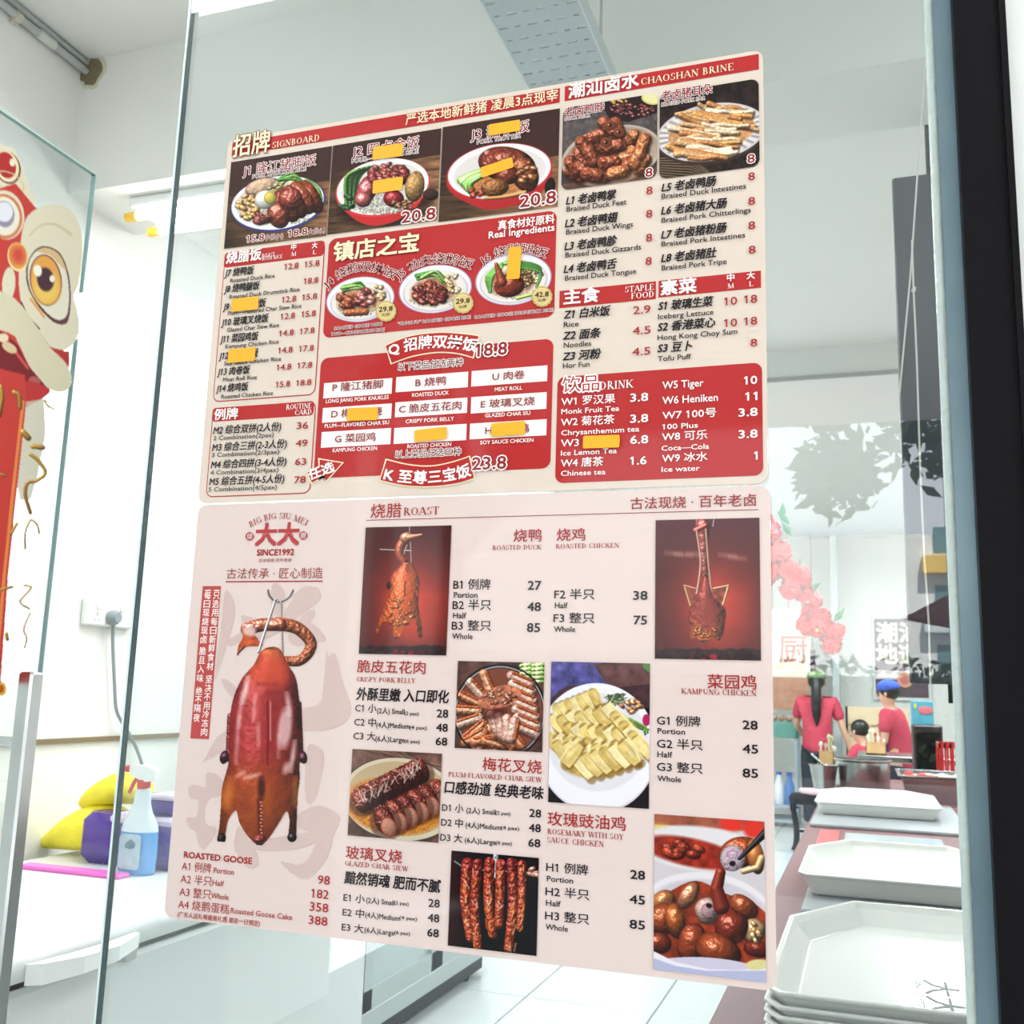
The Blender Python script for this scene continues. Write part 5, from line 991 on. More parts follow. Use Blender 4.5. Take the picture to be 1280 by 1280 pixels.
# white cords hanging behind the pane
CORD = mat('white_cord', (222, 220, 212), .5)
for name_, pts, lab in (('nylon_string', [(1163, 0), (1150, 170), (1138, 345), (1131, 420), (1124, 495)], 'slanting white cord in front of the black panel'),
                        ('nylon_string', [(1140, 300), (1142, 363), (1146, 450), (1150, 580), (1155, 690), (1161, 780), (1163, 855)], 'thin knotted white cord hanging against the black panel')):
    P = [onY(x, y, 1.7) for x, y in pts]; mb = MB(); mb.tube(P, .0017, 6)
    o = mb.build(name_, CORD); tag(o, lab, 'cord')
    if pts[0][0] == 1140:
        mb = MB(); mb.ico(P[1], .004, 1); mb.ico(P[1]+Vector((.002, 0, .004)), .0025, 1); mb.build('knot', CORD, o)

# black panel behind on the right
mb = MB(); mb.bbox((.107, 3.0, EH+.05), (.62, 3.04, EH+1.52), .004); p_ = thing('tall_black_board', 'tall black board standing behind the glass at the right', 'panel', (.36, 3.02, EH))
mb.build('board', mat('black_panel_laminate', (50, 54, 64), .4, noise=.1), p_); mb = MB(); mb.box((.205, 3.041, EH), (.33, 3.06, CZ)); mb.build('hanger_bar', BLACK, p_); mb = MB(); mb.box((.55, 3.041, EH), (.59, 3.06, CZ)); mb.build('hanger_bar', BLACK, p_)

# ------------------------------------------------------------------ glass door with sticker and pull handle
DX = -1.5
t = thing('glass_door', 'open glass door at the left edge with lion dance sticker and steel handle', 'door', (DX, .95, .03))
mb = MB(); mb.box((DX-.010, .30, .03), (DX, 1.588, EH+1.035)); mb.build('glass_sheet', DOORGLASS, t)
mb = MB(); mb.box((DX-.0102, 1.588, .03), (DX+.0002, 1.590, EH+1.035)); mb.build('polished_edge', GLASSEDGE, t)
mb = MB(); mb.box((DX-.0102, .30, EH+1.035), (DX+.0002, 1.592, EH+1.039)); mb.build('top_edge', mat('pale_glass_edge', (200, 222, 216), .2), t)
hx = DX+.06; hy = 1.50
mb = MB(); mb.bbox((hx-.016, hy-.016, EH-.72), (hx+.016, hy+.016, EH+.005), .004); hd = mb.build('pull_handle', STEEL, t)
mb = MB()
for z in (-.12, -.60): mb.tube([(DX, hy, EH+z), (hx-.01, hy, EH+z)], .009, 10)
mb.build('handle_standoff', STEEL, t)
mb = MB(); mb.bbox((DX-.02, .30, .0), (DX+.01, 1.59, .09), .004); mb.build('bottom_rail', STEEL, t)
# lion dance sticker on the door
def sticker_on_door():
    pic = pic_lion(); zt, zb, ya, yb = EH+1.02, EH-.16, .98, 1.586
    st = .0022; ny = int((yb-ya)/st); nz = int((zt-zb)/st); Y, Z = np.meshgrid(np.linspace(ya, yb, ny), np.linspace(zt, zb, nz)); n0 = Y.size
    P = np.stack([np.full(n0, DX), Y.ravel(), Z.ravel()], 1); px, py = proj_np(P); c, al = pic.sample(px, py); al[(px < -69) | (py < 151)] = 0
    P[:, 0] = DX+.0012; idx = np.arange(n0).reshape(nz, ny); F = np.stack([idx[:-1,:-1], idx[1:,:-1], idx[1:,1:], idx[:-1,1:]], -1).reshape(-1, 4)
    F = F[al[F].mean(1) > .5]; used, inv = np.unique(F, return_inverse=True)
    o = put_mesh('lion_sticker', P[used], inv.reshape(-1, 4), c[used], None, MATTEPRINT)
    return o
tag(sticker_on_door(), 'red and cream lion dance sticker with gold streamers on the open glass door', 'sticker')

# ------------------------------------------------------------------ wall conduit, hole, socket, cable
PIPE = mat('grey_pvc_pipe', (172, 176, 172), .45, noise=.06)
t = thing('wall_conduit', 'grey pipe running along the upper left wall into the beam', 'pipe', (WX+.03, 1.6, CZ-.06))
a = Vector((WX+.022, .6, EH+2.085)); b = Vector((WX+.022, 2.60, EH+2.085))
mb = MB(); mb.tube([a, b], .013, 12); mb.build('pipe', PIPE, t, smooth=True)
mb = MB(); mb.tube([a+Vector((.0, 0, .030)), b+Vector((.0, 0, .030))], .011, 10); mb.build('pipe', PIPE, t, smooth=True)  # second, thinner tube built in place of the pipe's shadow
for y in (2.36, 1.7):
    mb = MB(); mb.tube([(WX+.022, y, EH+2.085), (WX+.022, y+.07, EH+2.085)], .0165, 12); mb.build('coupling', mat('pale_pvc', (205, 207, 200), .45), t)
mb = MB(); mb.box((WX, 2.26, EH+2.062), (WX+.018, 2.285, EH+2.10)); mb.tube([(WX+.02, 2.262, EH+2.085), (WX+.02, 2.283, EH+2.085)], .0175, 12); mb.build('clip', mat('beige_clip', (196, 190, 170), .5), t)
rng = random.Random(5); P = []
for i in range(18):
    q = i*6.2832/18; r = rng.uniform(.8, 1.15); P.append((WX+.045+.045*r*math.cos(q), EH+2.075+.05*r*math.sin(q)))
mb = MB(); mb.loft([[(x, 2.580, z) for x, z in P], [(x, 2.586, z) for x, z in P]])
o = mb.build('pipe_hole', mat('raw_hole_plaster', (120, 108, 84), .9, noise=.5, nscale=60)); tag(o, 'ragged brown hole in the beam where the pipes enter', 'hole')
mb = MB(); P2 = [(WX+.045+(x-WX-.045)*1.35, EH+2.075+(z-EH-2.075)*1.3) for x, z in P]; mb.loft([[(x, 2.583, z) for x, z in P2], [(x, 2.5865, z) for x, z in P2]]); mb.build('plaster_patch', mat('patch_plaster', (206, 204, 180), .9, noise=.06), o)

t = thing('wall_socket', 'white twin wall socket with grey plug on the left wall', 'socket', (WX+.01, 2.97, EH+.18))
mb = MB(); mb.bbox((WX, 2.845, EH+.175), (WX+.028, 3.10, EH+.272), .006); mb.build('face_plate', WHITEMET, t)
for y in (2.90, 3.02):
    mb = MB(); mb.bbox((WX+.028, y-.012, EH+.232), (WX+.033, y+.012, EH+.252), .002); mb.build('switch', mat('switch_white', (236, 236, 232), .3), t)
mb = MB(); mb.box((WX+.028, 2.895, EH+.208), (WX+.0285, 2.899, EH+.222)); mb.box((WX+.028, 2.885, EH+.192), (WX+.0285, 2.891, EH+.196)); mb.box((WX+.028, 2.903, EH+.192), (WX+.0285, 2.909, EH+.196)); mb.build('pin_slots', mat('slot_grey', (120, 120, 120), .6), t)
CAB = mat('grey_cable_plastic', (132, 142, 146), .5)
pc = onX(142, 772, WX+.04); t = thing('power_plug', 'round grey plug with a cable hanging down the left wall', 'plug', (WX+.05, pc.y, pc.z))
mb = MB(); mb.tube([(WX+.033, pc.y, pc.z), (WX+.05, pc.y, pc.z), (WX+.062, pc.y, pc.z)], [.027, .026, .018], 16); mb.build('plug_body', CAB, t, smooth=True)
mb = MB(); mb.tube([onX(x, y, WX+.03) for x, y in spline([(142, 776), (141, 800), (143, 850), (145, 885), (152, 902), (164, 922), (176, 950), (184, 985), (196, 1010), (214, 1022)], 4, False)], .006, 8); mb.build('cable', CAB, t, smooth=True)

# ------------------------------------------------------------------ tube light under the beam
EM = mat('lit_tube', (255, 255, 250), emit=(255, 255, 250), es=22)
t = thing('tube_light', 'glowing double tube light with yellow end caps under the beam', 'lamp', (-1.6, 2.74, BZ-.02))
mb = MB(); mb.bbox((-2.36, 2.66, BZ-.035), (-.95, 2.84, BZ-.001), .006); mb.build('batten_body', WHITEMET, t)
YC = mat('yellow_end_cap', (236, 190, 60), .4)
for y in (2.69, 2.81):
    mb = MB(); mb.tube([(-2.34, y, BZ-.06), (-.97, y, BZ-.06)], .014, 12); mb.build('tube', EM, t, smooth=True)
    for x0, x1 in ((-2.385, -2.34), (-.97, -.925)):
        mb = MB(); mb.tube([(x0, y, BZ-.06), (x1, y, BZ-.06)], .0165, 12); mb.build('end_cap', YC, t)
    for x in (-2.35, -.98): mb = MB(); mb.box((x, y-.01, BZ-.05), (x+.02, y+.01, BZ-.03)); mb.build('tube_holder', WHITEMET, t)
area('tube_lamp_glow', (-1.6, 2.75, BZ-.09), 1.3, .15, 22)

# ------------------------------------------------------------------ perforated cable tray + pipe on the ceiling
TZ = EH+1.58; x0, x1 = -.812, -.592
t = thing('cable_tray', 'grey perforated metal cable tray hung across the ceiling', 'cable tray', (-.7, 2.2, TZ))
mb = MB(); nx = 6; pw = (x1-x0)/nx; ph = .048
def hole(cx, cy, w_, h_, hw, hh):
    o_ = [(cx-w_/2, cy-h_/2), (cx+w_/2, cy-h_/2), (cx+w_/2, cy+h_/2), (cx-w_/2, cy+h_/2)]; i_ = [(cx-hw, cy-hh), (cx+hw, cy-hh), (cx+hw, cy+hh), (cx-hw, cy+hh)]
    n = len(mb.v); mb.v += [Vector((x, y, TZ)) for x, y in o_]+[Vector((x, y, TZ)) for x, y in i_]+[Vector((x, y, TZ+.004)) for x, y in i_]
    for k in range(4): q = (k+1) % 4; mb.f += [[n+k, n+q, n+4+q, n+4+k], [n+4+k, n+4+q, n+8+q, n+8+k]]; mb.mi += [0, 0]
for j in range(44):
    for i in range(nx):
        cy = 1.335+ph*j; cx = x0+pw*(i+.5)
        if (i+j) % 2 == 0: hole(cx, cy, pw, ph, .0115, .0042)
        else: hole(cx, cy, pw, ph, .0065, .0030)
TRAYM = mat('galvanised_tray', (160, 170, 176), .5, .25, noise=.04)
mb.build('perforated_plate', TRAYM, t)
for x in (x0, x1):
    mb = MB(); mb.box((x-.002, 1.31, TZ-.001), (x+.002, 3.44, TZ+.05)); mb.build('side_flange', mat('galvanised_light', (190, 200, 202), .45, .3), t)
for y in (1.6, 2.3, 3.2):
    mb = MB(); mb.tube([(x0+.01, y, TZ+.04), (x0+.01, y, CZ if y < 2.5 or y > 3 else BZ)], .004, 6); mb.tube([(x1-.01, y, TZ+.04), (x1-.01, y, CZ)], .004, 6); mb.build('hanger_rod', STEEL, t)
A1 = onZ(748, 0, 2.10); B1 = onZ(768, 82, 2.10)
t = thing('ceiling_pipe', 'white pipe clipped to the ceiling beside the cable tray', 'pipe', (A1.x, A1.y+.2, EH+2.10))
mb = MB(); mb.tube([(A1.x, 1.5, EH+2.105), (A1.x, 2.583, EH+2.105)], .020, 14); mb.build('pipe', mat('white_pvc', (206, 212, 206), .45), t, smooth=True)
for px, py in ((750, 22), (766, 75)):
    q = onZ(px, py, 2.1); mb = MB(); mb.tube([(A1.x, q.y-.012, EH+2.105), (A1.x, q.y+.012, EH+2.105)], .026, 14); mb.box((A1.x-.045, q.y-.012, EH+2.122), (A1.x+.045, q.y+.012, EH+2.129)); mb.build('saddle_clip', mat('white_clip', (214, 216, 206), .5), t)

# ------------------------------------------------------------------ chest freezer and what lies on it
FZ = EH-.56
t = thing('chest_freezer', 'long white chest freezer along the left wall', 'freezer', (-2.19, 2.3, .04))
mb = MB(); mb.bbox((-2.46, .72, .05), (-1.68, 3.42, FZ-.085), .012); mb.build('body', WHITEMET, t)
mb = MB(); mb.box((-2.45, .74, FZ-.086), (-1.695, 3.40, FZ-.062)); mb.build('lid_seal', mat('dark_gasket', (70, 66, 60), .6), t)
mb = MB(); mb.bbox((-2.46, .72, FZ-.062), (-1.65, 3.42, FZ), .014); ld = mb.build('lid', WHITEMET, t, smooth=True)
hp = [onX(50, 1172, -1.62), onX(185, 1140, -1.62)]
y0, y1 = hp[0].y, hp[1].y; zc = FZ-.045
mb = MB(); mb.loft([[(-1.648, y0, zc-.022), (-1.62, y0+.02, zc-.022), (-1.62, y0+.02, zc+.02), (-1.648, y0, zc+.02)], [(-1.635, y0+.10, zc-.022), (-1.595, y0+.11, zc-.018), (-1.595, y0+.11, zc+.018), (-1.635, y0+.10, zc+.02)], [(-1.635, y1-.12, zc-.018), (-1.595, y1-.12, zc-.016), (-1.595, y1-.12, zc+.016), (-1.635, y1-.12, zc+.018)], [(-1.649, y1, zc-.014), (-1.63, y1-.01, zc-.014), (-1.63, y1-.01, zc+.016), (-1.649, y1, zc+.016)]]); mb.build('lid_handle', mat('handle_white', (240, 242, 240), .3), t)
kp = onX(160, 1178, -1.68)
mb = MB(); mb.bbox((-1.68, kp.y-.022, kp.z-.04), (-1.666, kp.y+.022, kp.z+.03), .004); mb.build('lock_plate', mat('lock_grey', (190, 190, 188), .4), t)
mb = MB(); mb.tube([(-1.666, kp.y+.01, kp.z+.012), (-1.662, kp.y+.01, kp.z+.012)], .008, 10); mb.build('key_hole', mat('slot_dark', (70, 66, 60), .6), t)
for y in (.9, 3.2):
    for x in (-2.45, -1.76): mb = MB(); mb.lathe((x, y, 0), [(.025, 0), (.03, .02), (.02, .052)], 12); mb.build('foot', BLACK, t)
# pink strip
a = onZ(27, 1085, -.56); b = onZ(172, 1094, -.56)
mb = MB(); mb.bbox((a.x, a.y-.018, FZ), (b.x, a.y+.035, FZ+.012), .004); tag(mb.build('pink_tray', mat('pink_plastic', (226, 110, 196), .4)), 'flat pink plastic strip lying on the freezer lid before the yellow bags', 'strip')
def blob(name, matl, pts, rad, flat, label, cat, grp=None, wrink=.10, seed=1):
    r = random.Random(seed); mb = MB(); rings = []
    for i, p in enumerate(pts):
        p = Vector(p); R = rad[i]; ring = []
        for k in range(16):
            q = k*6.2832/16; j = 1+wrink*math.sin(q*3+i*1.3)*.6+r.uniform(-wrink, wrink)*.5
            ring.append((p.x, p.y+R*1.25*math.cos(q)*j, p.z+R*flat*math.sin(q)*j))
        rings.append(ring)
    mb.loft(rings); o = mb.build(name, matl, smooth=True)
    s = o.modifiers.new('s', 'SUBSURF'); s.levels = s.render_levels = 1
    return tag(o, label, cat, grp)
YEL = mat('yellow_cloth', (240, 226, 60), .6, noise=.12, nscale=14, bump=.4, bscale=30)
by = a.y+.29
q0, q1 = onY(48, 1072, by), onY(150, 1040, by)
blob('yellow_bag', YEL, [(q0.x+(q1.x-q0.x)*t_, by, FZ+z) for t_, z in ((0, .015), (.15, .035), (.35, .06), (.6, .078), (.85, .085), (1, .075), (1.08, .06))], [.012, .030, .055, .075, .083, .07, .03], 1, 'lower yellow cloth bag on the freezer lid', 'bag', 'yellow bags on the freezer')
q0, q1 = onY(96, 1020, by), onY(176, 990, by)
blob('yellow_bag', YEL, [(q0.x+(q1.x-q0.x)*t_, by+.01, FZ+z) for t_, z in ((0, .15), (.15, .17), (.45, .20), (.75, .215), (1, .21), (1.1, .20))], [.012, .035, .05, .06, .05, .02], .95, 'upper yellow cloth bag lying over the other on the freezer', 'bag', 'yellow bags on the freezer', seed=4)
# purple packs
PUR = mat('purple_plastic_wrap', (70, 34, 140), .25, noise=.25, nscale=10, coat=.5, bump=.5, bscale=25); PURW = mat('pale_pack_band', (214, 200, 222), .35, noise=.15, nscale=30)
def pack(name, xa, xb, y, z, d, h, label):
    t = thing(name, label, 'pack', ((xa+xb)/2, y, z), 'purple packs on the freezer')
    mb = MB(); mb.bbox((xa, y-d/2, z), (xb, y+d/2, z+h), .025); o = mb.build('wrapper', PUR, t, smooth=True)
    mb = MB(); mb.bbox((xa+(xb-xa)*.3, y-d/2-.002, z+h*.80), (xb-.02, y+d/2+.002, z+h+.003), .012); mb.build('pale_band', PURW, t)
q0, q1 = onZ(110, 1082, -.56), onZ(225, 1095, -.56); bc = onZ(170, 1092, -.56); PY = bc.y+.125
pack('purple_pack', onY(112, 1060, PY).x, onY(240, 1060, PY).x, PY, FZ, .13, .15, 'large purple wrapped pack on the freezer behind the spray bottle')
pack('purple_pack', onY(178, 1010, PY).x, onY(240, 1010, PY).x, PY, FZ+.153, .11, .06, 'small purple wrapped pack on top of the large purple pack')
# spray bottle
R_b = .052; t = thing('spray_bottle', 'clear spray bottle of blue cleaner with white and red trigger on the freezer', 'bottle', (bc.x, bc.y, FZ))
mb = MB(); mb.lathe((bc.x, bc.y, FZ), [(.052, 0), (.060, .008), (.062, .07), (.060, .12)], 20, 1, .62); mb.build('blue_liquid', mat('blue_cleaner', (96, 160, 224), .15, coat=.6), t, smooth=True)
mb = MB(); mb.lathe((bc.x, bc.y, FZ), [(.0605, .12), (.055, .145), (.036, .175), (.028, .20), (.026, .235), (.017, .245)], 20, 1, .62); mb.build('clear_shoulder', mat('frosted_plastic', (216, 226, 232), .25, coat=.4), t, smooth=True)
mb = MB(); P = rr_pts(Vector((bc.x-.036, 0, FZ+.115)), Vector((bc.x+.038, 0, FZ+.018)), .012)
mb.loft([[(x, bc.y-.041, z) for x, z in P], [(x, bc.y-.0395, z) for x, z in P]]); lb = mb.build('label', mat('bottle_label', (176, 196, 206), .4, noise=.35, nscale=40), t)
mb = MB(); mb.ico((bc.x+.004, bc.y-.0415, FZ+.085), .02, 1, (1, .08, .7), .2); mb.build('label_picture', mat('label_picture', (90, 120, 140), .5, noise=.5, nscale=60), lb)
mb = MB(); mb.lathe((bc.x, bc.y, FZ+.240), [(.018, 0), (.020, .005), (.020, .022), (.016, .026)], 14); mb.build('red_collar', mat('red_trigger', (206, 40, 44), .35), t)
mb = MB(); zz = FZ+.265; mb.loft([[(bc.x+.045, bc.y-.012, zz), (bc.x+.045, bc.y+.012, zz), (bc.x+.045, bc.y+.012, zz+.03), (bc.x+.045, bc.y-.012, zz+.03)], [(bc.x+.01, bc.y-.015, zz-.005), (bc.x+.01, bc.y+.015, zz-.005), (bc.x+.01, bc.y+.015, zz+.042), (bc.x+.01, bc.y-.015, zz+.042)], [(bc.x-.035, bc.y-.012, zz+.01), (bc.x-.035, bc.y+.012, zz+.01), (bc.x-.035, bc.y+.012, zz+.042), (bc.x-.035, bc.y-.012, zz+.042)], [(bc.x-.05, bc.y-.008, zz+.02), (bc.x-.05, bc.y+.008, zz+.02), (bc.x-.05, bc.y+.008, zz+.038), (bc.x-.05, bc.y-.008, zz+.038)]]); mb.build('spray_head', mat('spray_white', (236, 238, 236), .3), t)
mb = MB(); mb.tube([(bc.x-.05, bc.y, zz+.029), (bc.x-.066, bc.y, zz+.029)], .010, 10); mb.build('nozzle', MATS['red_trigger'], t)
mb = MB(); mb.tube([(bc.x-.018, bc.y, zz+.014), (bc.x-.036, bc.y, zz-.010), (bc.x-.050, bc.y, zz-.040)], [.007, .006, .005], 8); mb.build('trigger', MATS['red_trigger'], t)
# display chiller
t = thing('display_chiller', 'silver glass-door display chiller beyond the freezer', 'fridge', (-2.2, 4.6, .1))
SIL = mat('silver_frame', (176, 184, 182), .35, .4, noise=.05); xf = -1.95; H2 = EH+.45
mb = MB(); mb.bbox((-2.53, 3.74, .12), (xf-.03, 5.49, H2), .01); mb.build('cabinet', mat('chiller_inner', (196, 202, 200), .5), t)
mb = MB(); mb.box((xf-.03, 3.745, .20), (xf, 3.92, H2)); mb.build('side_frame', SIL, t); mb = MB(); mb.box((xf-.03, 3.92, .20), (xf-.015, 3.965, H2)); mb.build('dark_seal', BLACK, t)
mb = MB(); mb.box((-2.4, 3.9, .02), (xf-.06, 5.5, .12)); mb.build('dark_plinth', BLACK, t)
for k, (ya, yb) in enumerate(((3.965, 4.70), (4.71, 5.47))):
    mb = MB(); w_ = .075
    mb.box((xf-.03, ya, .20), (xf, ya+w_, H2)); mb.box((xf-.03, yb-w_*.6, .20), (xf, yb, H2)); mb.box((xf-.03, ya, .20), (xf, yb, .28)); mb.box((xf-.03, ya, H2-.08), (xf, yb, H2))
    d = mb.build('door_frame', SIL, t); mb = MB(); mb.box((xf-.022, ya+w_, .28), (xf-.018, yb-w_*.6, H2-.08)); mb.build('door_glass', mat('misty_glass', (172, 184, 182), .12, spec=.7, noise=.08, nscale=4), d)
mb = MB(); mb.bbox((xf-.03, 3.74, .12), (xf+.005, 5.49, .20), .004); mb.build('base_rail', SIL, t)
for y in (4.2, 5.3): mb = MB(); mb.lathe((xf-.1, y, 0), [(.04, 0), (.045, .02), (.03, .05), (.03, .12)], 12); mb.build('foot', BLACK, t)

# ------------------------------------------------------------------ counter with platters
KZ = EH-.5
t = thing('counter', 'long stainless serving counter running back from the glass', 'counter', (.2, 4.0, 0))
mb = MB(); mb.bbox((-.25, 1.42, KZ-.04), (.95, 7.3, KZ), .006); mb.build('worktop', mat('red_reflection_top', (118, 70, 70), .5, 0, .25, noise=.1, nscale=6), t)  # red tint painted in for the poster back mirrored in the steel
for i in range(6):
    y = 1.5+i*.965; mb = MB(); mb.bbox((-.20, y, .10), (-.17, y+.95, KZ-.045), .004); mb.build('front_panel', mat('counter_panel_steel', (176, 180, 180), .3, .7), t)
mb = MB(); mb.box((-.15, 1.5, 0), (.9, 7.2, .10)); mb.build('plinth', BLACK, t)
GP = mat('grey_sheet', (150, 152, 154), .35, noise=.05)
def platter(cx, y0, z, w_=.51, d=.74, h=.055, label='', parent=None, near=.10):
    x0, x1, y1 = cx-w_/2, cx+w_/2, y0+d
    def octo(i, zz, cn=.022, cb=.11):
        return [(x0+cn+i*.6, y0+i, zz), (x1-cn-i*.6, y0+i, zz), (x1-i, y0+cn*1.5+i*.5, zz), (x1-i, y1-cb*1.9-i*.3, zz), (x1-cb-i*.4, y1-i, zz), (x0+cb+i*.4, y1-i, zz), (x0+i, y1-cb*1.9-i*.3, zz), (x0+i, y0+cn*1.5+i*.5, zz)]
    mb = MB(); mb.loft([octo(.035, z), octo(.03, z+.004), octo(.008, z+h*.8), octo(0, z+h-.006), octo(-.002, z+h-.002), octo(.001, z+h), octo(.008, z+h-.001), octo(.011, z+h*.75), octo(.032, z+.014), octo(.038, z+.010), octo(.048, z+.009)])
    o = mb.build('platter', PORC, smooth=True); o['label'] = label; o['category'] = 'platter'; o['group'] = 'white platters on the counter'
    b = o.modifiers.new('b', 'BEVEL'); b.width = .008; b.segments = 3; b.limit_method = 'ANGLE'; b.angle_limit = .35
    return o
for k in range(5):
    platter(.105, 1.535+k*.004, KZ+.0005+k*.0125, label=['lowest white platter of the near stack', 'second white platter from the bottom of the near stack', 'middle white platter of the near stack', 'white platter just under the top one of the near stack', 'top white platter of the near stack with the grey painted-in logo reflection'][k], h=.045 if k < 4 else .05)
platter(.075, 2.78, KZ+.0145, label='white octagonal platter standing alone between the stack and the far platter'); platter(.023, 4.72, KZ+.0145, label='farthest white octagonal platter before the steel pot', d=.84)
for (xa, xb, ya, yb, lab) in ((-.165, .40, 2.62, 3.78, 'grey sheet under the middle white platter'), (-.235, .36, 4.38, 5.5, 'grey sheet under the farthest white platter')):
    mb = MB(); mb.bbox((xa, ya, KZ), (xb, yb, KZ+.013), .004); tag(mb.build('grey_mat', GP), lab, 'mat')
# red food cloth and pale sheet between platters
RC = mat('red_printed_sheet', (206, 60, 60), .35, noise=.25, nscale=20)
a, b = onZ(1018, 1058, -.5), onZ(1052, 1033, -.5)
mb = MB(); mb.bbox((a.x, 3.86, KZ), (b.x, 4.28, KZ+.004), .002); tag(mb.build('red_card', RC), 'small red printed card between the middle and far platters', 'card')
a = onZ(1056, 1040, -.5)
mb = MB(); mb.bbox((b.x+.02, 3.84, KZ), (.24, 4.22, KZ+.006), .002); tag(mb.build('pale_tray_cover', mat('pale_cover', (206, 216, 220), .15, coat=.5)), 'pale glossy sheet beside the red card on the counter', 'sheet')
# logo reflection painted as grey lettering on the top platter, read from the side
def flat_text(st, P0, ux, uy, h, col, name, parent, L=1, ser=False):
    V, F = serif(st) if ser else glyphs(st); k = h/(1. if ser else .88); kx = L/(V[:, 0].max()-V[:, 0].min()); W_ = [tuple(Vector(P0)+ux*float(x*kx)+uy*float(y*k)) for x, y in V]
    o = put_mesh(name, W_, F, np.ones((len(V), 3))*np.array(col)/255., parent, MATTEPRINT); o['kind'] = 'stuff'; return o
top = [o for o in C.objects if o.get('label', '').startswith('top white platter')][0]
zl = KZ+.0505+.0096; ux, uy = Vector((0, 1, 0)), Vector((-1, 0, 0)); g_ = (150, 152, 150)
L0 = onZ(1180, 1226, -.44); L1 = onZ(1165, 1264, -.44); Ls = L0.y-L1.y; PX = onZ(1192, 1245, -.44).x-onZ(1191, 1245, -.44).x
ux, uy = Vector((0, -1, 0)), Vector((1, 0, 0)); xb_ = onZ(1160, 1245, -.44).x
for st, dx, h_, dy, L_, sr in (('大大', 0, 44, 0, 1, 0), ('SINCE1992', -14, 11, .06, .85, 0), ('古法现烧 百年老卤', -24, 6, .06, .85, 0), ('BIG BIG SIU MEI', 47, 7, -.05, 1.1, 1)):
    flat_text(st, (xb_+dx*PX, L0.y-dy*Ls, zl), ux, uy, h_*PX, g_, 'logo_reflection', top, L_*Ls, bool(sr))

# ------------------------------------------------------------------ cooking gear at the far end of the counter
def rim_pot(name, label, cx, cy, z, r, h, cat='pot', handles=True, grp=None):
    t = thing(name, label, cat, (cx, cy, z), grp)
    mb = MB(); mb.lathe((cx, cy, z), [(r*.96, 0), (r, .01), (r, h-.01), (r+.012, h), (r+.012, h+.006), (r-.004, h+.006), (r-.006, .015), (r*.5, .012)], 36); mb.build('pot_body', STEEL, t, smooth=True)
    if handles:
        for s in (-1, 1): mb = MB(); mb.tube([(cx+s*r, cy-.04, z+h*.75), (cx+s*(r+.035), cy-.03, z+h*.78), (cx+s*(r+.035), cy+.03, z+h*.78), (cx+s*r, cy+.04, z+h*.75)], .005, 6); mb.build('handle', STEEL, t)
    return t
pa = onY(1044, 947, 6.35); pb = onY(1112, 947, 6.35); pcx = (pa.x+pb.x)/2; pr = (pb.x-pa.x)/2
t = rim_pot('steel_pot', 'big stainless pot at the far end of the counter', pcx, 6.35, KZ, pr, pa.z-KZ-.006, handles=False)
mb = MB(); mb.lathe((pcx, 6.35, KZ), [(pr*.99, pa.z-KZ-.04), (pr*.98, pa.z-KZ-.038)], 30); mb.build('broth', mat('brown_broth', (120, 70, 40), .1), t)
lad = onY(1014, 942, 6.2); la2 = onY(1036, 958, 6.2)
sa = onY(1012, 955, 6.25); sb = onY(1047, 960, 6.25); sr = (sb.x-sa.x)/2
t = thing('steel_basin', 'small steel basin with a ladle left of the big pot', 'basin', ((sa.x+sb.x)/2, 6.25, KZ))
mb = MB(); cx = (sa.x+sb.x)/2; mb.lathe((cx, 6.25, KZ), [(sr*.7, 0), (sr*.75, .01), (sr*1.0, sa.z-KZ-.012), (sr*1.08, sa.z-KZ), (sr*1.02, sa.z-KZ), (sr*.7, .02)], 28); mb.build('basin_body', STEEL, t, smooth=True)
mb = MB(); mb.tube([tuple(la2-Vector((0, 0, .02))), tuple(lad)], .006, 6); mb.build('ladle_handle', STEEL, t)
def holder(name, x0, x1, y0p, y1p, Y, z0, sticks, label):
    a = onY(x0, y0p, Y); b = onY(x1, y1p, Y); t = thing(name, label, 'holder', ((a.x+b.x)/2, Y, z0), 'wooden utensil holders')
    w_ = b.x-a.x; mb = MB()
    for q in (((a.x, Y-w_/2, z0), (b.x, Y-w_/2+.006, a.z)), ((a.x, Y+w_/2-.006, z0), (b.x, Y+w_/2, a.z)), ((a.x, Y-w_/2, z0), (a.x+.006, Y+w_/2, a.z)), ((b.x-.006, Y-w_/2, z0), (b.x, Y+w_/2, a.z)), ((a.x, Y-w_/2, z0), (b.x, Y+w_/2, z0+.01))): mb.box(*q)
    mb.build('wooden_box', mat('warm_wood', (214, 170, 120), .5, noise=.2, nscale=20), t)
    for i, (sx, topy, c) in enumerate(sticks):
        p = onY(sx, topy, Y+(i % 3-1)*w_*.25); p.x = min(max(p.x, a.x-.01), b.x+.01)
        q = Vector((min(max(p.x, a.x+.012), b.x-.012), Y+(i % 3-1)*w_*.25, z0+.02)); mb = MB(); mb.tube([q, p], .006, 6)
        mb.ico(p, .014, 1, (1, .5, 1.3)); mb.build('utensil', mat('utensil_'+c[0], c[1], .4), t)
CW, CR, CG = ('white', (236, 232, 222)), ('red', (200, 60, 60)), ('cream_green', (214, 220, 170))
holder('utensil_holder', 1023, 1043, 938, 955, 6.62, KZ, [(1026, 930, CW), (1029, 926, CR), (1032, 932, CW), (1036, 921, CG), (1039, 923, CG), (1041, 935, CW), (1043, 936, CW)], 'wooden utensil holder left of the big steel pot')
t_ = onY(1100, 943, 9.2).z
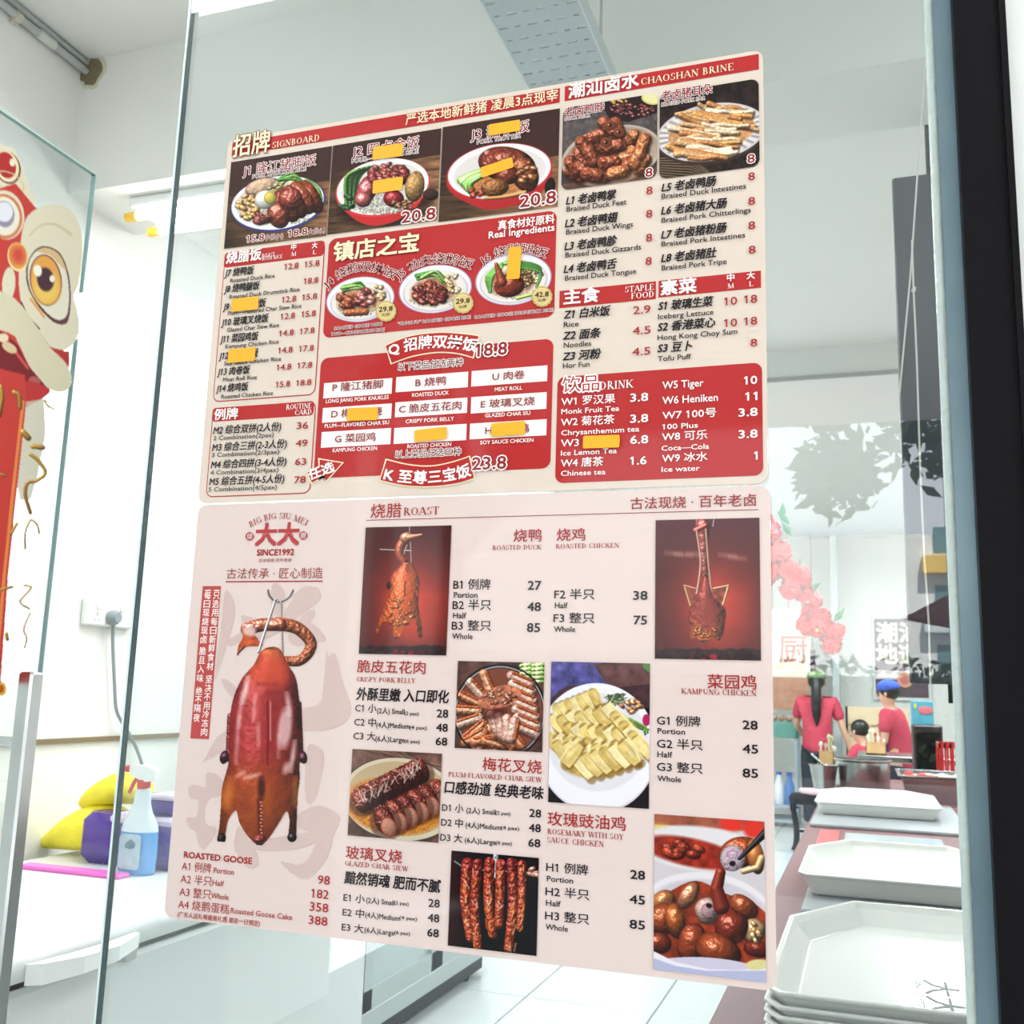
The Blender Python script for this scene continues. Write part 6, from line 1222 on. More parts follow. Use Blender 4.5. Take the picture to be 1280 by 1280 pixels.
holder('utensil_holder', 1082, 1108, 927, 944, 9.2, t_, [(1087, 914, CG), (1091, 914, CW), (1094, 918, CR), (1098, 923, CW), (1105, 926, CW), (1085, 921, CW)], 'wooden utensil holder on the back worktop right of the big pot')
a = onY(1072, 943, 9.2); b = onY(1141, 950, 9.2)
t = thing('back_worktop', 'steel work table behind the big pot', 'table', ((a.x+b.x)/2, 9.3, 0)); mb = MB(); mb.bbox((a.x, 8.95, t_-.05), (b.x+.5, 9.7, t_), .006); mb.build('table_top', STEEL, t)
for x in (a.x+.04, b.x+.4):
    for y in (9.0, 9.65): mb = MB(); mb.tube([(x, y, 0), (x, y, t_-.05)], .018, 8); mb.build('leg', STEEL, t)
# gastronorm tub at right
t = thing('steel_tub', 'rectangular steel tub with red and white pieces at the right end of the counter', 'tub', (.30, 5.9, KZ))
tz = onY(1130, 967, 5.9).z; xa = onY(1118, 967, 5.7).x; mb = MB()
R1 = lambda i, z: [(xa+i+.03, 5.7+i, z), (.62-i, 5.7+i, z), (.62-i, 6.2-i, z), (xa+i+.03, 6.2-i, z)]
mb.loft([R1(.03, KZ), R1(.01, tz-.01), R1(-.015, tz), R1(-.015, tz+.006), R1(.004, tz+.004), R1(.035, KZ+.01)]); mb.build('tub_body', STEEL, t)
mb = MB(); mb.box((xa+.05, 5.72, tz-.02), (.60, 6.17, tz-.015)); mb.build('filling', mat('pale_filling', (226, 214, 204), .5, noise=.3, nscale=30), t)
r = random.Random(3)
for i in range(16):
    x = xa+.07+r.random()*.36; y = 5.78+r.random()*.33; mb = MB(); mb.ico((x, y, tz-.004), .026, 1, (1.3, .8, .5), .2, r); mb.build('food_piece', mat('piece_red', (206, 60, 56), .4) if i % 3 == 0 else mat('piece_white', (232, 224, 210), .4), t)
# red plastic basket (perforated by bars)
RB = mat('red_plastic', (206, 34, 46), .35); a = onY(1172, 928, 7.0); b = onY(1203, 964, 7.0)
t = thing('red_basket', 'red slatted plastic basket at the right edge behind the glass', 'basket', (a.x+.14, 7.05, KZ))
zb, zt = KZ, a.z; x0_, x1_, y0_, y1_ = a.x, a.x+.28, 6.92, 7.2
mb = MB()
for q in (((x0_, y0_, zt-.03), (x1_, y0_+.008, zt)), ((x0_, y1_-.008, zt-.03), (x1_, y1_, zt)), ((x0_, y0_, zt-.03), (x0_+.008, y1_, zt)), ((x1_-.008, y0_, zt-.03), (x1_, y1_, zt)), ((x0_, y0_, zb+.07), (x1_, y0_+.006, zb+.085)), ((x0_, y0_, zb), (x1_, y0_+.006, zb+.025))): mb.box(*q)
mb.build('basket_frame', RB, t); mb = MB(); mb.box((x0_+.007, y0_+.007, zb), (x1_-.007, y1_-.007, zb+.01)); mb.build('basket_floor', RB, t)
for i in range(10):
    x = x0_+i*.031; mb = MB(); mb.box((x, y0_, zb), (x+.012, y0_+.006, zt)); mb.build('slat', RB, t)
    mb = MB(); mb.box((x, y1_-.006, zb), (x+.012, y1_, zt)); mb.build('slat', RB, t)
# black chest with teal box on it
a = onY(1141, 906, 8.2); b = onY(1171, 965, 8.2)
t = thing('black_cabinet', 'low black cabinet right of the work table', 'cabinet', ((a.x+b.x)/2, 8.35, 0)); mb = MB(); mb.bbox((a.x, 8.2, 0), (b.x+.05, 8.6, a.z), .01); mb.build('body', mat('black_maroon', (44, 26, 34), .35), t); mb = MB(); mb.box((a.x+.02, 8.195, .1), (b.x+.03, 8.2, a.z-.05)); mb.build('door', BLACK, t)
za = a.z; a = onY(1139, 876, 8.3); b = onY(1167, 906, 8.3)
t = thing('teal_box', 'teal and pink printed box on the black cabinet', 'box', ((a.x+b.x)/2, 8.33, za)); mb = MB(); mb.bbox((a.x, 8.25, za), (b.x, 8.42, a.z), .004); mb.build('carton', mat('teal_carton', (84, 160, 180), .4, noise=.15, nscale=14), t)
mb = MB(); cx = (a.x+b.x)/2; mb.ico((cx+.02, 8.248, (za+a.z)/2+.02), .045, 2, (1.2, .06, .7)); mb.build('printed_fish', mat('pink_print', (206, 110, 120), .5, noise=.2, nscale=30), t)
mb = MB(); mb.ico((cx-.05, 8.248, (za+a.z)/2+.05), .022, 1, (.6, .06, 1)); mb.build('printed_patch', mat('yellow_print', (214, 200, 90), .5), t)

# ------------------------------------------------------------------ stool table with curved black legs
c_ = onZ(1012, 1052, -1.5); R0 = .2
p = onY(1001, 985, 11.0); q = onY(1040, 985, 11.0); tc_ = Vector(((p.x+q.x)/2-.02, 11.0, 0)); rt = (q.x-p.x)/2; zt = p.z
t = thing('round_stool', 'round pink-topped table on curved black legs by the woman', 'stool', (tc_.x, tc_.y, 0))
mb = MB(); mb.lathe((tc_.x, tc_.y, zt-.05), [(rt*.9, 0), (rt, .012), (rt, .036), (rt*.96, .045), (rt*.9, .05)], 28, 1, .9); mb.build('top', mat('pinkish_top', (226, 190, 196), .3), t, smooth=True)
mb = MB(); mb.lathe((tc_.x-.09, tc_.y, zt-.15), [(rt*.95, 0), (rt*1.02, .02), (rt*1.02, .06), (rt*.8, .1)], 28, 1.05, .9); mb.build('apron', BLACK, t, smooth=True)
for k in range(4):
    q_ = k*math.pi/2+math.pi*.8; dx, dy = math.cos(q_), math.sin(q_)*.9; P = [(tc_.x-.09+dx*rr, tc_.y+dy*rr, z) for rr, z in ((rt*.98, zt-.1), (rt*1.12, zt-.2), (rt*1.02, zt*.6), (rt*.82, zt*.3), (rt*.9, .06), (rt*1.08, .0))]
    mb = MB(); mb.tube(spline([tuple(v) for v in P], 4, False), .02, 8); mb.build('leg', BLACK, t, smooth=True)
mb = MB(); mb.tube([(tc_.x-.03-rt*.8, tc_.y, zt*.32), (tc_.x-.03+rt*.8, tc_.y, zt*.32)], .014, 8); mb.tube([(tc_.x-.03, tc_.y-rt*.7, zt*.32), (tc_.x-.03, tc_.y+rt*.7, zt*.32)], .014, 8); mb.build('stretcher', BLACK, t)

# ------------------------------------------------------------------ back of the room
WOODP = mat('pale_plywood', (226, 206, 170), .5, noise=.1, nscale=6)
YB = FARY-.02
a, b = onY(1089, 770, YB), onY(1138, 876, YB)
t = thing('wall_sign', 'dark framed wall sign with cream brush characters on the far wall', 'sign', ((a.x+b.x)/2+.1, YB, b.z)); b.x += .25
mb = MB(); mb.bbox((a.x, YB-.04, b.z), (b.x, YB+.01, a.z), .006); mb.build('white_frame', mat('sign_frame', (226, 230, 230), .4), t)
mb = MB(); mb.box((a.x+.03, YB-.045, b.z+.04), (b.x-.03, YB-.04, a.z-.04)); mb.build('sign_board', mat('sign_brown', (92, 70, 82), .4), t)
mb = MB(); z1, z0 = onY(1110, 838, YB).z, onY(1110, 849, YB).z; mb.box((a.x+.03, YB-.047, z0), (b.x-.03, YB-.045, z1)); mb.build('pale_stripe', mat('sign_stripe', (232, 224, 220), .4), t)
def wall_text(st, px0, pyb, px1, h, Y, col, parent, bold=.03):
    V, F = glyphs(st); A = onY(px0, pyb, Y); B = onY(px1, pyb, Y); H = onY(px0, pyb-h, Y).z-A.z; xa, xb = V[:, 0].min(), V[:, 0].max()
    W_ = []; FF_ = []
    for k, (sx, sz) in enumerate(((0, 0), (1, 1), (-1, 1), (1, -1), (-1, -1))):
        W_ += [(A.x+float((x-xa)/(xb-xa))*(B.x-A.x)+sx*bold*H*.7, Y-k*.0005, A.z+float((y+.1)/.9)*H+sz*bold*H*.7) for x, y in V]; FF_ += [tuple(i+k*len(V) for i in f_) for f_ in F]
    V = np.array(W_); F = FF_
    o = put_mesh('lettering', W_, F, np.ones((len(V), 3))*np.array(col)/255., parent, MATTEPRINT); o['kind'] = 'stuff'
wall_text('潮汕', 1096, 803, 1150, 24, YB-.049, (240, 232, 214), t, .05); wall_text('地道', 1096, 830, 1150, 24, YB-.049, (240, 232, 214), t, .05)
cc = onY(1131, 850, YB-.05); mb = MB(); mb.tube([(cc.x, YB-.05, cc.z), (cc.x, YB-.047, cc.z)], .095, 24); mb.build('round_emblem', mat('emblem_pink', (232, 160, 130), .4), t); mb = MB(); mb.tube([(cc.x, YB-.053, cc.z), (cc.x, YB-.05, cc.z)], .055, 20); mb.build('emblem_centre', mat('emblem_inner', (206, 120, 110), .4), t)
# wall corner pillar
p = onY(1050, 860, 13.9); mb = MB(); mb.box((p.x-.08, 13.7, 0), (p.x, FARY, CZ)); struct(mb, 'trim_5', mat('pillar_grey', (196, 206, 206), .6))
# stall: banner with the cook character, rail, teal counter
YS = 13.2; a, b = onY(966, 766, YS), onY(1013, 847, YS); a.x -= .35
t = thing('cloth_banner', 'cream cloth banner with one brown-red character above the food picture', 'banner', ((a.x+b.x)/2, YS, b.z))
mb = MB(); mb.box((a.x, YS, b.z), (b.x, YS+.012, a.z)); mb.build('cloth', mat('cream_cloth', (224, 218, 196), .8, noise=.06), t)
mb = MB(); mb.tube([(a.x-.03, YS+.006, a.z+.025), (b.x-.05, YS+.006, a.z+.025)], .028, 10); mb.build('rod', mat('white_rod', (236, 240, 240), .4), t)
mb = MB()
for x in (a.x+.1, b.x-.25): mb.tube([(x, YS+.006, a.z+.02), (x, YS+.006, CZ)], .006, 6)
mb.build('hanging_string', mat('red_string', (206, 90, 90), .6), t)
wall_text('厨', 974, 829, 1009, 34, YS-.003, (168, 104, 96), t, .02)
a2, b2 = onY(960, 846, YS), onY(1012, 888, YS); a2.x -= .35
mb = MB(); mb.box((a2.x, YS, b2.z), (b2.x, YS+.02, a2.z-.002)); tag(mb.build('food_picture_board', mat('brown_food_print', (176, 128, 104), .5, noise=.4, nscale=7)), 'brown food picture board under the cream banner', 'board')
a3, b3 = onY(960, 902, 12.9), onY(996, 923, 12.9)
t = thing('teal_counter', 'teal topped food stall counter behind the woman', 'counter', (a3.x, 13, 0)); mb = MB(); mb.bbox((a3.x-.4, 12.9, b3.z), (b3.x, 13.5, a3.z), .01); mb.build('teal_top', mat('teal_laminate', (96, 150, 140), .4), t)
SF = mat('blue_grey_shelf', (170, 186, 196), .4)
for x in (a3.x-.38, b3.x-.03): mb = MB(); mb.box((x, 12.92, 0), (x+.03, 12.95, b3.z)); mb.box((x, 13.42, 0), (x+.03, 13.45, b3.z)); mb.build('leg', SF, t)
mb = MB(); mb.box((a3.x-.38, 12.92, .22), (b3.x, 13.45, .25)); mb.box((a3.x-.38, 12.92, .05), (b3.x, 13.45, .08)); mb.build('lower_shelf', SF, t)
for px, c, lab in ((973, 'white', 'white plastic jug on the shelf below the teal counter'), (986, 'blue', 'blue and white tub on the shelf below the teal counter')):
    q = onY(px, 930, 13.1); t = thing('plastic_jug', lab, 'jug', (q.x, 13.1, .25)); h = .34
    mb = MB(); mb.lathe((q.x, 13.1, .25), [(.055, 0), (.058, .02), (.058, h*.6), (.03, h*.85), (.03, h)], 16); mb.build('jug_body', mat('plastic_'+c, (232, 236, 240) if c == 'white' else (80, 130, 200), .3), t, smooth=True)
    mb = MB(); mb.lathe((q.x, 13.1, .25+h), [(.034, 0), (.034, .03)], 12); mb.build('cap', mat('cap_blue', (70, 110, 200), .4), t)
# food bags heap on the teal counter
r = random.Random(8)
for i in range(5):
    q = onY(957+i*10, 896+(i % 2)*3, 13.1); mb = MB(); mb.ico((q.x, 13.1, a3.z+.045), .046, 2, (1.0, 1, .9), .12, r); tag(mb.build('food_bag', mat('brownish_bag', (196, 160, 140), .35, noise=.3, nscale=20), smooth=True), ['leftmost','second from left','middle','second from right','rightmost'][i]+' of the wrapped brownish bundles on the teal counter', 'bundle', 'food bundles on the teal counter')
# plywood stand with dark edge
a, b = onY(1059, 883, 13.2), onY(1104, 945, 13.2)
t = thing('plywood_board', 'pale plywood board with dark edge leaning by the far wall', 'board', ((a.x+b.x)/2, 13.3, 0))
mb = MB(); mb.bbox((a.x, 13.2, .0), (b.x+.3, 13.25, a.z), .004); mb.build('plywood', WOODP, t); mb = MB(); mb.box((a.x-.02, 13.19, 0), (a.x, 13.26, a.z)); mb.build('dark_edge', BLACK, t)
z_ = onY(1070, 905, 13.2).z; mb = MB(); mb.box((a.x, 13.18, z_-.01), (b.x+.3, 13.2, z_)); mb.build('batten', mat('tan_batten', (190, 150, 110), .5), t)
mb = MB(); a, b = onY(1012, 812, 13.6), onY(1020, 842, 13.6); mb.bbox((a.x, 13.6, b.z), (b.x, 13.62, a.z), .003); mb.tube([((a.x+b.x)/2, 13.61, a.z-.01), ((a.x+b.x)/2, 13.61, CZ)], .004, 5); tag(mb.build('hanging_strip', mat('dark_purple', (70, 44, 70), .5)), 'dark purple strip hanging right of the cream banner', 'strip')
# grey paper charm hanging under the garland
t = thing('hanging_tag', 'twisted grey paper tag hanging below the red garland', 'tag', (onY(1032, 840, 7.4).x, 7.4, onY(1032, 840, 7.4).z))
pts = [onY(x, y, 7.4) for x, y in ((1024, 806), (1031, 806), (1037, 820), (1034, 838), (1026, 834), (1030, 820))]
mb = MB(); mb.loft([[tuple(p) for p in pts], [tuple(p+Vector((0, .01, 0))) for p in pts]]); mb.build('paper', mat('grey_paper', (150, 152, 152), .6), t)
mb = MB(); mb.tube([pts[1], onY(1033, 800, 7.4)], .004, 5); mb.build('string', MATS['red_string'], t)

# ------------------------------------------------------------------ red flower garland
RF = mat('red_silk_petal', (222, 34, 34), .6, noise=.35, nscale=30); PF = mat('pink_silk_petal', (232, 70, 74), .6, noise=.35, nscale=30); GF = mat('green_silk_leaf', (40, 150, 84), .6); GO = mat('gold_bead', (226, 190, 70), .3, .6)
t = thing('flower_garland', 'red and pink silk flower garland with green leaves slanting down behind the glass', 'garland', tuple(onY(1005, 740, 7.4)))
r = random.Random(11); pts = [(948, 640), (962, 665), (975, 690), (964, 715), (985, 712), (990, 735), (1003, 740), (1012, 765), (1024, 772), (1020, 785), (1034, 790), (1040, 806), (1014, 752), (955, 655), (998, 722), (1008, 782), (960, 690), (955, 720), (1046, 790)]
for k, (px, py) in enumerate(pts):
    c = onY(px, py, 7.4+r.uniform(-.05, .05)); R0 = .088*r.uniform(.8, 1.15); mb = MB()
    for j in range(34):
        d = Vector((r.gauss(0, 1), r.gauss(0, 1), r.gauss(0, 1))).normalized(); u = d.orthogonal().normalized(); v = d.cross(u); a = r.random()*6.28; u, v = u*math.cos(a)+v*math.sin(a), v*math.cos(a)-u*math.sin(a); s = R0*r.uniform(.55, .8); o_ = c+d*R0*.55
        n = len(mb.v); mb.v += [o_-u*s*.5, o_+v*s*.25+d*s*.4-u*s*.5, o_+u*s*.6+d*s*.3+v*s*.5, o_+u*s*.7-v*s*.3+d*s*.3, o_-v*s*.5+d*s*.2]; mb.f += [[n, n+1, n+2, n+3, n+4]]; mb.mi += [0]
    fo = mb.build('flower', PF if k in (1, 2, 5, 6, 12) else RF, t); fo['kind'] = 'stuff'
    if k % 4 == 1: mb = MB(); mb.ico(c+Vector((.01, -.075, -.02)), .012, 1); mb.build('gold_bead', GO, t)
for px, py in ((980, 648), (984, 662), (978, 640), (1000, 710), (1003, 718), (1016, 735), (1048, 770), (1018, 742)):
    c = onY(px, py, 7.42); mb = MB(); L = .10; a = r.uniform(-1, 1); u = Vector((math.sin(a), 0, math.cos(a))); v = Vector((u.z, 0, -u.x))
    mb.face([c-u*L*.6, c-v*L*.25, c+u*L*.7+Vector((0, -.02, 0)), c+v*L*.25]); mb.build('leaf', GF, t)
mb = MB(); P = [onY(940, 610, 7.4)]+[onY(x, y, 7.4) for x, y in ((948, 640), (975, 690), (990, 735), (1020, 780), (1042, 806))]; mb.tube([(P[0].x-.3, 7.4, CZ-.002)]+P, .006, 6); mb.build('stem_cord', MATS['red_string'], t)

# ------------------------------------------------------------------ people (one continuous skinned body each; clothes as children)
SKIN = mat('skin', (206, 160, 134), .55, noise=.06); HAIR = mat('black_hair', (26, 22, 24), .4, noise=.2); SHIRT = mat('crimson_shirt', (190, 62, 84), .8, noise=.08, nscale=12); PANTS = mat('dark_trousers', (36, 42, 56), .8)
def skin_mesh(name, nodes, edges, matl, parent, M, sub=2, label=None):
    keys = list(nodes); me = bpy.data.meshes.new(name); base = ABS[parent.name]
    me.from_pydata([tuple(M@Vector(nodes[k][0])-base) for k in keys], [(keys.index(a), keys.index(b)) for a, b in edges], [])
    o = bpy.data.objects.new(name, me); C.objects.link(o); o.parent = parent; me.materials.append(matl)
    s = o.modifiers.new('skin', 'SKIN'); s.use_smooth_shade = True
    for i, k in enumerate(keys):
        rr = nodes[k][1]; me.skin_vertices[0].data[i].radius = rr if isinstance(rr, tuple) else (rr, rr)
    me.skin_vertices[0].data[0].use_root = True
    u = o.modifiers.new('sub', 'SUBSURF'); u.levels = u.render_levels = sub; ABS[o.name] = base
    if label: o['label'] = label
    return o
def person(label, x, y, face_deg, H, arms, cap, capmat, hair, apron=None, lean=0, seat=None, grp=None):
    t = thing('person', label, 'person', (x, y, 0)); a = math.radians(face_deg)
    M = Matrix.Translation((x, y, seat or 0))@Matrix.Rotation(a, 4, 'Z')@Matrix.Scale(H/1.62, 4)          # local: faces +y
    hip = .90 if seat is None else 0.0; ly = lean
    up_ = lambda z: (0, ly*(z-hip), 0)
    def T_(x_, y_, z_): return (x_, y_+ly*max(0, z_-hip), z_)
    N = {'pelvis': (T_(0, 0, hip), (.15, .10)), 'waist': (T_(0, 0, hip+.17), (.125, .09)), 'chest': (T_(0, .01, hip+.38), (.15, .10)), 'neckb': (T_(0, 0, hip+.50), (.065, .06)), 'neck': (T_(0, .01, hip+.53), .052), 'head0': (T_(0, .02, hip+.585), (.065, .075)), 'head1': (T_(0, .02, hip+.65), (.078, .09)), 'head2': (T_(0, .01, hip+.72), (.06, .07))}
    E = [('pelvis', 'waist'), ('waist', 'chest'), ('chest', 'neckb'), ('neckb', 'neck'), ('neck', 'head0'), ('head0', 'head1'), ('head1', 'head2')]
    S = {'b': (T_(0, 0, hip-.13), (.19, .15)), 'w': (T_(0, 0, hip+.0), (.19, .15)), 'm': (T_(0, 0, hip+.18), (.17, .14)), 'c': (T_(0, .01, hip+.37), (.185, .145)), 'n': (T_(0, 0, hip+.475), (.095, .095))}; SE = [('b', 'w'), ('w', 'm'), ('m', 'c'), ('c', 'n')]
    Pn = {'p': (T_(0, 0, hip+.03), (.165, .115))}; PE = []
    for s, nm in ((-1, 'l'), (1, 'r')):
        el, wr = arms[nm]; sh = (s*.175, 0, hip+.455)
        N['sh'+nm] = (T_(*sh), .055); N['el'+nm] = (T_(sh[0]+el[0], sh[1]+el[1], sh[2]+el[2]), .038); N['wr'+nm] = (T_(sh[0]+wr[0], sh[1]+wr[1], sh[2]+wr[2]), .026)
        d = (Vector(wr)-Vector(el)).normalized(); w0 = Vector((sh[0]+wr[0], sh[1]+wr[1], sh[2]+wr[2])); pl = w0+d*.07
        N['pa'+nm] = (T_(*pl), (.034, .018)); E += [('chest', 'sh'+nm), ('sh'+nm, 'el'+nm), ('el'+nm, 'wr'+nm), ('wr'+nm, 'pa'+nm)]
        sd = d.cross(Vector((0, 1, .3))).normalized()
        for k in range(4):
            f0 = pl+sd*(-.024+.016*k)+d*.02; f1 = f0+d*(.05-.008*abs(k-1.3))+Vector((0, .01, 0)); N['f%d%s' % (k, nm)] = (T_(*f0), .009); N['g%d%s' % (k, nm)] = (T_(*f1), .008); E += [('pa'+nm, 'f%d%s' % (k, nm)), ('f%d%s' % (k, nm), 'g%d%s' % (k, nm))]
        th = w0+d*.03+Vector((-s*.035, .02, 0)); N['th'+nm] = (T_(*th), .011); N['ti'+nm] = (T_(*(th+d*.03)), .009); E += [('wr'+nm, 'th'+nm), ('th'+nm, 'ti'+nm)]
        S['s'+nm] = (T_(*sh), .088); S['e'+nm] = (T_(sh[0]+el[0]*.72, sh[1]+el[1]*.72, sh[2]+el[2]*.72), .066); SE += [('c', 's'+nm), ('s'+nm, 'e'+nm)]
        if seat is None:
            N['hp'+nm] = (T_(s*.09, 0, hip-.06), .095); N['kn'+nm] = ((s*.10, .02, .48), .06); N['an'+nm] = ((s*.10, -.01, .08), .038); N['to'+nm] = ((s*.11, .13, .03), (.04, .028))
            Pn['h'+nm] = ((s*.09, 0, hip-.08), .115); Pn['k'+nm] = ((s*.10, .02, .48), .085); Pn['a'+nm] = ((s*.10, -.01, .09), .065)
        else:
            N['hp'+nm] = ((s*.10, .08, hip-.02), .09); N['kn'+nm] = ((s*.12, .42, hip-.02), .06); N['an'+nm] = ((s*.12, .40, -seat+.08), .038); N['to'+nm] = ((s*.12, .52, -seat+.03), (.04, .028))
            Pn['h'+nm] = ((s*.10, .10, hip-.02), .11); Pn['k'+nm] = ((s*.12, .42, hip-.02), .085); Pn['a'+nm] = ((s*.12, .40, -seat+.1), .065)
        E += [('pelvis', 'hp'+nm), ('hp'+nm, 'kn'+nm), ('kn'+nm, 'an'+nm), ('an'+nm, 'to'+nm)]; PE += [('p', 'h'+nm), ('h'+nm, 'k'+nm), ('k'+nm, 'a'+nm)]
    skin_mesh('body', N, E, SKIN, t, M); skin_mesh('shirt', S, SE, SHIRT, t, M); skin_mesh('trousers', Pn, PE, PANTS, t, M)
    def em(name, c, rad, sc3, matl, sub=2):
        mb = MB(); b = bmesh.new(); bmesh.ops.create_icosphere(b, subdivisions=sub, radius=1); n = len(mb.v)
        for v in b.verts: mb.v.append(M@Vector((c[0]+v.co.x*rad*sc3[0], c[1]+v.co.y*rad*sc3[1], c[2]+v.co.z*rad*sc3[2])))
        for f_ in b.faces: mb.f.append([v.index for v in f_.verts]); mb.mi.append(0)
        b.free(); return mb.build(name, matl, t, smooth=True)
    hz = hip+.67; hy = ly*(hz-hip)
    em('hair', (0, hy-.012, hz+.02), .1, (.92, 1.02, 1.0), HAIR, 3)
    if hair == 'tail':
        P = [M@Vector(q) for q in ((0, hy-.09, hz+.02), (0, hy-.13, hz-.06), (0, hy-.135, hz-.2), (0, hy-.13, hz-.36), (0, hy-.12, hz-.46))]; mb = MB(); mb.tube(P, [.045, .055, .06, .045, .012], 12); mb.build('ponytail', HAIR, t, smooth=True)
    if cap: em('cap', (0, hy, hz+.055), .105, (.95, 1.05, .72), capmat, 3)
    em('nose', (0, hy+.118, hz-.03), .014, (.8, 1, 1.3), SKIN, 1)
    for s in (-1, 1): em('eye', (s*.03, hy+.098, hz-.005), .011, (1.2, .6, .7), HAIR, 1); em('ear', (s*.088, hy+.01, hz-.02), .02, (.4, .8, 1.2), SKIN, 1)
    em('mouth', (0, hy+.10, hz-.068), .02, (1.2, .4, .35), mat('lips', (170, 90, 84), .5), 1)
    if apron:
        rings = []
        for z, wd, dp in ((-.35, .20, .17), (-.15, .21, .17), (.0, .20, .15), (.18, .17, .135), (.36, .13, .145)):
            rings.append([M@Vector((wd*math.sin(q), dp*math.cos(q)+ly*max(0, z), hip+z)) for q in [(-1.25+i*.25) for i in range(11)]]+[M@Vector((wd*.97*math.sin(q), (dp-.008)*math.cos(q)+ly*max(0, z), hip+z)) for q in [(1.25-i*.25) for i in range(11)]])
        mb = MB(); mb.loft(rings); mb.build('apron', apron, t, smooth=True)
    return t
w0 = onY(1021, 862, 13.0-.35)
DN = {'l': ((-.07, .0, -.27), (-.05, .06, -.50)), 'r': ((.09, .0, -.27), (.16, .04, -.50))}
person('woman in crimson shirt and green cap, long black ponytail, seen from behind', w0.x, 12.6, 0, 1.75, {'l': ((-.05, .10, -.25), (-.01, .32, -.33)), 'r': DN['r']}, True, mat('olive_cap', (104, 128, 84), .8), 'tail')
m0 = onY(1117, 870, 11.2)
person('person in blue cap, crimson shirt and blue apron, head bowed to the left', m0.x+.02, 11.2, 75, 1.64, {'l': ((-.05, .05, -.27), (-.02, .20, -.45)), 'r': ((.06, .08, -.26), (.05, .28, -.40))}, True, mat('blue_cap', (60, 88, 190), .8), 'short', mat('blue_apron', (52, 64, 140), .8), lean=.10)
s0 = onY(1098, 905, 11.9)
person('person with black hair in crimson shirt bent low behind the person in blue apron', s0.x, 11.9, 60, 1.60, {'l': ((-.03, .18, -.2), (.0, .36, -.28)), 'r': ((.03, .18, -.2), (.0, .36, -.28))}, False, None, 'short', lean=.35, seat=.52)
mb = MB(); mb.lathe((s0.x, 11.9, 0), [(.15, 0), (.15, .03), (.1, .06), (.1, .34), (.16, .38), (.16, .41)], 20); tag(mb.build('low_stool', mat('stool_red', (176, 50, 56), .4)), 'low round stool under the bent person', 'stool')

# ------------------------------------------------------------------ outside, behind the camera: walkway, street, trees, flats (seen mirrored in the glass)
mb = MB(); mb.box((-60, -70, -.30), (60, -6, -.14)); struct(mb, 'floor_street', mat('asphalt', (62, 63, 64), .9, noise=.2, nscale=2))
CONC = mat('painted_concrete', (206, 204, 198), .8)
for x in (-4.4, 4.6):
    mb = MB(); mb.bbox((x, -5.6, -.12), (x+.45, -5.15, CZ+.15), .01); tag(mb.build('walkway_column', CONC), 'square walkway column at the %s street edge' % ('left' if x < 0 else 'right'), 'column')
LEAF = mat('leaf_green', (44, 70, 40), .6, noise=.4, nscale=4); BARK = mat('bark', (90, 76, 62), .9, noise=.3, nscale=12)
def tree(x, y, h, cr, n, seed, label, low=.45):
    t = thing('street_tree', label, 'tree', (x, y, -.14), 'street trees outside'); r = random.Random(seed)
    mb = MB(); mb.tube([(x, y, -.14), (x+.1, y, h*.35), (x-.1, y+.1, h*.7)], [.22, .16, .07], 10)
    for k in range(6): a = k*1.05; mb.tube([(x, y, h*(.35+.04*k)), (x+math.cos(a)*cr*.5, y+math.sin(a)*cr*.5, h*(.55+.04*k)), (x+math.cos(a)*cr*.8, y+math.sin(a)*cr*.8, h*(.6+.04*k))], [.09, .05, .02], 6)
    mb.build('trunk', BARK, t)
    V, F = [], []; cl = []
    for _ in range(46): a = r.random()*6.28; q = math.sqrt(r.random())*cr; cl.append((x+q*math.cos(a), y+q*math.sin(a), h*low+r.random()**1.1*h*.55, r.uniform(.35, .8)))
    for i in range(n):
        c = cl[i % len(cl)]; d = Vector((r.gauss(0, 1), r.gauss(0, 1), r.gauss(0, .7))).normalized()*c[3]*r.random()**.4; o_ = Vector(c[:3])+d
        u = Vector((r.gauss(0, 1), r.gauss(0, 1), r.gauss(0, .6))).normalized(); v = u.orthogonal().normalized(); L = r.uniform(.09, .16)
        k = len(V); V += [o_-u*L, o_+v*L*.45, o_+u*L, o_-v*L*.45]; F.append([k, k+1, k+2, k+3])
    mb = MB(); mb.v = V; mb.f = F; mb.mi = [0]*len(F); lo_ = mb.build('foliage', LEAF, t); lo_['kind'] = 'stuff'
tree(1.6, -8.6, 8.2, 2.9, 9000, 2, 'leafy street tree outside across from the black frame post')
tree(-5.2, -9.8, 8.6, 3.2, 9000, 3, 'leafy street tree outside across from the menu posters', .5)
tree(-12.2, -10.8, 8.0, 3.0, 7000, 4, 'leafy street tree outside farthest to the left', .4)
tree(8.5, -10, 8.5, 3.0, 5000, 5, 'leafy street tree outside farthest to the right', .4)
t = thing('reflection_hedge', 'long clipped dark hedge on the far side of the street', 'hedge', (0, -20, -.14))  # hedge added to keep the low part of the reflection dark
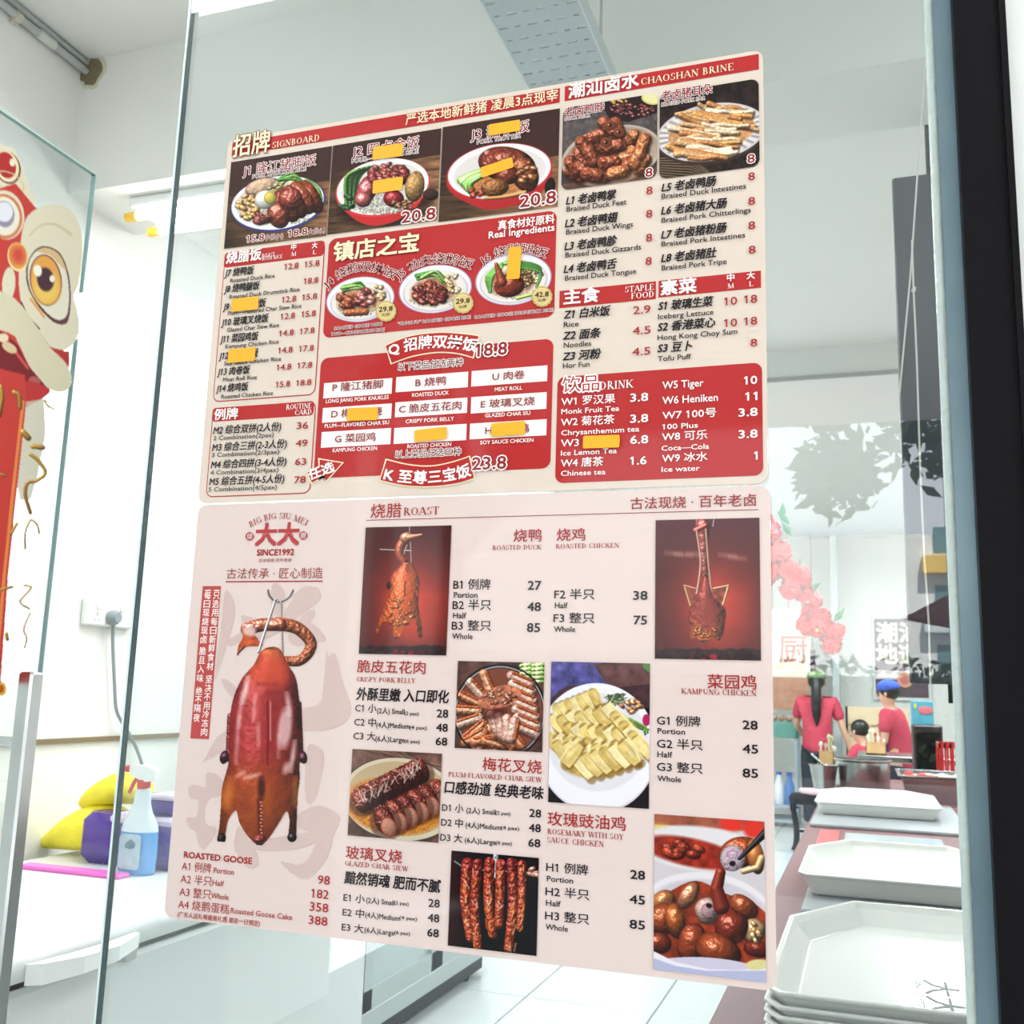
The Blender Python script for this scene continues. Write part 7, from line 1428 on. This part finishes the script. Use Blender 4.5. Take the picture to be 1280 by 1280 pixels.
r = random.Random(21); mb = MB(); mb.bbox((-16, -21.2, -.14), (16, -20.2, 2.0), .3); mb.build('inner_branches', mat('hedge_inner', (26, 36, 24), .9), t)
mb = MB()
for i in range(9000):
    o_ = Vector((r.uniform(-16.2, 16.2), -20.1+r.gauss(0, .15), r.uniform(0, 2.15)+.25*math.sin(r.random()*3))); u = Vector((r.gauss(0, 1), r.gauss(0, 1), r.gauss(0, 1))).normalized(); v = u.orthogonal().normalized(); L = r.uniform(.08, .16); k = len(mb.v)
    mb.v += [o_-u*L, o_+v*L*.5, o_+u*L, o_-v*L*.5]; mb.f.append([k, k+1, k+2, k+3]); mb.mi.append(0)
h_ = mb.build('foliage', LEAF, t); h_['kind'] = 'stuff'
# block of flats with yellow bands
t = thing('apartment_block', 'white block of flats with yellow bands across the street', 'building', (8, -48, -.14))
WB = mat('flats_white', (228, 228, 226), .7); YBn = mat('flats_yellow', (232, 190, 90), .7)
mb = MB(); mb.box((-30, -52, -.14), (46, -46, 8.9)); mb.build('wall', WB, t)
for k in range(3):
    z = 1.9+k*2.6; mb = MB(); mb.box((2.4, -46, z), (46, -45.3, z+.75)); mb.build('balcony_band', YBn if k in (2,) else mat('flats_grey', (206, 212, 214), .7), t)
    for i in range(8):
        x = 2.9+i*5.2; mb = MB(); mb.box((x, -45.98, z+.95), (x+3.4, -45.94, z+2.1)); mb.build('window', mat('flats_window', (96, 130, 136), .2), t)
# red parasol outside
t = thing('market_parasol', 'dark red parasol standing on the pavement outside', 'parasol', (1.9, -5.2, 0))
mb = MB(); cx, cy = 1.5, -4.9; mb.lathe((cx, cy, 0), [(1.25, 2.05), (1.27, 2.06), (.8, 2.32), (.05, 2.62), (.01, 2.66)], 8, cap=False); mb.build('canopy', mat('maroon_canvas', (140, 34, 44), .8), t)
mb = MB(); mb.tube([(cx, cy, 0), (cx, cy, 2.64)], .02, 8); mb.build('pole', STEEL, t); mb = MB(); mb.lathe((cx, cy, 0), [(.25, 0), (.25, .06), (.05, .1)], 16); mb.build('base', CONC, t)
